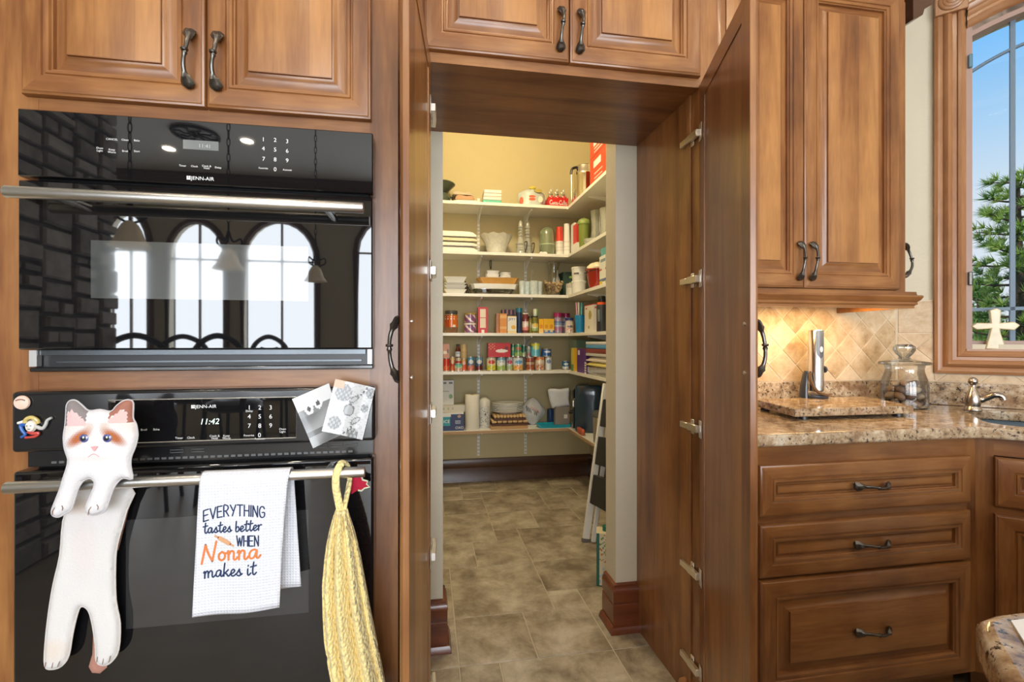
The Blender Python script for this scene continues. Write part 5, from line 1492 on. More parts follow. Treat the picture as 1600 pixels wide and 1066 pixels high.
tap = thing('tap', 'small brushed nickel tap with ball knob beside the sink', 'tap', (tx, ty, ZT), DIAG)
NI = mat('brushed_nickel', (0.50, 0.43, 0.37), 0.25, 1.0, var=0.08, scale=40)
MB().lathe([(0.028, 0), (0.030, 0.004), (0.028, 0.012), (0.024, 0.02), (0.027, 0.04), (0.023, 0.065), (0.013, 0.090), (0.008, 0.10), (0.008, 0.108)], 24).obj('body', NI, tap)
MB().lathe([(0.0, 0.106), (0.008, 0.108), (0.0145, 0.116), (0.016, 0.124), (0.0145, 0.132), (0.008, 0.139), (0, 0.141)], 20, cap=False).obj('knob', NI, tap)
MB().tube(smooth_path([(0.0, 0, 0.040), (0.022, -0.004, 0.048), (0.045, -0.008, 0.062), (0.062, -0.012, 0.072), (0.080, -0.014, 0.068), (0.086, -0.014, 0.054)], 6), [0.014] * 8 + [0.0125] * 12 + [0.0115] * 11, 14).obj('spout', NI, tap)
# stone cross on the sill
cr = [(-0.032, 0), (0.036, 0), (0.018, 0.070), (0.016, 0.088), (0.060, 0.082), (0.078, 0.104), (0.060, 0.120), (0.016, 0.116), (0.019, 0.172), (0.004, 0.182), (-0.019, 0.172), (-0.014, 0.116), (-0.060, 0.118), (-0.078, 0.102), (-0.060, 0.086), (-0.014, 0.090), (-0.018, 0.070)]
ONYX = mat('banded_onyx', (0.55, 0.45, 0.25), 0.3, var=0.32, scale=22, coat=0.4)
ONYX.node_tree.nodes['Principled BSDF'].inputs['Subsurface Weight'].default_value = 0.1
ONYX.node_tree.nodes['Principled BSDF'].inputs['Subsurface Radius'].default_value = (0.02, 0.015, 0.01)
sx_ = 0.338
cro = MB().prism(cr, -0.009, 0.009, 'y').obj('stone_cross', ONYX, loc=(XC + sx_ * 0.70711 + 0.008 * 0.70711, YW - sx_ * 0.70711 + 0.008 * 0.70711, 1.2137), rot=(0, 0, DIAG + 0.1), bevel=0.004, seg=2)
tag(cro, 'pale onyx cross standing on the window sill', 'cross')
# island corner in the foreground
isl = thing('kitchen_island', 'granite-topped kitchen island corner in the right foreground', 'island', (1.2, -0.2, 0))
ip = [(0.30, 0.125), (0.555, 0.385), (0.575, 0.402), (0.605, 0.408), (2.2, 0.41), (2.2, -0.9), (0.30, -0.9)]
MB().prism([(a - 1.2, b + 0.2) for a, b in ip], ZT - 0.045, ZT, 'z').obj('slab', GRANITE, isl, bevel=0.012, seg=4)
ib = [(0.40, 0.10), (0.64, 0.34), (2.12, 0.34), (2.12, -0.84), (0.40, -0.84)]
MB().prism([(a - 1.2, b + 0.2) for a, b in ib], 0.0, ZT - 0.0455, 'z').obj('base', W['v'], isl, smooth=False)
pa = MB().prism([(0, 0), (0.36, 0.0), (0.43, -0.07), (0.43, -0.22), (0.36, -0.29), (0.0, -0.29), (-0.07, -0.22), (-0.07, -0.07)], 0.0003, 0.003, 'z').obj('placemat', mat('white_placemat', (0.74, 0.75, 0.78), 0.6, var=0.02), loc=(0.598, 0.387, ZT), smooth=False)
tag(pa, 'white placemat with clipped corners lying on the foreground island', 'placemat')

# ================================================================== pantry shelving
SH = [2.407, 1.993, 1.644, 1.317, 0.998, 0.504]
SF = 3.82; RX = 1.195                          # front edges of the back and right shelves
ORD = ['top', 'second', 'third', 'fourth', 'fifth', 'bottom']
STD_X = (0.455, 0.884)
STD_Y = (3.45, 2.75)
for k, z in enumerate(SH):
    s1 = thing('pantry_shelf', ORD[k] + ' white shelf on the pantry back wall', 'shelf', (0.5, SF, z))
    MB().box(-1.10, RX - 0.5 + 0.0, 0.0, YB - SF - 0.003, -0.024, 0).obj('board', WHITE, s1, smooth=False)
    if k == 5: MB().box(-1.10, RX - 0.5, -0.003, -0.0002, -0.0235, -0.0008).obj('raw_edge', RAW, s1, smooth=False)
    for bx in STD_X:
        pts = [(YB - 0.006, z - 0.0245), (YB - 0.26, z - 0.0245), (YB - 0.262, z - 0.036), (YB - 0.12, z - 0.058), (YB - 0.03, z - 0.098), (YB - 0.006, z - 0.10)]
        MB().prism([(a - SF, b - z) for a, b in pts], -0.007, 0.007, 'x').obj('bracket', WHITE_MET, s1, (bx - 0.5, 0, 0), smooth=False)
    s2 = thing('pantry_shelf', ORD[k] + ' white shelf along the pantry right wall', 'shelf', (RX, 3.2, z))
    MB().box(0.0005, PX1 - RX - 0.003, 2.12 - 3.2, YB - 3.2 - 0.003, -0.024, 0).obj('board', WHITE, s2, smooth=False)
    if k == 5: MB().box(-0.0025, 0.0003, 2.12 - 3.2, SF - 3.2, -0.0235, -0.0008).obj('raw_edge', RAW, s2, smooth=False)
    for by in STD_Y:
        pts = [(PX1 - 0.006, z - 0.0245), (PX1 - 0.26, z - 0.0245), (PX1 - 0.262, z - 0.036), (PX1 - 0.12, z - 0.058), (PX1 - 0.03, z - 0.098), (PX1 - 0.006, z - 0.10)]
        MB().prism([(a - RX, b - z) for a, b in pts], -0.007, 0.007, 'y').obj('bracket', WHITE_MET, s2, (0, by - 3.2, 0), smooth=False)
SLOT = mat('slot_shadow_gap', (0.30, 0.27, 0.22), 0.8)
def standard(x, y, rz, label):
    t = thing('shelf_standard', label, 'shelf track', (x, y, 0.225), rz, 'slotted shelf tracks')
    MB().box(-0.011, 0.011, -0.010, 0, 0, 2.30).obj('track', WHITE_MET, t, smooth=False)
    m = MB()
    for k in range(72):
        for sx in (-0.0052, 0.0052): m.box(sx - 0.0020, sx + 0.0020, -0.0104, -0.0098, 0.012 + k * 0.0316, 0.012 + k * 0.0316 + 0.016)
    tag(m.obj('slots', SLOT, t, smooth=False), kind='stuff')
standard(STD_X[0], YB - 0.0005, 0, 'slotted white shelf track behind the paper towel roll')
standard(STD_X[1], YB - 0.0005, 0, 'slotted white shelf track behind the stacked plates')
for y, nm in zip(STD_Y, ('above the air fryer', 'nearest the step ladder')): standard(PX1 - 0.0005, y, -PI / 2, 'slotted white shelf track on the right wall ' + nm)

# ================================================================== pantry goods: builders
def fit(u0, u1, vt, Y, z):
    x0, x1 = ax(u0, Y), ax(u1, Y); return (x0 + x1) / 2, (x1 - x0) / 2, az((u0 + u1) / 2, vt, Y) - z
def mixc(a, b, t): return tuple(p + (q - p) * t for p, q in zip(a, b))
def lab(base, band=None, blob=None, low=None, word=None, blobs=None, mid=None):
    """label artwork on a cylinder: angle a (front at -pi/2), height t 0..1"""
    def f(a, t):
        d = (a + PI / 2 + PI) % (2 * PI) - PI
        c = base
        if low and t < 0.36 + 0.05 * math.sin(d * 3): c = low
        if mid and 0.40 < t < 0.62: c = mid
        if band and t > 0.80: c = band
        if blob and (d / 0.75) ** 2 + ((t - 0.66) / 0.17) ** 2 < 1: c = blob
        if blobs:
            if (math.sin(a * 9 + 3) * math.sin(t * 17 + a * 4) > 0.25) and t < 0.4: c = blobs
        if word and abs(d) < 0.62 and 0.62 < t < 0.72 and math.sin(d * 24) > -0.4: c = word
        return c
    return f
def tin(name, label, x, y, z, r, h, art, group=None, cat='can'):
    t = thing(name, label, cat, (x, y, z), 0, group)
    MB().lathe([(r * 0.93, 0), (r, 0.002), (r, 0.004), (r * 0.975, 0.006), (r * 0.975, h - 0.006), (r, h - 0.004), (r, h - 0.001), (r * 0.94, h), (r * 0.92, h - 0.003), (0, h - 0.003)], 28).obj('tin', STEEL, t)
    n = 14; z0, z1 = 0.007, h - 0.007
    m = MB().lathe([(r * 0.985, z0 + (z1 - z0) * i / n) for i in range(n + 1)], 40, cap=False, colf=lambda a, zz: art(a, (zz - z0) / (z1 - z0)))
    m.obj('label', PRINT_GLOSS, t)
    return t
def carton(name, label, cat, x0, x1, y0, y1, z, h, art, group=None, rz=0.0, n=(16, 24), rx=0.0):
    """printed box; art(face, s, t): face f front, l left, t top"""
    w, d = x1 - x0, y1 - y0
    vs, fs, cols = [], [], []
    def face(o, ux, uz, nm, k):
        b = len(vs)
        for j in range(k[1] + 1):
            for i in range(k[0] + 1): vs.append(tuple(o[q] + ux[q] * i / k[0] + uz[q] * j / k[1] for q in range(3)))
        for j in range(k[1]):
            for i in range(k[0]):
                fs.append((b + j * (k[0] + 1) + i, b + j * (k[0] + 1) + i + 1, b + (j + 1) * (k[0] + 1) + i + 1, b + (j + 1) * (k[0] + 1) + i)); cols.append(art(nm, (i + 0.5) / k[0], (j + 0.5) / k[1]))
    face((-w / 2, -d / 2, 0), (w, 0, 0), (0, 0, h), 'f', n)
    face((-w / 2, d / 2, 0), (0, -d, 0), (0, 0, h), 'l', n)
    face((w / 2, -d / 2, 0), (0, d, 0), (0, 0, h), 'r', (2, 2))
    face((w / 2, d / 2, 0), (-w, 0, 0), (0, 0, h), 'b', (1, 1))
    face((-w / 2, -d / 2, h), (w, 0, 0), (0, d, 0), 't', (4, 4))
    face((-w / 2, d / 2, 0), (w, 0, 0), (0, -d, 0), 'u', (1, 1))
    m = MB(); m.add(vs, fs, 0, None, cols)
    o = m.obj(name, PRINT, None, ((x0 + x1) / 2, (y0 + y1) / 2, z), (rx, 0, rz), smooth=False, fix=False)
    return tag(o, label, cat, group)
def carton_px(name, label, cat, u0, u1, vt, Y, depth, z, art, **k):
    x, r, h = fit(u0, u1, vt, Y, z)
    return carton(name, label, cat, x - r, x + r, Y, Y + depth, z, h, art, **k)
def plain(c, **faces): return lambda f, s, t: faces.get(f, c)
def lathe_thing(name, label, cat, x, y, z, parts, group=None, seg=28):
    """parts: (name, material, profile)"""
    t = thing(name, label, cat, (x, y, z), 0, group)
    for nm, mt, pr in parts: MB().lathe(pr, seg, cap=mt not in (CLEAR, PRESSED, GREENGL)).obj(nm, mt, t)
    return t
def art_band(parent, r, z0, z1, art, name='label', n=12, seg=40):
    m = MB().lathe([(r, z0 + (z1 - z0) * i / n) for i in range(n + 1)], seg, cap=False, colf=lambda a, zz: art(a, (zz - z0) / (z1 - z0)))
    return m.obj(name, PRINT_GLOSS, parent)
PLAS = lambda n, c, r=0.35: mat(n, c, r, var=0.03)
CHINA = mat('white_china', (0.84, 0.84, 0.81), 0.3, var=0.02)

# ------------------------------------------------------------------ top shelf
S = SH[0]
GRN = mat('dark_green_stoneware', (0.055, 0.075, 0.055), 0.3, var=0.3, scale=30)
x = ax(688, 3.95)
t = thing('stoneware_pot', 'dark green pot on the top shelf, cut by the door frame', 'pot', (x, 3.98, S))
MB().lathe([(0.05, 0), (0.075, 0.01), (0.085, 0.05), (0.072, 0.09), (0.06, 0.10), (0, 0.10)], 28).obj('bowl', GRN, t)
MB().tube(smooth_path([(0.07, 0, 0.075), (0.10, 0, 0.07), (0.105, 0, 0.045), (0.083, 0, 0.035)], 5), 0.008, 8).obj('handle', GRN, t)
t = thing('stoneware_dish', 'dark green dish upside down on the pot on the top shelf', 'dish', (x, 3.98, S + 0.1005))
MB().lathe([(0.05, 0), (0.055, 0.005), (0.10, 0.05), (0.125, 0.075), (0.120, 0.085), (0, 0.083)], 32).obj('bowl', GRN, t)
MB().lathe([(0.122, 0.076), (0.128, 0.080), (0.122, 0.086)], 32, cap=False).obj('rim', mat('olive_rim', (0.30, 0.30, 0.16), 0.3), t)
def cushion(name, label, cat, x0, x1, y0, y1, z, h, mt, group=None, sag=0.0, rz=0.0):
    w, d = x1 - x0, y1 - y0; N = 14; vs, fs = [], []
    for j in range(N + 1):
        for i in range(N + 1):
            s, t = i / N * 2 - 1, j / N * 2 - 1
            e = (max(0, 1 - s ** 6) * max(0, 1 - t ** 6)) ** 0.5
            vs.append((s * w / 2, t * d / 2, h * (0.30 + 0.70 * e) * (1 + sag * math.sin(s * 4 + t * 3))))
    b = len(vs); vs += [(p[0], p[1], 0) for p in vs]
    q = N + 1
    for j in range(N):
        for i in range(N): fs += [(j * q + i, j * q + i + 1, (j + 1) * q + i + 1, (j + 1) * q + i), (b + j * q + i, b + (j + 1) * q + i, b + (j + 1) * q + i + 1, b + j * q + i + 1)]
    for i in range(N):
        fs += [(i, b + i, b + i + 1, i + 1), (N * q + i, N * q + i + 1, b + N * q + i + 1, b + N * q + i), (i * q, (i + 1) * q, b + (i + 1) * q, b + i * q), (i * q + N, b + i * q + N, b + (i + 1) * q + N, (i + 1) * q + N)]
    m = MB(); m.add(vs, fs)
    return tag(m.obj(name, mt, None, ((x0 + x1) / 2, (y0 + y1) / 2, z), (0, 0, rz)), label, cat, group)
cl_ = lambda n, c: mat(n, c, 0.9, var=0.12, scale=50, bump=0.4, bscale=120)
x0, x1 = ax(708, 3.9), ax(750, 3.9)
cushion('folded_cloth', 'white folded cloth lying under the coloured cloths on the top shelf', 'cloth', x0, x1, 3.86, 4.05, S, 0.030, cl_('white_linen', (0.78, 0.76, 0.70)))
cushion('folded_cloth', 'orange and grey folded cloth in the middle of the top shelf pile', 'cloth', ax(711, 3.92), ax(741, 3.92), 3.88, 4.05, S + 0.0305, 0.045, cl_('rust_cloth', (0.46, 0.28, 0.17)), sag=0.12)
cushion('folded_cloth', 'beige knitted cloth on top of the top shelf pile', 'cloth', ax(707, 3.93), ax(736, 3.93), 3.90, 4.05, S + 0.078, 0.030, cl_('oat_cloth', (0.50, 0.43, 0.32)), sag=0.2)
z = S
for k, (h, c, nm) in enumerate(((0.036, (0.10, 0.46, 0.36), 'teal napkin pack at the bottom of the stack'), (0.028, (0.74, 0.68, 0.64), 'white napkin pack resting on the teal one'), (0.028, (0.76, 0.66, 0.66), 'pinkish napkin pack, second from the top of the stack'), (0.030, (0.78, 0.72, 0.70), 'pale napkin pack at the top of the stack'))):
    x0, x1 = ax(754 + k * 0.6, 3.9), ax(783, 3.9)
    o = MB().box(-(x1 - x0) / 2, (x1 - x0) / 2, -0.08, 0.08, 0, h).obj('napkin_pack', mat('napkin_wrap_%s' % 'abcd'[k], c, 0.45, var=0.12, scale=60), None, ((x0 + x1) / 2, 3.95, z), bevel=0.005, seg=2)
    tag(o, nm, 'napkins', 'napkin packs on the top shelf'); z += h + 0.0006
m = MB()
for k in range(24):
    bx = ax(787 + k * 1.05, 3.87); m.lathe([(0, 0), (0.006, 0.003), (0.008, 0.008), (0.006, 0.013), (0, 0.016)], 8, M=Matrix.Translation((bx, 3.87 + 0.02 * math.sin(k * 0.9), S)), cap=False)
tag(m.obj('bead_garland', mat('gold_bead', (0.62, 0.50, 0.22), 0.3, 0.5)), 'string of small gold beads lying on the top shelf', 'garland', kind=None)
# plastic bag with printed paper plates showing through
x, r, h = fit(812, 854, 292, 3.90, S)
bg = thing('party_bag', 'pale translucent bag of party ware with a yellow tie on the top shelf', 'bag', (x, 3.97, S))
def blobmesh(r, d, h, wob, N=22, Mm=16, top=0.35, knee=0.55):
    vs, fs = [], []
    for j in range(Mm + 1):
        t = j / Mm; pr = math.sin(min(1, t * (1.9 if knee < 0.6 else 6) + (0.12 if knee < 0.6 else 0.5)) * PI / 2) * (1 if t < knee else math.sqrt(max(0, 1 - ((t - knee) / (1 - knee)) ** 2)) * (1 - top) + top * (1 - (t - knee) / (1 - knee)))
        for i in range(N):
            a = 2 * PI * i / N; q = 1 + wob * math.sin(5 * a + 7 * t) + wob * math.sin(9 * a - 5 * t) * 0.6
            vs.append((r * pr * q * math.cos(a), d * pr * q * math.sin(a), h * t))
    for j in range(Mm):
        for i in range(N): fs.append((j * N + i, j * N + (i + 1) % N, (j + 1) * N + (i + 1) % N, (j + 1) * N + i))
    fs += [tuple(range(N)), tuple(Mm * N + i for i in range(N))]
    m = MB(); m.add(vs, fs); return m
blobmesh(r, 0.075, h, 0.03, knee=0.74).obj('bag', mat('cloudy_plastic', (0.52, 0.58, 0.58), 0.25, var=0.25, scale=25), bg)
m = MB()
for (uu, vv, w_, h_, mi) in ((832, 311, 5.5, 2.2, 0), (832, 306.5, 5.5, 1.8, 0), (816, 312, 3, 6, 0), (845, 311, 4, 5, 1), (841, 298, 6.5, 3, 2)):
    px_, pz = ax(uu, 3.89) - x, az(uu, vv, 3.89) - S
    k = 0.0053; a_, b_ = w_ * k, h_ * k
    vs = [(px_ + a_ * math.cos(q * PI / 8), -0.078 - 0.004 * mi + 0.30 * (px_ ** 2) / r, pz + b_ * math.sin(q * PI / 8)) for q in range(16)]
    m.add(vs + [(p[0], p[1] + 0.02, p[2]) for p in vs], [tuple(range(16))] + [(q, (q + 1) % 16, 16 + (q + 1) % 16, 16 + q) for q in range(16)], mi)
tag(m.obj('printed_motif', [mat('red_motif', (0.62, 0.12, 0.05), 0.4), mat('cream_motif', (0.78, 0.72, 0.60), 0.4), mat('gold_motif', (0.42, 0.34, 0.08), 0.3)], bg, smooth=False), kind='stuff')
blobmesh(0.030, 0.02, 0.035, 0.15, 12, 6).obj('tie', mat('yellow_ribbon', (0.70, 0.58, 0.10), 0.4), bg, (0.01, -0.01, h - 0.008))
# cola bottles in a red carton
x, r, h = fit(857, 888, 309, 3.87, S)
RED = (0.62, 0.02, 0.018)
cc = thing('bottle_carton', 'red cardboard bottle carrier with white script on the top shelf', 'carton', (x, 3.93, S))
MB().box(-r, r, -0.06, -0.058, 0, h).box(-r, r, 0.058, 0.06, 0, h).box(-r, -r + 0.002, -0.058, 0.058, 0, h).box(r - 0.002, r, -0.058, 0.058, 0, h).box(-r + 0.002, r - 0.002, -0.058, 0.058, 0.0005, 0.002).obj('tray', mat('red_card', RED, 0.35), cc, smooth=False)
m = MB(); tt = 'Coca-Cola'
TLn = text_len(tt, True); kx = r * 1.75 / TLn
write(m, tt, lambda pen, a, b: (-r * 0.87 + (pen + a) * kx, h * 0.30 + b * 0.036), 0.0055, -0.0606, True)
m.obj('lettering', INK, cc, smooth=False, fix=False)
COLA = mat('dark_cola', (0.05, 0.012, 0.006), 0.1, coat=0.5)
def bottle(name, label, x, y, z, hh, group):
    t = thing(name, label, 'bottle', (x, y, z), 0, group); s = hh / 0.2
    MB().lathe([(a * s, b * s) for a, b in ((0.0, 0), (0.024, 0.0), (0.027, 0.008), (0.025, 0.05), (0.028, 0.085), (0.027, 0.115), (0.018, 0.15), (0.012, 0.172), (0.0115, 0.190), (0.013, 0.192))], 20, cap=False).obj('glass', PRESSED, t)
    MB().lathe([(a * s * 0.93, b * s) for a, b in ((0.0, 0.002), (0.024, 0.003), (0.025, 0.05), (0.027, 0.085), (0.026, 0.115), (0.018, 0.148), (0.0, 0.15))], 20, cap=False).obj('drink', COLA, t)
    art_band(t, 0.0292 * s, 0.075 * s, 0.128 * s, lambda a, q: (0.80, 0.78, 0.74) if math.sin(a * 5 + 1) * math.sin(q * 9) > 0.45 else RED)
    MB().lathe([(0.0145 * s, 0.188 * s), (0.0145 * s, 0.198 * s), (0.011 * s, 0.2 * s), (0, 0.2 * s)], 16).obj('cap', mat('white_cap', (0.72, 0.70, 0.64), 0.3), t)
for i in range(3):
    for j in range(2): bottle('cola_bottle', ('left', 'middle', 'right')[i] + ' bottle of the ' + ('front', 'rear')[j] + ' row in the red carrier', x + (i - 1) * r * 0.63, 3.90 + j * 0.058, S + 0.0022, az(870, 297, 3.90) - S, 'bottles in the red carrier')
bottle('cola_bottle', 'single red-labelled bottle beside the red carrier', ax(898, 3.98), 3.98, S, az(898, 298, 3.98) - S, None)
# steel kettle and red drinks case on the right shelf
ky = yx(911, 1.30)
kt = thing('steel_urn', 'polished steel urn with a black handle on the top right shelf', 'urn', (1.32, ky, S))
kh = zx(908, 253, 1.25) - S
MB().lathe([(0.085, 0), (0.095, 0.006), (0.097, 0.02), (0.097, kh * 0.72), (0.100, kh * 0.74), (0.100, kh * 0.80), (0.095, kh * 0.83), (0.090, kh * 0.97), (0.08, kh), (0.0, kh)], 36).obj('vessel', mat('mirror_steel', (0.66, 0.62, 0.54), 0.10, 1.0, var=0.03), kt)
MB().tube(smooth_path([(-0.085, -0.035, kh * 0.93), (-0.125, -0.03, kh * 0.88), (-0.135, -0.03, kh * 0.74)], 6), 0.011, 10).obj('handle', BLACK, kt)
MB().tube([(-0.132, -0.03, kh * 0.76), (-0.130, -0.03, 0.02), (-0.09, -0.03, 0.02)], 0.0035, 8).obj('level_gauge', STEEL, kt)
def case_art(f, s, t):
    if f == 'l':
        if abs(t - 0.62) < 0.012: return (0.25, 0.01, 0.01)
        q = t if t < 0.62 else (t - 0.62) * 1.6
        if 0.22 < s < 0.62 and 0.34 < q < 0.50: return (0.80, 0.70, 0.66)
        if 0.25 < s < 0.70 and (0.20 < q < 0.235 or 0.10 < q < 0.13): return (0.78, 0.62, 0.56)
        if s > 0.93: return (0.70, 0.50, 0.40)
        return (0.70, 0.055, 0.02)
    return (0.66, 0.05, 0.02)
y1_, y0_ = yx(922, RX + 0.02), yx(950, RX + 0.02)
carton('drinks_case', 'tall red drinks case with white print on the top right shelf', 'case', RX + 0.02, RX + 0.22, y0_, y1_, S, 0.335, case_art, n=(24, 40))

# ------------------------------------------------------------------ second shelf
S = SH[1]
z = S
for k, (vt, c, nm) in enumerate(((384.5, (0.80, 0.79, 0.75), 'white folded tablecloth at the bottom of the linen stack'), (377, (0.80, 0.78, 0.73), 'white folded tablecloth second in the linen stack'), (370, (0.72, 0.69, 0.50), 'cream folded tablecloth third in the linen stack'), (360, (0.81, 0.80, 0.77), 'white folded tablecloth on top of the linen stack'))):
    h = az(715, vt, 3.86) - z
    cushion('folded_tablecloth', nm, 'tablecloth', 0.02, ax(746 - (k == 3) * 2, 3.86), 3.835, 4.10, z, h - 0.0006, cl_('linen_%s' % 'abcd'[k], c), 'linen stack'); z += h
x, r, h = fit(751, 803, 364, 3.90, S)
pb = thing('punch_bowl', 'large pressed glass punch bowl with scalloped rim', 'bowl', (x, 3.96, S))
FROST = mat('frosted_pressed_glass', (0.84, 0.83, 0.74), 0.22, var=0.2, scale=45, bump=0.8, bscale=70)
FROST.node_tree.nodes['Principled BSDF'].inputs['Transmission Weight'].default_value = 0.35
m = MB(); SGm = 60
prof_b = [(0.45, 0), (0.54, 0.03), (0.60, 0.22), (0.70, 0.50), (0.88, 0.78), (1.0, 0.95), (0.975, 0.95), (0.85, 0.77), (0.66, 0.50), (0.56, 0.24), (0.48, 0.06), (0, 0.05)]
vs = []
for (q, tz) in prof_b:
    for i in range(SGm):
        a = 2 * PI * i / SGm; sc = 1 + 0.012 * math.cos(20 * a); zz = tz * h + (0.006 * math.cos(10 * a) if tz > 0.8 else 0)
        rr2 = q * r * sc; vs.append((rr2 * math.cos(a), rr2 * 0.8 * math.sin(a), zz))
fs = [(j * SGm + i, j * SGm + (i + 1) % SGm, (j + 1) * SGm + (i + 1) % SGm, (j + 1) * SGm + i) for j in range(len(prof_b) - 1) for i in range(SGm)]
m.add(vs, fs); m.obj('bowl', FROST, pb)
BUB = mat('bubble_glass', (0.80, 0.83, 0.77), 0.06, var=0.2, scale=60, coat=1.0)
BUB.node_tree.nodes['Principled BSDF'].inputs['Transmission Weight'].default_value = 0.6
for (u0, u1, vt, nm) in ((806, 821, 344, 'bubble glass decanter next to the punch bowl'), (820, 836, 341, 'bubble glass decanter next to the green jar')):
    x, r, h = fit(u0, u1, vt, 3.88, S)
    pr = [(0.0, 0), (r * 0.9, 0.0)]
    for k in range(4): pr += [(r * 1.0, h * (0.03 + k * 0.09)), (r * (0.90 - k * 0.05), h * (0.075 + k * 0.09))]
    for k in range(5): pr += [(r * 0.56, h * (0.46 + k * 0.085)), (r * 0.40, h * (0.50 + k * 0.085))]
    pr += [(r * 0.42, h * 0.90), (r * 0.30, h * 0.96), (0, h)]
    dc = thing('decanter', nm, 'decanter', (x, 3.885 if u0 < 810 else 3.975, S), 0, 'bubble glass decanters')
    MB().lathe(pr, 24, cap=False).obj('bottle', BUB, dc)
    MB().tube(smooth_path([(r * 0.9, 0.0, h * 0.06), (r * 1.25, 0, h * 0.2), (r * 1.35, 0, h * 0.38), (r * 0.9, 0, h * 0.36)], 6), 0.004, 8).obj('wire_holder', IRON, dc)
GRJ = mat('sage_glass', (0.40, 0.50, 0.33), 0.04, var=0.15, scale=20, coat=1.0); GRJ.node_tree.nodes['Principled BSDF'].inputs['Transmission Weight'].default_value = 0.6
x, r, h = fit(845, 869, 353, 3.88, S)
lathe_thing('green_jar', 'green glass dome jar on the second shelf', 'jar', x, 3.93, S, [('dome', GRJ, [(r, 0), (r, h * 0.70), (r * 0.93, h * 0.84), (r * 0.62, h * 0.95), (r * 0.3, h * 0.99), (0, h)]), ('band', mat('pale_sage', (0.42, 0.50, 0.36), 0.2), [(r * 1.01, h * 0.36), (r * 1.015, h * 0.38), (r * 1.01, h * 0.40)])])
o = cushion('paper_scrap', 'small crumpled white paper in front of the green jar', 'paper', ax(843, 3.83), ax(855, 3.83), 3.822, 3.85, S, 0.016, cl_('paper_white', (0.82, 0.80, 0.76)), sag=0.2)
def cup_stack(name, label, u0, u1, vt, Y, base, top, tilt=0.0, group=None, cat='cups'):
    x, r, h = fit(u0, u1, vt, Y, S)
    t = thing(name, label, cat, (x, Y + r, S), 0, group)
    n = 20
    m = MB().lathe([(r * (1.0 - 0.18 * abs((i / n) - 0.0)), h * i / n) for i in range(n + 1)], 32, colf=lambda a, zz: top if zz > h * 0.50 else (base if int(zz / h * 24) % 2 else tuple(c * 0.85 for c in base)))
    m.obj('stack', PRINT, t); t.rotation_euler = (0, tilt, 0)
    for k in range(5): MB().lathe([(r * 1.0 - k * 0.0015, 0), (r * 1.02 - k * 0.0015, 0.004), (r - k * 0.0015, 0.008)], 24, cap=False).obj('rim', WHITE, t, (0, 0, 0.004 + k * 0.016))
    return t
cup_stack('cup_stack', 'stack of paper cups with a red upper half beside the green jar', 870, 882, 354, 3.86, (0.78, 0.76, 0.72), (0.64, 0.05, 0.03))
cup_stack('cup_stack', 'tall white stack of paper cups on the second shelf', 882, 892, 349, 3.86, (0.82, 0.81, 0.78), (0.82, 0.81, 0.78))
def right_px(u0, u1, vt, X, z):
    ya, yb = yx(u0, X), yx(u1, X); return (ya + yb) / 2, abs(ya - yb) / 2, zx((u0 + u1) / 2, vt, X) - z
y, r, h = right_px(891, 899, 351, 1.25, S)
carton('cup_box', 'slim white carton beside the tall cup stack', 'box', 1.24, 1.30, y - 0.07, y + 0.02, S, h, plain((0.80, 0.80, 0.78), l=(0.78, 0.79, 0.79)))
y, r, h = right_px(898, 906, 351, 1.25, S)
carton('cup_box', 'red and white carton behind the green tumbler', 'box', 1.23, 1.31, y - 0.05, y + 0.05, S, h, lambda f, s, t: (0.60, 0.04, 0.03) if t > 0.32 else (0.80, 0.78, 0.75))
y, r, h = right_px(904, 921, 340, 1.27, S)
r = 0.048
tb = lathe_thing('green_tumbler', 'olive green travel tumbler with a black-tipped lid', 'tumbler', 1.27, y, S, [('cup', PLAS('olive_plastic', (0.20, 0.25, 0.055)), [(r * 0.72, 0), (r * 0.75, 0.004), (r * 0.95, h * 0.78), (0, h * 0.78)]), ('lid', PLAS('leaf_plastic', (0.26, 0.34, 0.10)), [(r * 1.05, h * 0.78), (r * 1.08, h * 0.80), (r * 1.08, h * 0.86), (r * 0.85, h * 0.93), (r * 0.4, h * 0.97), (0, h * 0.97)]), ('spout', BLACK, [(r * 0.3, h * 0.965), (r * 0.28, h), (0, h)])])
for (u0, u1, vt, nm, hh) in ((926, 938, 330, 'cut glass pitcher behind the green tumbler', 1), (941, 953, 326, 'cut glass pitcher nearest the doorway', 1)):
    y, r, h = right_px(u0, u1, vt, 1.36, S); r = 0.047
    pc_ = thing('glass_pitcher', nm, 'pitcher', (1.36, y, S), 0, 'cut glass pitchers')
    MB().lathe([(0, 0.0), (r * 0.85, 0), (r * 0.95, 0.01), (r, h * 0.25), (r * 0.82, h * 0.55), (r * 0.95, h * 0.85), (r * 1.05, h), (r * 1.0, h), (r * 0.78, h * 0.55), (r * 0.9, h * 0.2), (0, 0.01)], 30, cap=False, flute=lambda a, zz: 0.03 * math.cos(12 * a)).obj('vessel', BUB, pc_)
    MB().tube(smooth_path([(0, -r * 0.95, h * 0.85), (0, -r * 1.6, h * 0.8), (0, -r * 1.6, h * 0.45), (0, -r * 0.95, h * 0.35)], 5), 0.006, 8).obj('handle', BUB, pc_)
y = yx(918, RX + 0.03)
lathe_thing('glass_dish', 'small cut glass dish at the front edge of the second right shelf', 'dish', RX + 0.055, y, S, [('bowl', BUB, [(0, 0), (0.03, 0), (0.05, 0.02), (0.052, 0.045), (0.046, 0.045), (0.03, 0.012), (0, 0.01)])])

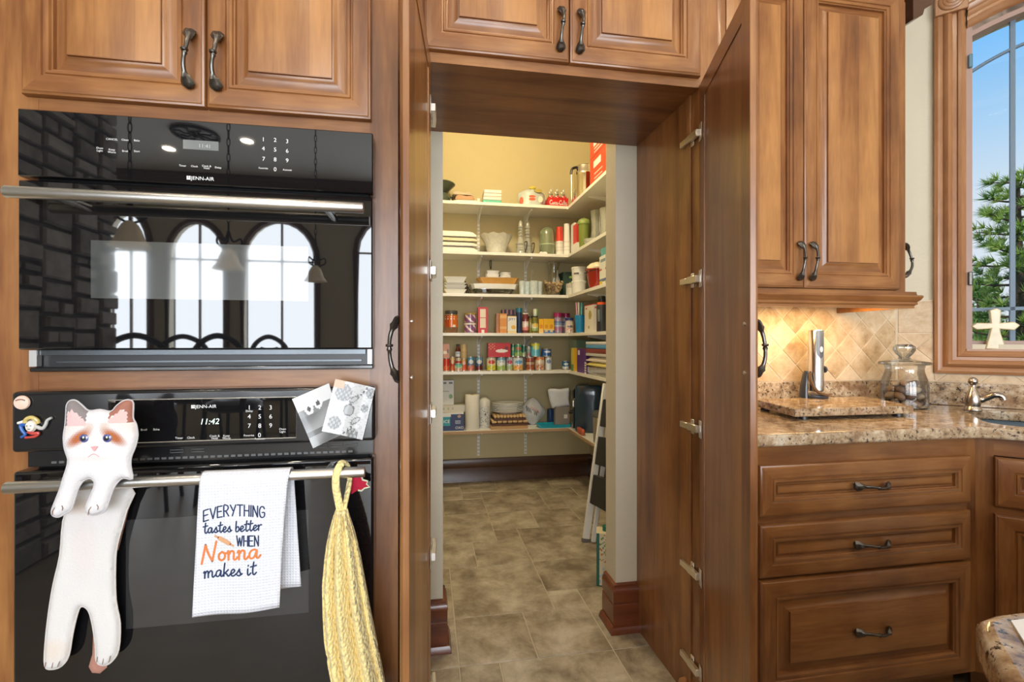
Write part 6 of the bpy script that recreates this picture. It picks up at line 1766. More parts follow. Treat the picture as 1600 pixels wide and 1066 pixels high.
# ------------------------------------------------------------------ third shelf
S = SH[2]
z = S
for k, (v, nm) in enumerate(((452, 'bottom white square bowl of the stack on the third shelf'), (446, 'second white square bowl of the stack on the third shelf'), (441.5, 'third white square bowl of the stack on the third shelf'), (432.5, 'topmost white square bowl of the stack on the third shelf'))):
    h = az(712, v, 3.86) - z; w0, w1 = ax(694, 3.86), ax(729, 3.86); w = (w1 - w0) / 2
    m = MB(); q = [(0.72, 0.0), (0.98, 0.9), (1.0, 1.0), (0.95, 1.0), (0.70, 0.15)]
    vs, fs = [], []
    for (a, t) in q: vs += [(-w * a, -0.09 * a, h * t), (w * a, -0.09 * a, h * t), (w * a, 0.09 * a, h * t), (-w * a, 0.09 * a, h * t)]
    for j in range(len(q) - 1):
        for i in range(4): fs.append((j * 4 + i, j * 4 + (i + 1) % 4, j * 4 + 4 + (i + 1) % 4, j * 4 + 4 + i))
    fs += [(3, 2, 1, 0), tuple(len(vs) - 4 + i for i in range(4))]
    m.add(vs, fs); tag(m.obj('square_bowl', CHINA, None, ((w0 + w1) / 2, 3.94, z), smooth=False), nm, 'bowl', 'square white bowls'); z += h + 0.0005
rk = thing('wire_rack', 'black wire plate rack beside the white square bowls', 'rack', (ax(732, 3.9), 3.97, S))
for k in range(4): MB().tube(smooth_path([(-0.02 + k * 0.006, -0.06, 0), (-0.025 + k * 0.012, -0.05, 0.10 - k * 0.02), (-0.015 + k * 0.014, 0.03, 0.11 - k * 0.022), (-0.01 + k * 0.014, 0.06, 0)], 6), 0.003, 6).obj('wire', IRON, rk)
MB().tube([(-0.03, -0.06, 0.0035), (0.03, -0.06, 0.0035), (0.03, 0.06, 0.0035), (-0.03, 0.06, 0.0035)], 0.003, 6, closed=True).obj('foot_frame', IRON, rk)
def tray(name, label, u0, u1, Y, d, z, h, mt, fl_=0.86, cat='dish'):
    x0, x1 = ax(u0, Y), ax(u1, Y); w = (x1 - x0) / 2; dd = d / 2; vs, fs = [], []
    q = [(fl_ * 0.97, 0), (fl_, h * 0.08), (0.97, h * 0.92), (1.0, h * 0.95), (1.0, h), (0.965, h), (fl_ * 0.97, h * 0.2)]
    K = 24
    for (a, zz) in q:
        for i in range(K):
            th = 2 * PI * i / K; c, s_ = math.cos(th), math.sin(th)
            k = (abs(c) ** 6 + abs(s_) ** 6) ** (-1 / 6); vs.append((w * a * c * k, dd * (a * 0.5 + 0.5) * s_ * k, zz))
    for j in range(len(q) - 1):
        for i in range(K): fs.append((j * K + i, j * K + (i + 1) % K, (j + 1) * K + (i + 1) % K, (j + 1) * K + i))
    fs += [tuple(range(K)), tuple((len(q) - 1) * K + i for i in range(K))]
    m = MB(); m.add(vs, fs); return tag(m.obj(name, mt, None, ((x0 + x1) / 2, Y + dd, z)), label, cat)
zg = az(775, 450, 3.84) - S
tray('baking_dish', 'clear glass baking dish under the white platter on the third shelf', 741, 805, 3.835, 0.22, S, 0.045, PRESSED)
tray('serving_platter', 'white rectangular platter resting in the glass baking dish', 735, 812, 3.85, 0.20, S + 0.046, az(775, 443.5, 3.86) - S - 0.0465, CHINA, 0.90, 'platter')
zt_ = az(775, 443.5, 3.86)
tray('wooden_tray', 'orange wooden tray on top of the white platter', 746, 813, 3.88, 0.18, zt_ + 0.0005, az(775, 434, 3.9) - zt_ - 0.001, mat('orange_wood', (0.62, 0.33, 0.08), 0.35, var=0.12, scale=20), 0.82, 'tray')
zt2 = az(775, 434, 3.9)
tray('white_plate', 'flat white plate lying on the orange tray', 756, 802, 3.92, 0.13, zt2 + 0.0003, 0.010, CHINA, 0.9, 'plate')
z = zt2 + 0.011
for k, nm in enumerate(('lower square white dish on the orange tray', 'upper square white dish on the orange tray')): tray('square_dish', nm, 759 + k * 0.5, 781, 3.93, 0.11, z, 0.027, CHINA, 0.85); z += 0.028
z = zt2 + 0.011
for k, nm in enumerate(('bottom round white ramekin on the orange tray', 'middle round white ramekin on the orange tray', 'top round white ramekin on the orange tray')):
    x, r, _ = fit(782, 800, 424, 3.94, S)
    tag(MB().lathe([(r * 0.9, 0), (r, 0.002), (r, 0.0135), (r * 0.94, 0.0142), (r * 0.9, 0.006), (0, 0.006)], 28).obj('ramekin', CHINA, None, (x, 3.985, z)), nm, 'ramekin', 'ramekins'); z += 0.0148
tag(MB().tube(smooth_path([(0, 0, 0), (-0.008, 0, 0.04), (-0.004, 0, 0.075), (0.004, 0, 0.08), (0.006, 0, 0.05), (0.002, 0, 0)], 6), 0.0032, 8).obj('hanging_strap', BLACK, None, (ax(767, 4.06), 4.07, az(767, 421, 4.07))), 'black loop standing up behind the square white dishes', 'strap')
for k, (u0, u1, nm) in enumerate(((812, 821, 'patterned glass tumbler, leftmost of the four'), (818, 832, 'patterned glass tumbler, second from the orange tray'), (829, 842, 'patterned glass tumbler, third from the orange tray'), (838, 851, 'patterned glass tumbler next to the bowl of nuts'))):
    x, r, h = fit(u0, u1, 439, 3.85, S)
    tag(MB().lathe([(r * 0.86, 0), (r * 0.9, 0.003), (r, h), (r * 0.93, h), (r * 0.82, 0.012), (0, 0.012)], 24, flute=lambda a, zz: 0.03 * math.cos(14 * a)).obj('tumbler', mat('blue_tinted_glass_%s' % 'abcd'[k], (0.58, 0.66, 0.68), 0.08, var=0.35, scale=60, coat=1.0), None, (x, 3.87 + 0.05 * (k % 2), S)), nm, 'glass', 'patterned tumblers')
tag(MB().tube(smooth_path([(0, 0, 0), (0, 0, 0.20), (0.004, 0, 0.235), (0.012, 0, 0.24), (0.014, 0, 0.22), (0.008, 0, 0.21)], 5), 0.0035, 8).obj('metal_skewer', STEEL, None, (ax(830, 4.05), 4.05, S)), 'thin metal rod with a ring standing behind the tumblers', 'skewer')
x, r, h = fit(852, 881, 441, 3.85, S)
nb = lathe_thing('nut_bowl', 'tapered clear glass bowl filled with nuts', 'bowl', x, 3.903, S, [('bowl', CLEAR, [(0, 0), (r * 0.55, 0), (r * 0.62, 0.01), (r, h), (r * 1.0, h)])])
NUT = mat('shelled_nuts', (0.52, 0.36, 0.20), 0.6, var=0.35, scale=120, bump=0.5, bscale=200)
m = MB(); random.seed(5)
for k in range(170):
    t = random.random() ** 0.6; a = random.uniform(0, 2 * PI); q = r * (0.58 + 0.40 * t) * (0.93 if random.random() < 0.7 else random.random())
    m.lathe([(0, 0), (0.008, 0.003), (0.010, 0.009), (0.007, 0.016), (0, 0.018)], 6, cap=False, M=Matrix.Translation((q * math.cos(a), q * math.sin(a), 0.008 + t * h * 0.92)) @ Matrix.Rotation(random.uniform(0, 3), 4, 'X') @ Matrix.Rotation(random.uniform(0, 3), 4, 'Y'))
tag(m.obj('nuts', NUT, None, (x, 3.903, S + 0.004)), 'heap of brown nuts filling the tapered glass bowl', 'nuts', kind='stuff')
x, r, h = fit(857, 877, 409, 4.03, S)
lathe_thing('glass_vase', 'tall flared clear glass vase behind the bowl of nuts', 'vase', x, 4.062, S, [('vase', PRESSED, [(0, 0), (r * 0.7, 0), (r * 0.85, h * 0.1), (r * 0.9, h * 0.5), (r * 0.72, h * 0.78), (r * 0.9, h * 0.92), (r, h)])])
x, r, h = fit(864, 874, 421, 3.99, S)
lathe_thing('cruet', 'small white glass cruet beside the tall vase', 'cruet', ax(871, 3.99), 3.992, S + 0.0, [('bottle', BUB, [(0, 0), (0.022, 0), (0.024, 0.01), (0.024, h * 0.6), (0.01, h * 0.8), (0.010, h * 0.92), (0.013, h * 0.95), (0, h)])])
carton_px('tea_box', 'dark green box with pale lines in the shelf corner', 'box', 880, 897, 425, 3.95, 0.12, S, lambda f, s, t: (0.40, 0.60, 0.12) if f == 'f' and s > 0.55 and int(t * 12) % 3 == 0 else (0.035, 0.075, 0.06))
y, r, h = right_px(894, 912, 418, 1.27, S); r = 0.062
for k, nm in enumerate(('lower white plastic tub on the third right shelf', 'upper white plastic tub on the third right shelf')):
    tb = thing('plastic_tub', nm, 'tub', (1.28, y, S + k * (h / 2 + 0.0004)), 0, 'white plastic tubs')
    MB().lathe([(r * 0.88, 0), (r * 0.9, 0.003), (r * 0.98, h / 2 - 0.016), (0, h / 2 - 0.016)], 28).obj('tub', PLAS('milk_plastic', (0.80, 0.81, 0.82)), tb)
    MB().lathe([(r * 1.03, h / 2 - 0.016), (r * 1.03, h / 2 - 0.003), (r, h / 2), (0, h / 2)], 28).obj('lid', PLAS('milk_lid', (0.74, 0.75, 0.76)), tb)
    if k: art_band(tb, r * 0.985, h * 0.2, h * 0.3, lambda a, t: (0.10, 0.10, 0.12) if abs(a - 4.0) < 0.35 and 0.2 < t < 0.8 else (0.80, 0.81, 0.82), n=6)
x, r, h = fit(885, 899, 443, 3.85, S)
lathe_thing('storage_jar', 'small pale storage jar at the inside corner of the third shelf', 'jar', ax(892, 3.86), 3.87, S, [('jar', mat('milky_glass', (0.66, 0.66, 0.60), 0.15, var=0.1), [(r * 0.95, 0), (r, 0.004), (r, h * 0.62), (0, h * 0.62)]), ('lid', PLAS('grey_lid', (0.46, 0.44, 0.40)), [(r * 1.03, h * 0.62), (r * 1.03, h * 0.95), (r * 0.9, h), (0, h)])])
y, r, h = right_px(913, 938, 421, 1.23, S)
rp_ = thing('red_bucket', 'glossy red tapered bucket on the third right shelf', 'bucket', (1.27, y, S)); r = 0.085
MB().lathe([(r * 0.62, 0), (r * 0.66, 0.005), (r * 0.98, h), (r * 1.04, h), (r * 1.04, h - 0.008), (r * 0.94, h - 0.006), (r * 0.6, 0.008), (0, 0.008)], 32).obj('pail', mat('red_enamel', (0.36, 0.022, 0.012), 0.15, coat=0.6), rp_)
MB().tube(smooth_path([(0, r * 1.0, h - 0.004), (-r * 0.9, r * 0.6, h * 0.86), (-r * 1.1, 0, h * 0.8), (-r * 0.9, -r * 0.6, h * 0.86), (0, -r * 1.0, h - 0.004)], 5), 0.0025, 6).obj('bail', IRON, rp_)
cb = blobmesh(0.075, 0.08, 0.10, 0.10).obj('snack_bag', mat('cream_foil', (0.80, 0.72, 0.52), 0.3, var=0.25, scale=20), None, (1.27, y, S + h * 0.72)); tag(cb, 'crumpled cream snack bag sticking out of the red bucket', 'bag')
y, r, h = right_px(937, 949, 400, 1.225, S)
carton('juice_carton', 'white carton with grey and yellow print next to the red bucket', 'carton', 1.215, 1.30, y - 0.06, y + 0.05, S, h, lambda f, s, t: (0.20, 0.28, 0.32) if (0.80 < t < 0.9 and s > 0.2) else ((0.66, 0.52, 0.05) if t < 0.16 and s < 0.5 else ((0.10, 0.16, 0.30) if 0.10 < t < 0.22 else ((0.45, 0.10, 0.10) if 0.5 < t < 0.56 and s < 0.4 else (0.78, 0.78, 0.74)))), n=(10, 28))
carton('teal_box', 'small teal box lying on top of the white carton', 'box', 1.22, 1.30, y - 0.06, y + 0.035, S + h + 0.0005, 0.055, plain((0.10, 0.34, 0.36)))

# ------------------------------------------------------------------ fourth shelf
S = SH[3]
x, r, h = fit(695, 716, 485, 3.86, S)
j_ = lathe_thing('nut_butter_jar', 'big clear jar with an orange label and grey lid', 'jar', x, 3.86 + r, S, [('jar', mat('brown_contents', (0.20, 0.10, 0.05), 0.1, coat=1.0), [(r * 0.94, 0), (r, 0.006), (r, h * 0.80), (r * 0.92, h * 0.84), (0, h * 0.84)]), ('lid', PLAS('charcoal_lid', (0.06, 0.06, 0.06)), [(r * 0.95, h * 0.84), (r * 0.98, h * 0.86), (r * 0.98, h * 0.97), (r * 0.9, h), (0, h)])])
art_band(j_, r * 1.01, h * 0.26, h * 0.78, lambda a, t: (0.78, 0.74, 0.68) if (t < 0.22 and 0.2 < ((a + PI / 2 + PI) % (2 * PI) - PI) < 0.7) or (0.5 < t < 0.9 and math.sin(a * 14) > 0.7 and math.sin(t * 30) > 0) else ((0.62, 0.15, 0.02) if ((a + PI / 2 + PI) % (2 * PI) - PI) > -0.35 else (0.34, 0.05, 0.02)), n=20)
for k, (va, nm) in enumerate(((505, 'lower purple and white printed tub'), (489, 'upper purple printed tub with a yellow lid'))):
    x, r, h = fit(726, 745, va, 3.86, S + (0 if k == 0 else az(735, 505, 3.86) - S))
    zz = S if k == 0 else az(735, 505, 3.86)
    j_ = lathe_thing('printed_tub', nm, 'tub', x, 3.86 + r, zz + 0.0003, [('tub', PLAS('tub_%s' % 'ab'[k], (0.30, 0.22, 0.30)), [(r * 0.9, 0), (r * 0.94, 0.003), (r * 0.94, h * 0.86), (0, h * 0.86)]), ('lid', PLAS('lid_%s' % 'ab'[k], ((0.74, 0.70, 0.66), (0.34, 0.25, 0.06))[k]), [(r, h * 0.84), (r, h * 0.98), (r * 0.95, h), (0, h)])], 'printed tubs')
    art_band(j_, r * 0.95, h * 0.08, h * 0.82, lambda a, t: (0.74, 0.68, 0.70) if math.sin(a * 4 + 6 * t) > 0.55 else ((0.40, 0.05, 0.12) if math.sin(a * 7 - 9 * t) > 0.5 else (0.14, 0.11, 0.28)))
carton_px('cracker_box', 'tall red box with a cream panel on the fourth shelf', 'box', 747, 762, 480, 3.85, 0.06, S, lambda f, s, t: ((0.72, 0.64, 0.48) if 0.2 < s < 0.82 and 0.20 < t < 0.93 and abs(t - 0.58) > 0.012 else ((0.80, 0.74, 0.70) if 0.36 < s < 0.66 and t < 0.13 else (0.50, 0.02, 0.025))) if f == 'f' else (0.50, 0.025, 0.025), n=(20, 40))
carton_px('brown_box', 'brown box half hidden behind the orange box', 'box', 775.5, 782, 490, 3.90, 0.05, S, plain((0.42, 0.20, 0.10)))
carton_px('orange_box', 'orange food box next to the white mix box', 'box', 781, 792, 490, 3.85, 0.05, S, lambda f, s, t: (0.74, 0.42, 0.16) if (f == 'f' and (0.75 < t < 0.9 or 0.2 < t < 0.32)) else (0.66, 0.27, 0.05))
carton_px('dark_pack', 'dark purple snack pack behind the white mix box', 'pack', 785, 805, 484, 3.93, 0.08, S, lambda f, s, t: (0.45, 0.18, 0.20) if f == 'f' and t > 0.8 and math.sin(s * 20) > 0.5 else (0.035, 0.02, 0.05))
jb = carton_px('mix_box', 'white and yellow baking mix box with blue lettering', 'box', 793, 807, 494, 3.845, 0.045, S, lambda f, s, t: ((0.70, 0.45, 0.03) if t > 0.95 else ((0.72, 0.42, 0.06) if ((s - 0.66) / 0.26) ** 2 + ((t - 0.34) / 0.12) ** 2 < 1 else ((0.76, 0.62, 0.30) if t < 0.14 else (0.80, 0.79, 0.74)))) if f == 'f' else (0.76, 0.74, 0.68), n=(20, 30))
m = MB(); put_text(m, 'JIFFY', 0, -0.0232, (az(800, 494, 3.845) - S) * 0.74, 0.030); m.obj('lettering', mat('blue_print', (0.02, 0.07, 0.30), 0.5), jb, smooth=False)
x, r, h = fit(807, 817, 481, 3.86, S)
lathe_thing('blue_shaker', 'tall dark blue bottle with a teal cap', 'bottle', x, 3.86 + r, S, [('bottle', PLAS('navy_plastic', (0.012, 0.03, 0.10)), [(r * 0.75, 0), (r * 0.78, 0.004), (r * 0.92, h * 0.82), (0, h * 0.82)]), ('cap', PLAS('teal_plastic', (0.02, 0.15, 0.25)), [(r, h * 0.82), (r * 1.02, h * 0.99), (0, h)])])
def jarred(name, label, u0, u1, vt, Y, body, capc, art=None, group=None, lidfrac=0.12, neck=1.0):
    x, r, h = fit(u0, u1, vt, Y, S)
    t = thing(name, label, 'jar', (x, Y + r, S), 0, group)
    MB().lathe([(r * 0.92, 0), (r, 0.004), (r, h * 0.68), (r * 0.86, h * (0.92 - lidfrac)), (r * 0.80 * neck, h * (1 - lidfrac)), (0, h * (1 - lidfrac))], 26).obj('glass', mat('contents_' + name, body, 0.08, var=0.35, scale=70, coat=1.0), t)
    MB().lathe([(r * 0.90 * neck, h * (1 - lidfrac)), (r * 0.92 * neck, h * 0.99), (0, h)], 26).obj('lid', PLAS('lid_' + name, capc), t)
    if art: art_band(t, r * 1.01, h * 0.14, h * 0.58, art)
    return t
jarred('jam_jar', 'pink-labelled jam jar with a white lid', 817, 827, 489, 3.85, (0.16, 0.02, 0.03), (0.74, 0.70, 0.68), lab((0.72, 0.56, 0.55), blob=(0.78, 0.72, 0.70), low=(0.62, 0.22, 0.20)), lidfrac=0.06)
jarred('olive_jar', 'jar of green olives behind the pickle jar', 826, 833, 494, 3.88, (0.20, 0.17, 0.02), (0.05, 0.04, 0.02))
jarred('pickle_jar', 'pickle jar with a black lid and yellow green label', 832, 842, 494, 3.845, (0.17, 0.16, 0.03), (0.02, 0.02, 0.02), lab((0.72, 0.72, 0.58), band=(0.62, 0.45, 0.05), blob=(0.70, 0.50, 0.04), low=(0.30, 0.44, 0.16)), lidfrac=0.06)
x, r, h = fit(834, 842, 483, 3.85, S)
zz = az(837, 494, 3.845) + 0.0004
t = thing('spice_tin', 'small green spice tin on top of the pickle jar', 'tin', (x, 3.845 + 0.028, zz)); hh = az(838, 483, 3.86) - zz
MB().lathe([(r * 0.95, 0), (r, 0.002), (r, hh * 0.9), (r * 0.85, hh), (0, hh)], 20, colf=lambda a, q: (0.66, 0.70, 0.60) if math.cos(a - 3.6) > 0.55 else (0.25, 0.42, 0.14)).obj('tin', PRINT_GLOSS, t)
for k, nm in enumerate(('leftmost of the three yellow and orange cartons', 'middle of the three yellow and orange cartons', 'rightmost of the three yellow and orange cartons')):
    carton_px('yellow_carton', nm, 'box', 842 + k * 7.9 - (k > 0) * 0.2, 849.6 + k * 8.1, 498.5, 3.85 + (k == 0) * 0.02, 0.05, S, lambda f, s, t, k=k: ((0.05, 0.17, 0.50) if t < 0.22 and k and (s < 0.25 or s > 0.75 or t < 0.10) else ((0.62, 0.26, 0.02) if ((s - 0.5) / 0.33) ** 2 + ((t - 0.47) / 0.14) ** 2 < 1 else ((0.80, 0.46, 0.02) if t > 0.3 else (0.74, 0.56, 0.24)))) if f == 'f' else (0.72, 0.40, 0.03), group='yellow and orange cartons')
PUR = (0.30, 0.012, 0.10)
for (u0, u1, vt, Y, nm) in ((867, 880, 488.5, 3.85, 'clear shaker jar with a magenta lid, nearer the yellow cartons'), (880, 892, 489, 3.925, 'clear shaker jar with a magenta lid, behind the navy-lidded one')):
    jarred('shaker_jar', nm, u0, u1, vt, Y, (0.30, 0.22, 0.34), PUR, lab((0.20, 0.28, 0.46), band=(0.10, 0.16, 0.36), mid=(0.42, 0.46, 0.60), low=(0.40, 0.16, 0.28)), 'magenta-lidded shaker jars', lidfrac=0.20, neck=1.08)
jarred('supplement_jar', 'small white jar with a navy lid and red print', 885, 898, 496.5, 3.84, (0.60, 0.54, 0.52), (0.02, 0.05, 0.20), lab((0.66, 0.56, 0.50), blob=(0.20, 0.16, 0.20), low=(0.72, 0.66, 0.62), blobs=(0.55, 0.10, 0.06)), lidfrac=0.17, neck=1.1)
x, r, h = fit(899, 914, 495, 3.84, S)
xx = 1.205 + 0.03
yv = yx(906, xx)
bcup = lathe_thing('blue_cup', 'bright blue plastic cup holding straws', 'cup', xx, yv, S, [('cup', PLAS('bright_blue_plastic', (0.015, 0.24, 0.56), 0.2), [(r * 0.72, 0), (r * 0.74, 0.003), (r, h), (r * 0.93, h), (r * 0.68, 0.008), (0, 0.008)])])
for k, (dx, dy, c, nm) in enumerate(((-0.02, 0.012, (0.70, 0.35, 0.55), 'pink'), (-0.012, -0.008, (0.72, 0.68, 0.72), 'white'), (0.0, 0.006, (0.25, 0.66, 0.60), 'mint'), (0.010, -0.010, (0.20, 0.62, 0.66), 'turquoise'), (0.020, 0.004, (0.06, 0.32, 0.55), 'blue'))):
    o = MB().tube([(dx * 0.6, dy * 0.6, 0.010), (dx * 1.3, dy * 1.3, h * 1.72)], 0.0058, 10).obj('straw', PLAS('%s_straw' % nm, c), None, (xx, yv, S)); tag(o, nm + ' drinking straw standing in the bright blue cup', 'straw', 'straws in the blue cup')
y, r, h = right_px(914, 933, 476, 1.25, S)
carton('tea_carton', 'white box with a pear picture and red top edge', 'box', 1.235, 1.32, y - 0.10, y + 0.10, S, h, lambda f, s, t: ((0.50, 0.03, 0.05) if t > 0.95 else ((0.42, 0.36, 0.08) if ((s - 0.62) / 0.16) ** 2 + ((t - 0.62) / 0.17) ** 2 < 1 else ((0.60, 0.14, 0.12) if 0.10 < s < 0.3 and 0.82 < t < 0.9 else ((0.30, 0.28, 0.26) if 0.40 < s < 0.55 and 0.14 < t < 0.24 else (0.76, 0.74, 0.68))))), n=(20, 30))
yv = yx(940, 1.24); h = zx(940, 463, 1.24) - S; r = 0.036
fl_b = lathe_thing('blender_wand', 'black and grey appliance bottle with an orange collar', 'bottle', 1.24, yv, S, [('body', PLAS('dark_grey_plastic', (0.035, 0.038, 0.045)), [(r * 0.95, 0), (r, 0.004), (r, h * 0.74), (r * 0.92, h * 0.78), (0, h * 0.78)]), ('collar', PLAS('orange_plastic', (0.75, 0.10, 0.02)), [(r * 0.93, h * 0.74), (r * 0.97, h * 0.76), (r * 0.84, h * 0.83), (0, h * 0.83)]), ('cap', BLACK, [(r * 0.80, h * 0.82), (r * 0.84, h * 0.84), (r * 0.80, h * 0.98), (r * 0.7, h), (0, h)])])
MB().box(-0.010, 0.010, -0.004, 0.004, h * 0.28, h * 0.62).obj('grip', PLAS('blue_grey_plastic', (0.16, 0.19, 0.21)), fl_b, (-r * 0.8, -r * 0.62, 0), (0, 0, -0.6), bevel=0.004)

# ------------------------------------------------------------------ fifth shelf: tins
S = SH[4]
YR = 3.855
def can_px(name, label, u0, u1, vt, art, zb=None, Y=YR, group='tins on the fifth shelf'):
    zb = S if zb is None else zb
    x, r, h = fit(u0, u1, vt, Y, zb); return tin(name, label, x, Y + r, zb, r, h, art, group)
ztop = az(800, 558, YR) + 0.0006
can_px('food_tin', 'red tomato tin at the left end of the fifth shelf', 692.5, 702.5, 560, lab((0.50, 0.03, 0.02), low=(0.58, 0.08, 0.03), blobs=(0.70, 0.20, 0.08)))
carton_px('raisin_box', 'orange-brown box on the leftmost red tin', 'box', 692.5, 702, 537.5, YR + 0.005, 0.05, az(697, 560, YR) + 0.0006, lambda f, s, t: (0.70, 0.62, 0.50) if f == 'f' and 0.3 < t < 0.5 and s < 0.6 else ((0.10, 0.05, 0.04) if (s - 0.75) ** 2 + (t - 0.5) ** 2 < 0.02 else (0.46, 0.20, 0.12)))
can_px('food_tin', 'slim red tin beside the leftmost tomato tin', 703.5, 711, 557.5, lab((0.44, 0.03, 0.02), band=(0.60, 0.40, 0.20), low=(0.52, 0.10, 0.03), blob=(0.60, 0.44, 0.30)))
can_px('soup_tin', 'short green and white soup tin at the shelf edge', 710.5, 723, 568, lab((0.56, 0.64, 0.58), band=(0.10, 0.45, 0.42), blob=(0.18, 0.50, 0.22), low=(0.62, 0.50, 0.36), blobs=(0.50, 0.10, 0.05)), Y=3.825)
can_px('food_tin', 'red and cream tin behind the short soup tin', 712, 722, 559, lab((0.46, 0.05, 0.03), band=(0.60, 0.50, 0.35), low=(0.50, 0.12, 0.05)), Y=3.895)
x, r, h = fit(711.5, 720, 538, 3.90, az(716, 559, 3.9))
kb = lathe_thing('sauce_bottle', 'dark red sauce bottle with a white label on a tin', 'bottle', x, 3.895 + 0.030, az(717, 559, 3.895) + 0.0006, [('bottle', mat('dark_red_sauce', (0.14, 0.012, 0.01), 0.1, coat=1.0), [(r * 0.9, 0), (r, 0.004), (r, h * 0.52), (r * 0.55, h * 0.74), (r * 0.5, h * 0.86), (0, h * 0.86)]), ('cap', BLACK, [(r * 0.55, h * 0.86), (r * 0.55, h * 0.99), (0, h)])])
art_band(kb, r * 1.02, h * 0.06, h * 0.44, lab((0.66, 0.70, 0.74), blob=(0.30, 0.42, 0.56)))
can_px('food_tin', 'red tin with a tomato picture below the cork jar', 720.5, 729.5, 560.5, lab((0.50, 0.08, 0.04), band=(0.55, 0.28, 0.08), low=(0.60, 0.09, 0.02), blob=(0.64, 0.40, 0.30)), Y=3.87)
x, r, h = fit(719.5, 730.5, 538, 3.88, az(725, 560.5, 3.87))
zc_ = az(725, 560.5, 3.87) + 0.0006
cj = thing('cork_jar', 'pale jar with cork-coloured contents on a red tin', 'jar', (x, 3.87 + 0.03, zc_))
MB().lathe([(r * 0.92, 0), (r * 0.96, 0.003), (r * 0.96, h * 0.95), (r * 0.9, h), (0, h)], 24).obj('jar', mat('straw_contents', (0.50, 0.37, 0.18), 0.4, var=0.3, scale=120), cj)
MB().lathe([(r * 0.97, h * 0.42), (r, h * 0.44), (r * 0.97, h * 0.46)], 24, cap=False).obj('band', mat('raffia', (0.36, 0.26, 0.12), 0.8), cj)
can_px('food_tin', 'blue tin with red beans on its label', 730.5, 741.5, 557.5, lab((0.05, 0.15, 0.32), band=(0.06, 0.22, 0.36), low=(0.46, 0.12, 0.08), blob=(0.60, 0.64, 0.66), blobs=(0.60, 0.26, 0.2)))
can_px('food_tin', 'dark blue tin with a dark berry picture', 743, 755, 557.5, lab((0.035, 0.10, 0.20), band=(0.10, 0.24, 0.36), blob=(0.56, 0.56, 0.54), low=(0.10, 0.012, 0.02)), Y=3.87)
can_px('food_tin', 'yellow and white pear tin with a red top mark', 761, 776, 558.3, lab((0.70, 0.64, 0.40), band=(0.55, 0.48, 0.36), blob=(0.52, 0.07, 0.05), low=(0.66, 0.55, 0.04), blobs=(0.28, 0.42, 0.08)))
can_px('food_tin', 'white and blue tin with green vegetables', 777, 791, 558.3, lab((0.62, 0.68, 0.68), band=(0.16, 0.34, 0.50), blob=(0.70, 0.72, 0.72), low=(0.30, 0.44, 0.12), word=(0.05, 0.15, 0.35)))
can_px('food_tin', 'grey tin with a red mark between two white tins', 791.5, 802.5, 558.3, lab((0.48, 0.50, 0.50), blob=(0.44, 0.06, 0.12), low=(0.30, 0.40, 0.20)), Y=3.88)
can_px('food_tin', 'white tin with peaches and blue print', 803, 819, 558.3, lab((0.58, 0.66, 0.72), blob=(0.15, 0.36, 0.62), low=(0.70, 0.44, 0.12), word=(0.06, 0.22, 0.50), blobs=(0.64, 0.18, 0.06)))
can_px('food_tin', 'brown chilli tin in the lower row', 823, 836.5, 558.3, lab((0.20, 0.05, 0.03), band=(0.30, 0.07, 0.04), mid=(0.44, 0.30, 0.18), blobs=(0.40, 0.14, 0.06), low=(0.24, 0.06, 0.03)))
can_px('food_tin', 'cream and brown bean tin in the lower row', 837, 852.5, 557.5, lab((0.60, 0.46, 0.32), band=(0.55, 0.18, 0.06), blob=(0.70, 0.62, 0.50), low=(0.56, 0.34, 0.24), blobs=(0.30, 0.10, 0.05)))
can_px('food_tin', 'white and blue baking powder tin in the lower row', 853, 863, 557.5, lab((0.62, 0.68, 0.74), band=(0.60, 0.68, 0.76), blob=(0.16, 0.24, 0.46)), Y=3.86)
can_px('food_tin', 'blue short tin stacked on the white and blue one', 848.5, 863, 545.2, lab((0.03, 0.10, 0.34), band=(0.02, 0.08, 0.30), blob=(0.55, 0.62, 0.72)), zb=az(858, 557.5, 3.86) + 0.0008, Y=3.858)
def smile(f, s, t):
    if f == 'f':
        d = (s - 0.60) / 0.28; zc = 0.30 + 0.10 * d * d
        if abs(d) < 1 and zc < t < zc + 0.20 * (1 - d * d) + 0.06: return (0.80, 0.76, 0.74)
        if ((s - 0.83) / 0.10) ** 2 + ((t - 0.62) / 0.14) ** 2 < 1: return (0.16, 0.02, 0.02)
        if s < 0.30 and t > 0.55 and math.sin(s * 40) * math.sin(t * 30) > 0.4: return (0.62, 0.30, 0.10)
    return (0.46, 0.012, 0.015)
carton_px('red_pack', 'wide red pack with a white smile shape on the tins', 'pack', 763, 797.5, 536, YR + 0.006, 0.075, ztop, smile, n=(36, 26))
can_px('food_tin', 'green tin, leftmost of the upper row beside the red pack', 798.5, 806, 538, lab((0.04, 0.20, 0.11), blob=(0.30, 0.40, 0.20)), zb=ztop, Y=3.89)
can_px('food_tin', 'green tin with a round red emblem in the upper row', 804.5, 816.5, 537.5, lab((0.05, 0.24, 0.13), blob=(0.40, 0.13, 0.07), low=(0.26, 0.40, 0.14)), zb=ztop)
can_px('food_tin', 'dark green tin right of the emblem tin', 815.5, 823, 539, lab((0.025, 0.16, 0.08), low=(0.36, 0.46, 0.26)), zb=ztop, Y=3.89)
can_px('food_tin', 'grey-green small tin in the upper row', 823.5, 830.5, 541.5, lab((0.20, 0.26, 0.24), band=(0.36, 0.38, 0.36), low=(0.30, 0.12, 0.14)), zb=ztop, Y=3.87)
can_px('food_tin', 'tall light blue tin with a yellow top in the upper row', 831, 846, 535.5, lab((0.10, 0.40, 0.56), band=(0.62, 0.60, 0.06), blob=(0.45, 0.58, 0.20), low=(0.12, 0.46, 0.62)), zb=ztop)
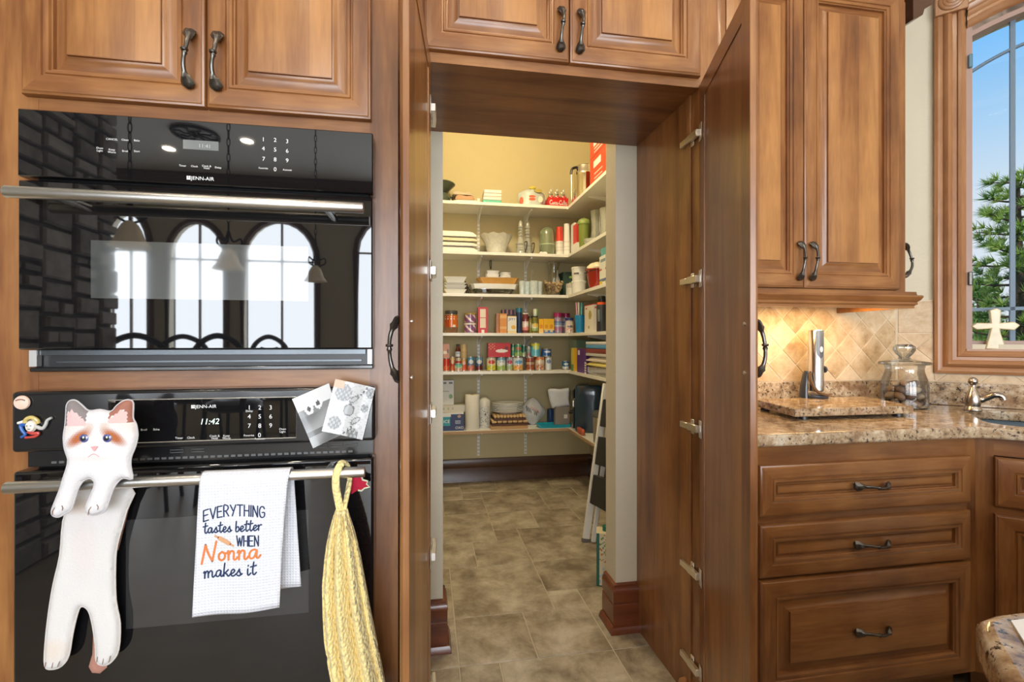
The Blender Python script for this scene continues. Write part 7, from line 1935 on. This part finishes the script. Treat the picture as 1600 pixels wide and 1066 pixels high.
can_px('food_tin', 'small blue tin alone near the shelf corner', 880, 890.5, 564, lab((0.03, 0.13, 0.34), blob=(0.55, 0.64, 0.66), low=(0.60, 0.64, 0.68)), Y=3.90)
# right shelf, fifth level
y, r, h = right_px(891.5, 901, 544, 1.215, S)
carton('yellow_book_box', 'upright yellow box beside the purple one', 'box', 1.205, 1.33, y - 0.035, y + 0.035, S, h, lambda f, s, t: (0.74, 0.42, 0.03) if f == 'f' else ((0.62, 0.58, 0.10) if t > 0.3 else (0.10, 0.30, 0.12)))
carton('purple_box', 'upright purple box with a white barcode label', 'box', 1.205, 1.33, yx(917, 1.21), yx(902.5, 1.21), S, zx(909, 545, 1.21) - S, lambda f, s, t: (0.78, 0.76, 0.78) if f in 'lf' and ((0.08 < s < 0.32 and 0.72 < t < 0.92) or (s > 0.82 and t < 0.55 and math.sin(t * 60) > -0.3)) else (0.10, 0.025, 0.20), n=(22, 30))
tag(MB().box(-0.09, 0.09, -0.10, 0.10, 0, 0.006).box(-0.09, -0.084, -0.10, 0.10, 0.006, 0.07).box(0.084, 0.09, -0.10, 0.10, 0.006, 0.07).box(-0.084, 0.084, -0.10, -0.094, 0.006, 0.07).box(-0.084, 0.084, 0.094, 0.10, 0.006, 0.07).obj('glass_tray', mat('sea_green_glass', (0.22, 0.34, 0.28), 0.08, coat=1.0), None, (1.36, yx(905, 1.33), S + zx(909, 545, 1.21) - S + 0.0005), smooth=False), 'pale green glass tray lying on the yellow and purple boxes', 'tray')
ym = (yx(914, 1.24) + yx(955, 1.24)) / 2; yl = (yx(914, 1.22) - yx(956, 1.22)) / 2
gd = tray('casserole_dish', 'clear glass casserole dish at the front of the fifth right shelf', 600, 640, 3.0, 0.5, S, 0.075, PRESSED)
def rbox(name, label, cat, x0, x1, y0, y1, z, h, mt, group=None, bevel=0.012):
    o = MB().box(-(x1 - x0) / 2, (x1 - x0) / 2, -(y1 - y0) / 2, (y1 - y0) / 2, 0, h).obj(name, mt, None, ((x0 + x1) / 2, (y0 + y1) / 2, z), bevel=bevel, seg=2); return tag(o, label, cat, group)
bpy.data.objects.remove(gd)
GREYGLS = mat('smoky_glass', (0.26, 0.25, 0.23), 0.08, var=0.2, scale=30, coat=1.0)
ya, yb = yx(950, 1.22), yx(918.8, 1.22)
z = S; zz = zx(930, 572, 1.22)
rbox('casserole_dish', 'smoky glass casserole dish at the bottom of the container stack', 'dish', 1.21, 1.42, ya - 0.1, yb, z, zz - z, GREYGLS); z = zz + 0.0006
for (vt, c, nm, mt_) in ((565, (0.72, 0.62, 0.20), 'yellow-edged cloth on the glass casserole dish', 1), (557, (0.74, 0.66, 0.60), 'pale pink cloth in the container stack', 1), (552, (0.60, 0.60, 0.60), 'clear grey container in the container stack', 0), (545, (0.24, 0.035, 0.02), 'brick red lid in the container stack', 0), (539, (0.10, 0.34, 0.66), 'blue lid under the white one on the container stack', 0), (534, (0.72, 0.73, 0.78), 'white lid on top of the container stack', 0)):
    zz = zx(930, vt, 1.22); hh = zz - z - 0.0006
    if mt_: cushion('folded_cloth', nm, 'cloth', 1.205, 1.42, ya - 0.1, yb, z, hh, cl_('cloth_%d' % vt, c), sag=0.08)
    else: rbox('container_lid', nm, 'lid', 1.20, 1.41, ya - 0.1, yb, z, hh, PLAS('lid_plastic_%d' % vt, c), 'container stack', bevel=0.006)
    z = zz

# ------------------------------------------------------------------ bottom shelf
S = SH[5]
Y6 = 3.85
zb = az(709, 645.5, Y6)
nv = carton_px('navy_box', 'navy storage box with a teal panel at the left of the bottom shelf', 'box', 690, 724.5, 645.5, Y6, 0.20, S, lambda f, s, t: ((0.02, 0.28, 0.36) if s < 0.40 and 0.30 < t < 0.78 else ((0.74, 0.74, 0.72) if t > 0.93 or (s < 0.42 and t > 0.80) else ((0.50, 0.30, 0.16) if ((s - 0.80) / 0.08) ** 2 + ((t - 0.80) / 0.08) ** 2 < 1 else ((0.40, 0.44, 0.54) if 0.62 < s < 0.86 and (0.40 < t < 0.43 or 0.47 < t < 0.50 or 0.54 < t < 0.57) else (0.02, 0.035, 0.12))))) if f == 'f' else ((0.62, 0.62, 0.60) if f == 't' else (0.02, 0.035, 0.12)), n=(36, 28))
xw, rw, hw = fit(690, 724.5, 645.5, Y6, S)
m = MB(); put_text(m, 'OXO', rw * 0.62, -0.1008, hw * 0.10, 0.030); put_text(m, 'ICE', -rw * 0.55, -0.1008, hw * 0.45, 0.036); m.obj('lettering', INK, nv, smooth=False)
carton_px('tan_box', 'flat beige box lying on the navy box', 'box', 690, 727, 633.5, 3.90, 0.15, zb + 0.0006, lambda f, s, t: (0.34, 0.40, 0.30) if f == 'f' and 0.35 < t < 0.65 and math.sin(s * 30) > 0.3 and s < 0.5 else (0.56, 0.53, 0.45))
carton_px('white_box', 'white box with small pictures standing on the beige box', 'box', 690, 709, 594.5, 3.93, 0.08, az(708, 633.5, 3.90) + 0.0012, lambda f, s, t: ((0.10, 0.10, 0.11) if 0.86 < t < 0.93 and (0.15 < s < 0.4 or 0.62 < s < 0.88) else ((0.20, 0.34, 0.16) if ((s - 0.75) / 0.14) ** 2 + ((t - 0.34) / 0.10) ** 2 < 1 else ((0.36, 0.34, 0.30) if 0.55 < t < 0.58 and s < 0.6 else (0.60, 0.61, 0.58)))) if f == 'f' else (0.52, 0.52, 0.50), n=(20, 28))
x, r, h = fit(727.5, 750, 618, 3.83, S)
pt = thing('paper_towel_roll', 'full white paper towel roll standing on the bottom shelf', 'paper roll', (x, 3.83 + r, S))
MB().lathe([(r * 0.98, 0), (r, 0.003), (r, h - 0.003), (r * 0.98, h), (r * 0.30, h), (r * 0.30, h - 0.03), (0, h - 0.03)], 36).obj('paper', mat('quilted_paper', (0.76, 0.73, 0.64), 0.9, var=0.03, bump=0.5, bscale=180), pt)
MB().lathe([(r * 0.31, h - 0.028), (r * 0.31, h + 0.001), (r * 0.25, h + 0.001), (r * 0.25, h - 0.028)], 24, cap=False).obj('core', mat('grey_card', (0.36, 0.30, 0.24), 0.8), pt)
x, r, h = fit(749, 767, 622, 3.90, S)
cn = thing('speckled_canister', 'white canister with black speckles behind the paper towel roll', 'canister', (x, 3.90 + r, S))
SPK = mat('speckled_enamel', (0.66, 0.66, 0.62), 0.25, var=0.02)
_n, _l = SPK.node_tree.nodes, SPK.node_tree.links
_v = _n.new('ShaderNodeTexNoise'); _v.inputs['Scale'].default_value = 130; _t = _n.new('ShaderNodeTexCoord'); _l.new(_t.outputs['Object'], _v.inputs['Vector'])
_r = ramp(_n, [(0.38, (0.05, 0.05, 0.05)), (0.43, (0.68, 0.68, 0.64))]); _l.new(_v.outputs['Fac'], _r.inputs[0]); _l.new(_r.outputs[0], _n['Principled BSDF'].inputs['Base Color'])
MB().lathe([(r * 0.96, 0), (r, 0.004), (r, h * 0.72), (0, h * 0.72)], 30).obj('body', SPK, cn)
MB().lathe([(r * 1.03, h * 0.72), (r * 1.03, h * 0.88), (r * 0.9, h * 0.93), (r * 0.4, h), (0, h)], 30).obj('lid', mat('cream_enamel', (0.66, 0.64, 0.56), 0.25), cn)
# cork trivets, wooden board, plates
CORK = mat('wine_cork', (0.64, 0.43, 0.21), 0.8, var=0.4, scale=90); CORKE = mat('cork_end', (0.60, 0.44, 0.26), 0.8, var=0.3, scale=90); BOARD = mat('dark_board', (0.10, 0.04, 0.018), 0.5)
x0, x1 = ax(767, 3.84), ax(825, 3.84)
rbox('wooden_board', 'flat pale wooden board under the cork trivets', 'board', x0, x1, 3.84, 4.06, S, 0.026, mat('pale_board', (0.44, 0.27, 0.12), 0.55, var=0.2, scale=20), bevel=0.003)
z = S + 0.0266
for k, (u0, u1, nm) in enumerate(((769, 825, 'lower cork trivet on the pale wooden board'), (772, 822, 'upper cork trivet holding the white plates'))):
    x0, x1 = ax(u0, 3.86), ax(u1, 3.86); w = x1 - x0; d = 0.19
    tv = thing('cork_trivet', nm, 'trivet', ((x0 + x1) / 2, 3.855 + d / 2 + 0.01 * k, z), 0, 'cork trivets')
    MB().box(-w / 2, w / 2, -d / 2, d / 2, 0, 0.018).obj('tray', BOARD, tv, smooth=False)
    cm = {}
    for j in range(4):
        n = 7 if k == 0 else 10
        for i in range(n):
            hor = k == 0
            mb_ = MB().lathe([(0.0125, -0.018), (0.0135, -0.014), (0.0135, 0.014), (0.0125, 0.018)], 12)
            key = 'h' if hor else 'f'
            if key not in cm: o = mb_.obj('cork', CORK, tv); cm[key] = o.data
            else:
                o = bpy.data.objects.new('cork', cm[key]); COL.objects.link(o); o.parent = tv
            o.location = (-w / 2 + w * (i + 0.5) / n, -d / 2 + d * (j + 0.5) / 4, 0.0318); o.rotation_euler = (0, PI / 2, 0) if hor else (PI / 2, 0, 0)
    z += 0.0462
x, r, _ = fit(771, 822, 640, 3.87, S)
for k in range(6):
    nm = ('lowest', 'second', 'third', 'fourth', 'fifth', 'topmost')[k] + ' white scalloped plate of the stack on the cork trivets'
    tag(MB().lathe([(r * 0.55, 0), (r * 0.58, 0.003), (r * 0.96, 0.020), (r, 0.023), (r * 0.985, 0.025), (r * 0.55, 0.006), (0, 0.006)], 48, M=Matrix.Diagonal((1, 0.72, 1, 1)), flute=lambda a, zz: 0.02 * math.cos(16 * a) if zz > 0.015 else 0).obj('scalloped_plate', CHINA, None, (x, 3.97, z)), nm, 'plate', 'scalloped white plates'); z += 0.0135
# plastic bag of snacks
x, r, h = fit(821, 857, 625, 3.87, S)
sb = thing('snack_bag', 'shiny white snack bag with black and red scrawl', 'bag', (x, 4.03, S))
blobmesh(r, 0.065, h, 0.06).obj('bag', mat('pearly_foil', (0.62, 0.63, 0.64), 0.2, var=0.2, scale=18), sb)
m = MB()
ribbon(m, [(-0.070 + 0.008 * i, (0.085 if i % 2 else 0.125) + 0.004 * (12 - i)) for i in range(13)], 0.008, lambda a, b: -0.068 + 2.4 * a * a, 0)
ribbon(m, [(-0.025 + 0.007 * i, (0.140 if i % 2 else 0.165) - 0.003 * i) for i in range(10)], 0.006, lambda a, b: -0.066 + 2.4 * a * a, 1)
tag(m.obj('scrawl', [BLACK, mat('red_scrawl', (0.50, 0.02, 0.05), 0.4)], sb, smooth=False, fix=False), kind='stuff')
tray('turquoise_tray', 'shallow turquoise plastic tray on the bottom shelf', 841, 896, 3.826, 0.13, S, 0.030, PLAS('turquoise_plastic', (0.02, 0.34, 0.46), 0.25), 0.92, 'tray')
carton_px('grey_box', 'grey-brown box with a small white label in the turquoise tray', 'box', 868, 890, 636, 3.865, 0.06, S + 0.009, lambda f, s, t: (0.66, 0.66, 0.64) if f == 'f' and 0.62 < s < 0.84 and 0.38 < t < 0.60 else (0.25, 0.22, 0.20), n=(20, 20))
rbox('blue_case', 'small dark blue case behind the snack bag in the tray', 'case', ax(858, 3.98), ax(867, 3.98), 3.985, 4.06, S, az(861, 640, 3.98) - S, PLAS('deep_blue_plastic', (0.02, 0.05, 0.15)))
x, r, h = fit(857, 890, 608, 3.93, az(873, 637, 3.93))
zz = az(873, 636, 3.865) + 0.001
zp = [(855.5, 610), (860, 607.5), (875, 608.5), (889, 606.5), (890.5, 611), (889, 624), (891, 635), (876, 637), (863, 639), (859, 628)]
ZY = 3.90
zb_ = puffy([(ax(u, ZY) - x, az(u, v, ZY) - zz) for u, v in zp], 0.008, 0.022, 0.03).obj('zip_bag', mat('white_film', (0.62, 0.66, 0.74), 0.25, var=0.12, scale=14), None, (x, ZY, zz + 0.004)); tag(zb_, 'white zip bag standing on the grey-brown box', 'bag')
# air fryer
af = thing('air_fryer', 'tall dark blue air fryer in the corner of the bottom shelf', 'appliance', (1.345, 3.69, S), math.radians(-24))
BLUEB = mat('midnight_blue_enamel', (0.014, 0.045, 0.085), 0.16, coat=0.6)
ah = zx(915, 605, 1.22) - S
vs, fs = [], []; K = 36
for (a, zz) in ((0.92, 0), (0.95, 0.012), (1.0, 0.03), (1.0, ah * 0.80), (0.98, ah * 0.92), (0.90, ah * 0.985), (0.75, ah)):
    for i in range(K):
        th = 2 * PI * i / K; c, s_ = math.cos(th), math.sin(th); k = (abs(c) ** 4 + abs(s_) ** 4) ** -0.25; vs.append((0.125 * a * c * k, 0.135 * a * s_ * k, zz))
for j in range(6):
    for i in range(K): fs.append((j * K + i, j * K + (i + 1) % K, (j + 1) * K + (i + 1) % K, (j + 1) * K + i))
fs += [tuple(range(K)), tuple(6 * K + i for i in range(K))]
m = MB(); m.add(vs, fs); m.obj('housing', BLUEB, af)
MB().box(-0.136, -0.122, -0.085, 0.085, ah * 0.70, ah * 0.90).obj('control_panel', BLACKEN, af, bevel=0.004)
MB().box(-0.138, -0.122, -0.085, 0.085, ah * 0.52, ah * 0.66).obj('chrome_band', STEEL, af, bevel=0.004)
MB().box(-0.134, -0.122, -0.08, 0.08, ah * 0.06, ah * 0.50).obj('drawer_front', BLACK, af, bevel=0.004)
MB().tube(smooth_path([(-0.134, -0.035, ah * 0.40), (-0.165, -0.03, ah * 0.38), (-0.168, 0.03, ah * 0.38), (-0.134, 0.035, ah * 0.40)], 6), 0.010, 10).obj('handle', BLACK, af)
o = rbox('red_pouch', 'small orange-red pouch in front of the air fryer', 'pouch', RX + 0.004, RX + 0.036, yx(906, RX) - 0.03, yx(901, RX) + 0.02, S, 0.05, PLAS('coral_plastic', (0.48, 0.10, 0.05)))
yv = yx(936, 1.25); hs = zx(936, 643, 1.25) - S
sp_ = lathe_thing('steel_canister', 'brushed steel canister with a dark lid behind the step ladder', 'canister', 1.27, yv, S, [('can', STEEL, [(0.056, 0), (0.060, 0.004), (0.064, hs * 0.82), (0, hs * 0.82)]), ('lid', PLAS('grey_plastic', (0.10, 0.10, 0.10)), [(0.067, hs * 0.82), (0.069, hs * 0.9), (0.06, hs), (0, hs)])])

# ------------------------------------------------------------------ floor of the pantry
ft = Vector((*fl(914, 846), 0.0)); 
tp_y = yx(946, 1.165); tp = Vector((1.165, tp_y, zx(946, 600, 1.165)))
ld = thing('step_ladder', 'folded white step ladder with black treads leaning on the shelves', 'ladder', tuple(ft))
dv = (tp - ft); L = dv.length; dn = dv.normalized(); yv_ = Vector((0.0, -1, 0)); yv_ = (yv_ - dn * yv_.dot(dn)).normalized(); nn = dn.cross(yv_).normalized()
def lad_box(a0, a1, b0, b1, c0, c1):
    P = [dn * a + yv_ * b + nn * c for c in (c0, c1) for (a, b) in ((a0, b0), (a1, b0), (a1, b1), (a0, b1))]
    m = MB(); m.add([tuple(p) for p in P], [(0, 1, 2, 3), (7, 6, 5, 4), (0, 4, 5, 1), (1, 5, 6, 2), (2, 6, 7, 3), (3, 7, 4, 0)]); return m
for b0 in (0.0, 0.40): lad_box(0.0, L, b0, b0 + 0.022, -0.022, 0.022).obj('rail', WHITE_MET, ld, bevel=0.004)
for b0 in (0.028, 0.374): lad_box(0.01, L * 0.93, b0, b0 + 0.018, 0.026, 0.054).obj('rear_rail', WHITE_MET, ld, bevel=0.004)
TREAD = mat('black_rubber_tread', (0.018, 0.018, 0.020), 0.6, bump=0.4, bscale=200)
for a in (0.235, 0.475, 0.715): lad_box(a, a + 0.175, 0.030, 0.392, -0.016, 0.020).obj('tread', TREAD, ld, bevel=0.004)
for b0 in (-0.002, 0.398): lad_box(-0.004, 0.02, b0, b0 + 0.026, -0.025, 0.025).obj('foot', PLAS('grey_rubber', (0.14, 0.13, 0.12)), ld)
bx, by = fl(932, 916)
hbag = az(938, 833, by); BR = -0.37
bcx = bx + 0.146 * math.cos(BR) - 0.044 * math.sin(BR); bcy = by + 0.146 * math.sin(BR) + 0.044 * math.cos(BR)
def bag_art(f, s, t):
    if f in 'fl':
        if s < (0.05 if f == 'f' else 0.10) or t < 0.03: return (0.015, 0.12, 0.08)
        v = math.sin(s * 42 + 3 * math.sin(t * 19)) * math.sin(t * 31 + 2 * math.sin(s * 23))
        if t > 0.45 and v > 0.62: return (0.50, 0.20, 0.06)
        if t > 0.45 and v < -0.62: return (0.16, 0.28, 0.10)
        if t < 0.40 and v > 0.5: return (0.36, 0.52, 0.58)
    return (0.70, 0.63, 0.46)
tb_ = carton('shopping_bag', 'cream printed reusable shopping bag with green edging on the floor', 'bag', bx - 0.012, bx + 0.28, by, by + 0.088, 0.0, hbag, bag_art, n=(40, 48), rz=BR)
tb_.location = (bcx, bcy, 0)
o = lathe_thing('green_bottle', 'bottle with a green cap poking out of the shopping bag', 'bottle', bcx - 0.100 * math.cos(BR), bcy - 0.100 * math.sin(BR), 0.01, [('bottle', PLAS('clear_green_plastic', (0.10, 0.30, 0.16)), [(0.028, 0), (0.030, 0.004), (0.030, hbag - 0.05), (0.014, hbag - 0.01), (0, hbag - 0.01)]), ('cap', PLAS('green_cap', (0.01, 0.16, 0.09)), [(0.016, hbag - 0.012), (0.016, hbag + 0.014), (0.013, hbag + 0.017), (0, hbag + 0.017)])])
# ceiling lamp of the pantry
pl = thing('pantry_lamp', 'round flush ceiling lamp inside the pantry', 'lamp', (0.45, 2.75, 3.3))
MB().lathe([(0.16, -0.001), (0.165, -0.02), (0.16, -0.03), (0.0, -0.03)], 32).obj('rim', BRONZE, pl)
MB().lathe([(0.15, -0.031), (0.13, -0.06), (0.08, -0.08), (0, -0.088)], 32).obj('shade', mat('lit_opal_shade', (1.0, 0.80, 0.5), 0.4, emit=3.0, var=0), pl)
add_light('pantry_glow', 'POINT', (0, 0, -0.17), (0, 0, 0), 84, (1.0, 0.83, 0.50), 0.14, parent=pl)

# ================================================================== rest of the room, seen in the oven glass
MY = 2 * E_Y
def mir(u, v, z=None, D=None):
    """point of the room seen mirrored in the upper oven at a pixel: on height z or at mirrored distance D"""
    r = ray(u, v); t = ((z - CAM_H) / r[2]) if z is not None else D / r[1]
    return (r[0] * t, MY - r[1] * t, CAM_H + r[2] * t)
CANLIT = mat('lit_lamp_glass', (1.0, 0.9, 0.72), 0.4, emit=9.0, var=0)
spots = [mir(264, 231, CH)[:2], mir(386, 219, CH)[:2], (-0.55, 0.35), (0.45, 0.55), (1.45, 0.45), (-1.5, 0.4), (2.5, -0.6), (0.6, -1.2), (-0.6, -1.2), (1.7, -2.2)]  # first two mirrored in the oven; the others added to brighten the kitchen
for k, (x, y) in enumerate(spots):
    nm = ('recessed ceiling lamp mirrored left of the iron medallion', 'recessed ceiling lamp mirrored right of the iron medallion')[k] if k < 2 else 'added recessed ceiling lamp out of view over the kitchen'
    t = thing('recessed_lamp', nm, 'lamp', (x, y, CH), 0, 'recessed ceiling lamps')
    MB().lathe([(0.055, -0.002), (0.075, -0.004), (0.085, -0.001)], 28, cap=False).obj('ring', WHITE_MET, t)
    MB().lathe([(0.0, -0.0025), (0.055, -0.0025)], 28, cap=False).obj('lens', CANLIT, t)
    add_light('lamp_light', 'AREA', (0, 0, -0.012), (0, 0, 0), CAN_W, LAMP, 0.12, parent=t, shape='DISK')
x, y, z = mir(306, 208, CH)
md = thing('ceiling_medallion', 'round dark iron medallion on the ceiling, mirrored in the upper oven', 'medallion', (x, y, CH))
MB().tube([(0.21 * math.cos(a * PI / 18), 0.21 * math.sin(a * PI / 18), -0.02) for a in range(36)], 0.016, 8, closed=True).obj('ring', IRON, md)
for k in range(8):
    a = k * PI / 4
    P = smooth_path([(0.03 * math.cos(a), 0.03 * math.sin(a), -0.02), (0.10 * math.cos(a + 0.35), 0.10 * math.sin(a + 0.35), -0.025), (0.15 * math.cos(a + 0.1), 0.15 * math.sin(a + 0.1), -0.02), (0.21 * math.cos(a + 0.4), 0.21 * math.sin(a + 0.4), -0.02)], 4)
    MB().tube(P, 0.010, 6).obj('scroll', IRON, md)
MB().lathe([(0.04, -0.001), (0.045, -0.02), (0.02, -0.05), (0, -0.055)], 20).obj('boss', IRON, md)
SHADE = mat('frosted_amber_shade', (0.80, 0.66, 0.48), 0.5, emit=0.6, var=0.15, scale=30)
def pendant(u, v, D, label):
    x, y, z = mir(u, v, D=D)
    t = thing('pendant_lamp', label, 'lamp', (x, y, z), 0, 'iron pendant lamps')
    L = CH - z
    MB().lathe([(0.045, L - 0.03), (0.05, L - 0.001), (0, L - 0.0005)], 20).obj('canopy', IRON, t)
    m = MB()
    for k in range(int((L - 0.30) / 0.055)):
        zz = 0.28 + k * 0.055; c, s = (1, 0) if k % 2 else (0, 1)
        m.tube([(c * 0.010 * math.cos(q * PI / 5), s * 0.010 * math.cos(q * PI / 5), zz + 0.0275 + 0.034 * math.sin(q * PI / 5)) for q in range(10)], 0.0035, 5, closed=True)
    tag(m.obj('chain', IRON, t), kind='stuff')
    for k in range(3):
        a = k * 2 * PI / 3; c, s = math.cos(a), math.sin(a)
        MB().tube(smooth_path([(0, 0, 0.28), (0.03 * c, 0.03 * s, 0.20), (0.08 * c, 0.08 * s, 0.22), (0.085 * c, 0.085 * s, 0.17), (0.02 * c, 0.02 * s, 0.14)], 5), 0.007, 7).obj('scroll', IRON, t)
    MB().lathe([(0.02, 0.15), (0.04, 0.13), (0.055, 0.10), (0.075, 0.04), (0.105, 0.0), (0.10, 0.0), (0.07, 0.04), (0.05, 0.10), (0.0, 0.14)], 28, cap=False).obj('shade', SHADE, t)
    return t
pendant(203, 386, 3.0, 'iron pendant lamp mirrored at the left of the upper oven')
pendant(357, 421, 3.6, 'iron pendant lamp mirrored in the middle of the upper oven')
pendant(493, 440, 4.6, 'iron pendant lamp mirrored at the right of the upper oven')
# bar stools with round iron backs
def stool():
    t = thing('bar_stool', '', 'stool', (0, 0, 0), 0, 'dark bar stools')
    MB().lathe([(0.17, 0.70), (0.20, 0.72), (0.20, 0.76), (0.16, 0.785), (0, 0.79)], 24).obj('seat', mat('black_leather', (0.015, 0.014, 0.013), 0.4), t)
    for sx in (-1, 1):
        for sy in (-1, 1): MB().tube([(sx * 0.19, sy * 0.19, 0), (sx * 0.14, sy * 0.14, 0.71)], 0.014, 8).obj('leg', IRON, t)
    MB().tube([(0.175 * math.cos(a * PI / 9), 0.175 * math.sin(a * PI / 9), 0.25) for a in range(18)], 0.009, 6, closed=True).obj('foot_ring', IRON, t)
    P = smooth_path([(-0.16, -0.16, 0.74), (-0.21, -0.20, 1.0), (-0.17, -0.21, 1.20), (0, -0.22, 1.29), (0.17, -0.21, 1.20), (0.21, -0.20, 1.0), (0.16, -0.16, 0.74)], 6)
    MB().tube(P, 0.022, 8).obj('back_frame', IRON, t)
    MB().tube(smooth_path([(-0.15, -0.20, 1.0), (-0.08, -0.21, 1.18), (0, -0.21, 1.06), (0.08, -0.21, 1.18), (0.15, -0.20, 1.0)], 6), 0.018, 8).obj('back_scroll', IRON, t)
    return t
st0 = stool()
def copy_tree(o, parent=None):
    c = o.copy(); COL.objects.link(c); c.parent = parent
    for ch in list(o.children): copy_tree(ch, c)
    return c
for k, (u, D, nm) in enumerate(((122, 4.3, 'leftmost in the mirrored row'), (228, 3.9, 'second from the stone wall'), (305, 4.6, 'third from the stone wall'), (368, 4.0, 'fourth from the stone wall'), (445, 4.8, 'nearest the right end of the mirrored row'))):
    o = st0 if k == 0 else copy_tree(st0)
    x, y, _ = mir(u, 520, D=D); o.location = (x, y, 0); o.rotation_euler = (0, 0, PI + 0.2 * (k - 2))
    o['label'] = 'dark iron bar stool, ' + nm

# ================================================================== outdoors
struct(box('ground', mat('lawn', (0.10, 0.17, 0.04), 0.9, var=0.4, scale=3), 1.7, 40, -20, 40, -0.5, -0.4))
NEED = [mat('pine_needles_light', (0.46, 0.58, 0.14), 0.6, var=0.35, scale=4), mat('pine_needles_dark', (0.20, 0.33, 0.08), 0.6, var=0.35, scale=4)]
BARK = mat('pine_bark', (0.12, 0.08, 0.05), 0.9, var=0.3, scale=20, bump=0.6)
def pine(x, y, H, Rr, seed, label, nb=70):
    rnd = random.Random(seed)
    t = thing('pine_tree', label, 'tree', (x, y, -0.4), 0, 'pines outside the window')
    MB().tube([(0, 0, 0), (0.03, 0.02, H * 0.5), (0, 0, H)], [0.12, 0.08, 0.015], 10).obj('trunk', BARK, t)
    mb_, mn = MB(), MB()
    for k in range(nb):
        z = H * (0.06 + 0.92 * (k / nb)); ln = Rr * (1.0 - 0.75 * (k / nb)) * rnd.uniform(0.75, 1.15); a = k * 2.399 + rnd.uniform(-.3, .3)
        d = Vector((math.cos(a), math.sin(a), 0)); P = [Vector((0, 0, z)) + d * (ln * q) + Vector((0, 0, ln * (0.25 * q * q - 0.05 * q + 0.0))) for q in (0, 0.33, 0.66, 1.0)]
        mb_.tube([tuple(p) for p in P], [0.018, 0.013, 0.009, 0.004], 5)
        nt = max(6, int(ln * 22))
        for i in range(nt):
            q = 0.25 + 0.75 * i / (nt - 1); c = P[0].lerp(P[-1], q) + Vector((0, 0, ln * (0.25 * q * q - 0.05 * q) - ln * 0.20 * q))
            side = Vector((-d.y, d.x, 0)) * rnd.uniform(-0.20, 0.20) * ln * (1.1 - 0.4 * q); c = c + side + Vector((0, 0, rnd.uniform(-0.04, 0.08)))
            ax_ = (d * 0.7 + Vector((0, 0, 0.6)) + side * 1.5).normalized()
            vs, fs = [], []
            for n in range(26):
                w = Vector((rnd.gauss(0, 1), rnd.gauss(0, 1), rnd.gauss(0, 1))).normalized(); w = (w + ax_ * 1.1).normalized() * rnd.uniform(0.09, 0.16)
                s = w.cross(Vector((rnd.gauss(0, 1), rnd.gauss(0, 1), rnd.gauss(0, 1)))).normalized() * 0.0075
                b = len(vs); vs += [tuple(c - s), tuple(c + s), tuple(c + w)]; fs.append((b, b + 1, b + 2))
            mn.add(vs, fs, 0 if rnd.random() < 0.6 else 1)
    tag(mb_.obj('branches', BARK, t), kind='stuff')
    tag(mn.obj('needles', NEED, t, smooth=False, fix=False), kind='stuff')
pine(ax(1590, 4.6), 4.6, 3.75, 1.15, 1, 'bushy pine tree close outside the sink window')
pine(ax(1530, 8.0), 8.0, 3.0, 1.0, 2, 'lower pine farther off, left behind the bushy one')
pine(ax(1645, 8.2), 8.2, 3.9, 1.0, 3, 'pine farther off, right behind the bushy one')
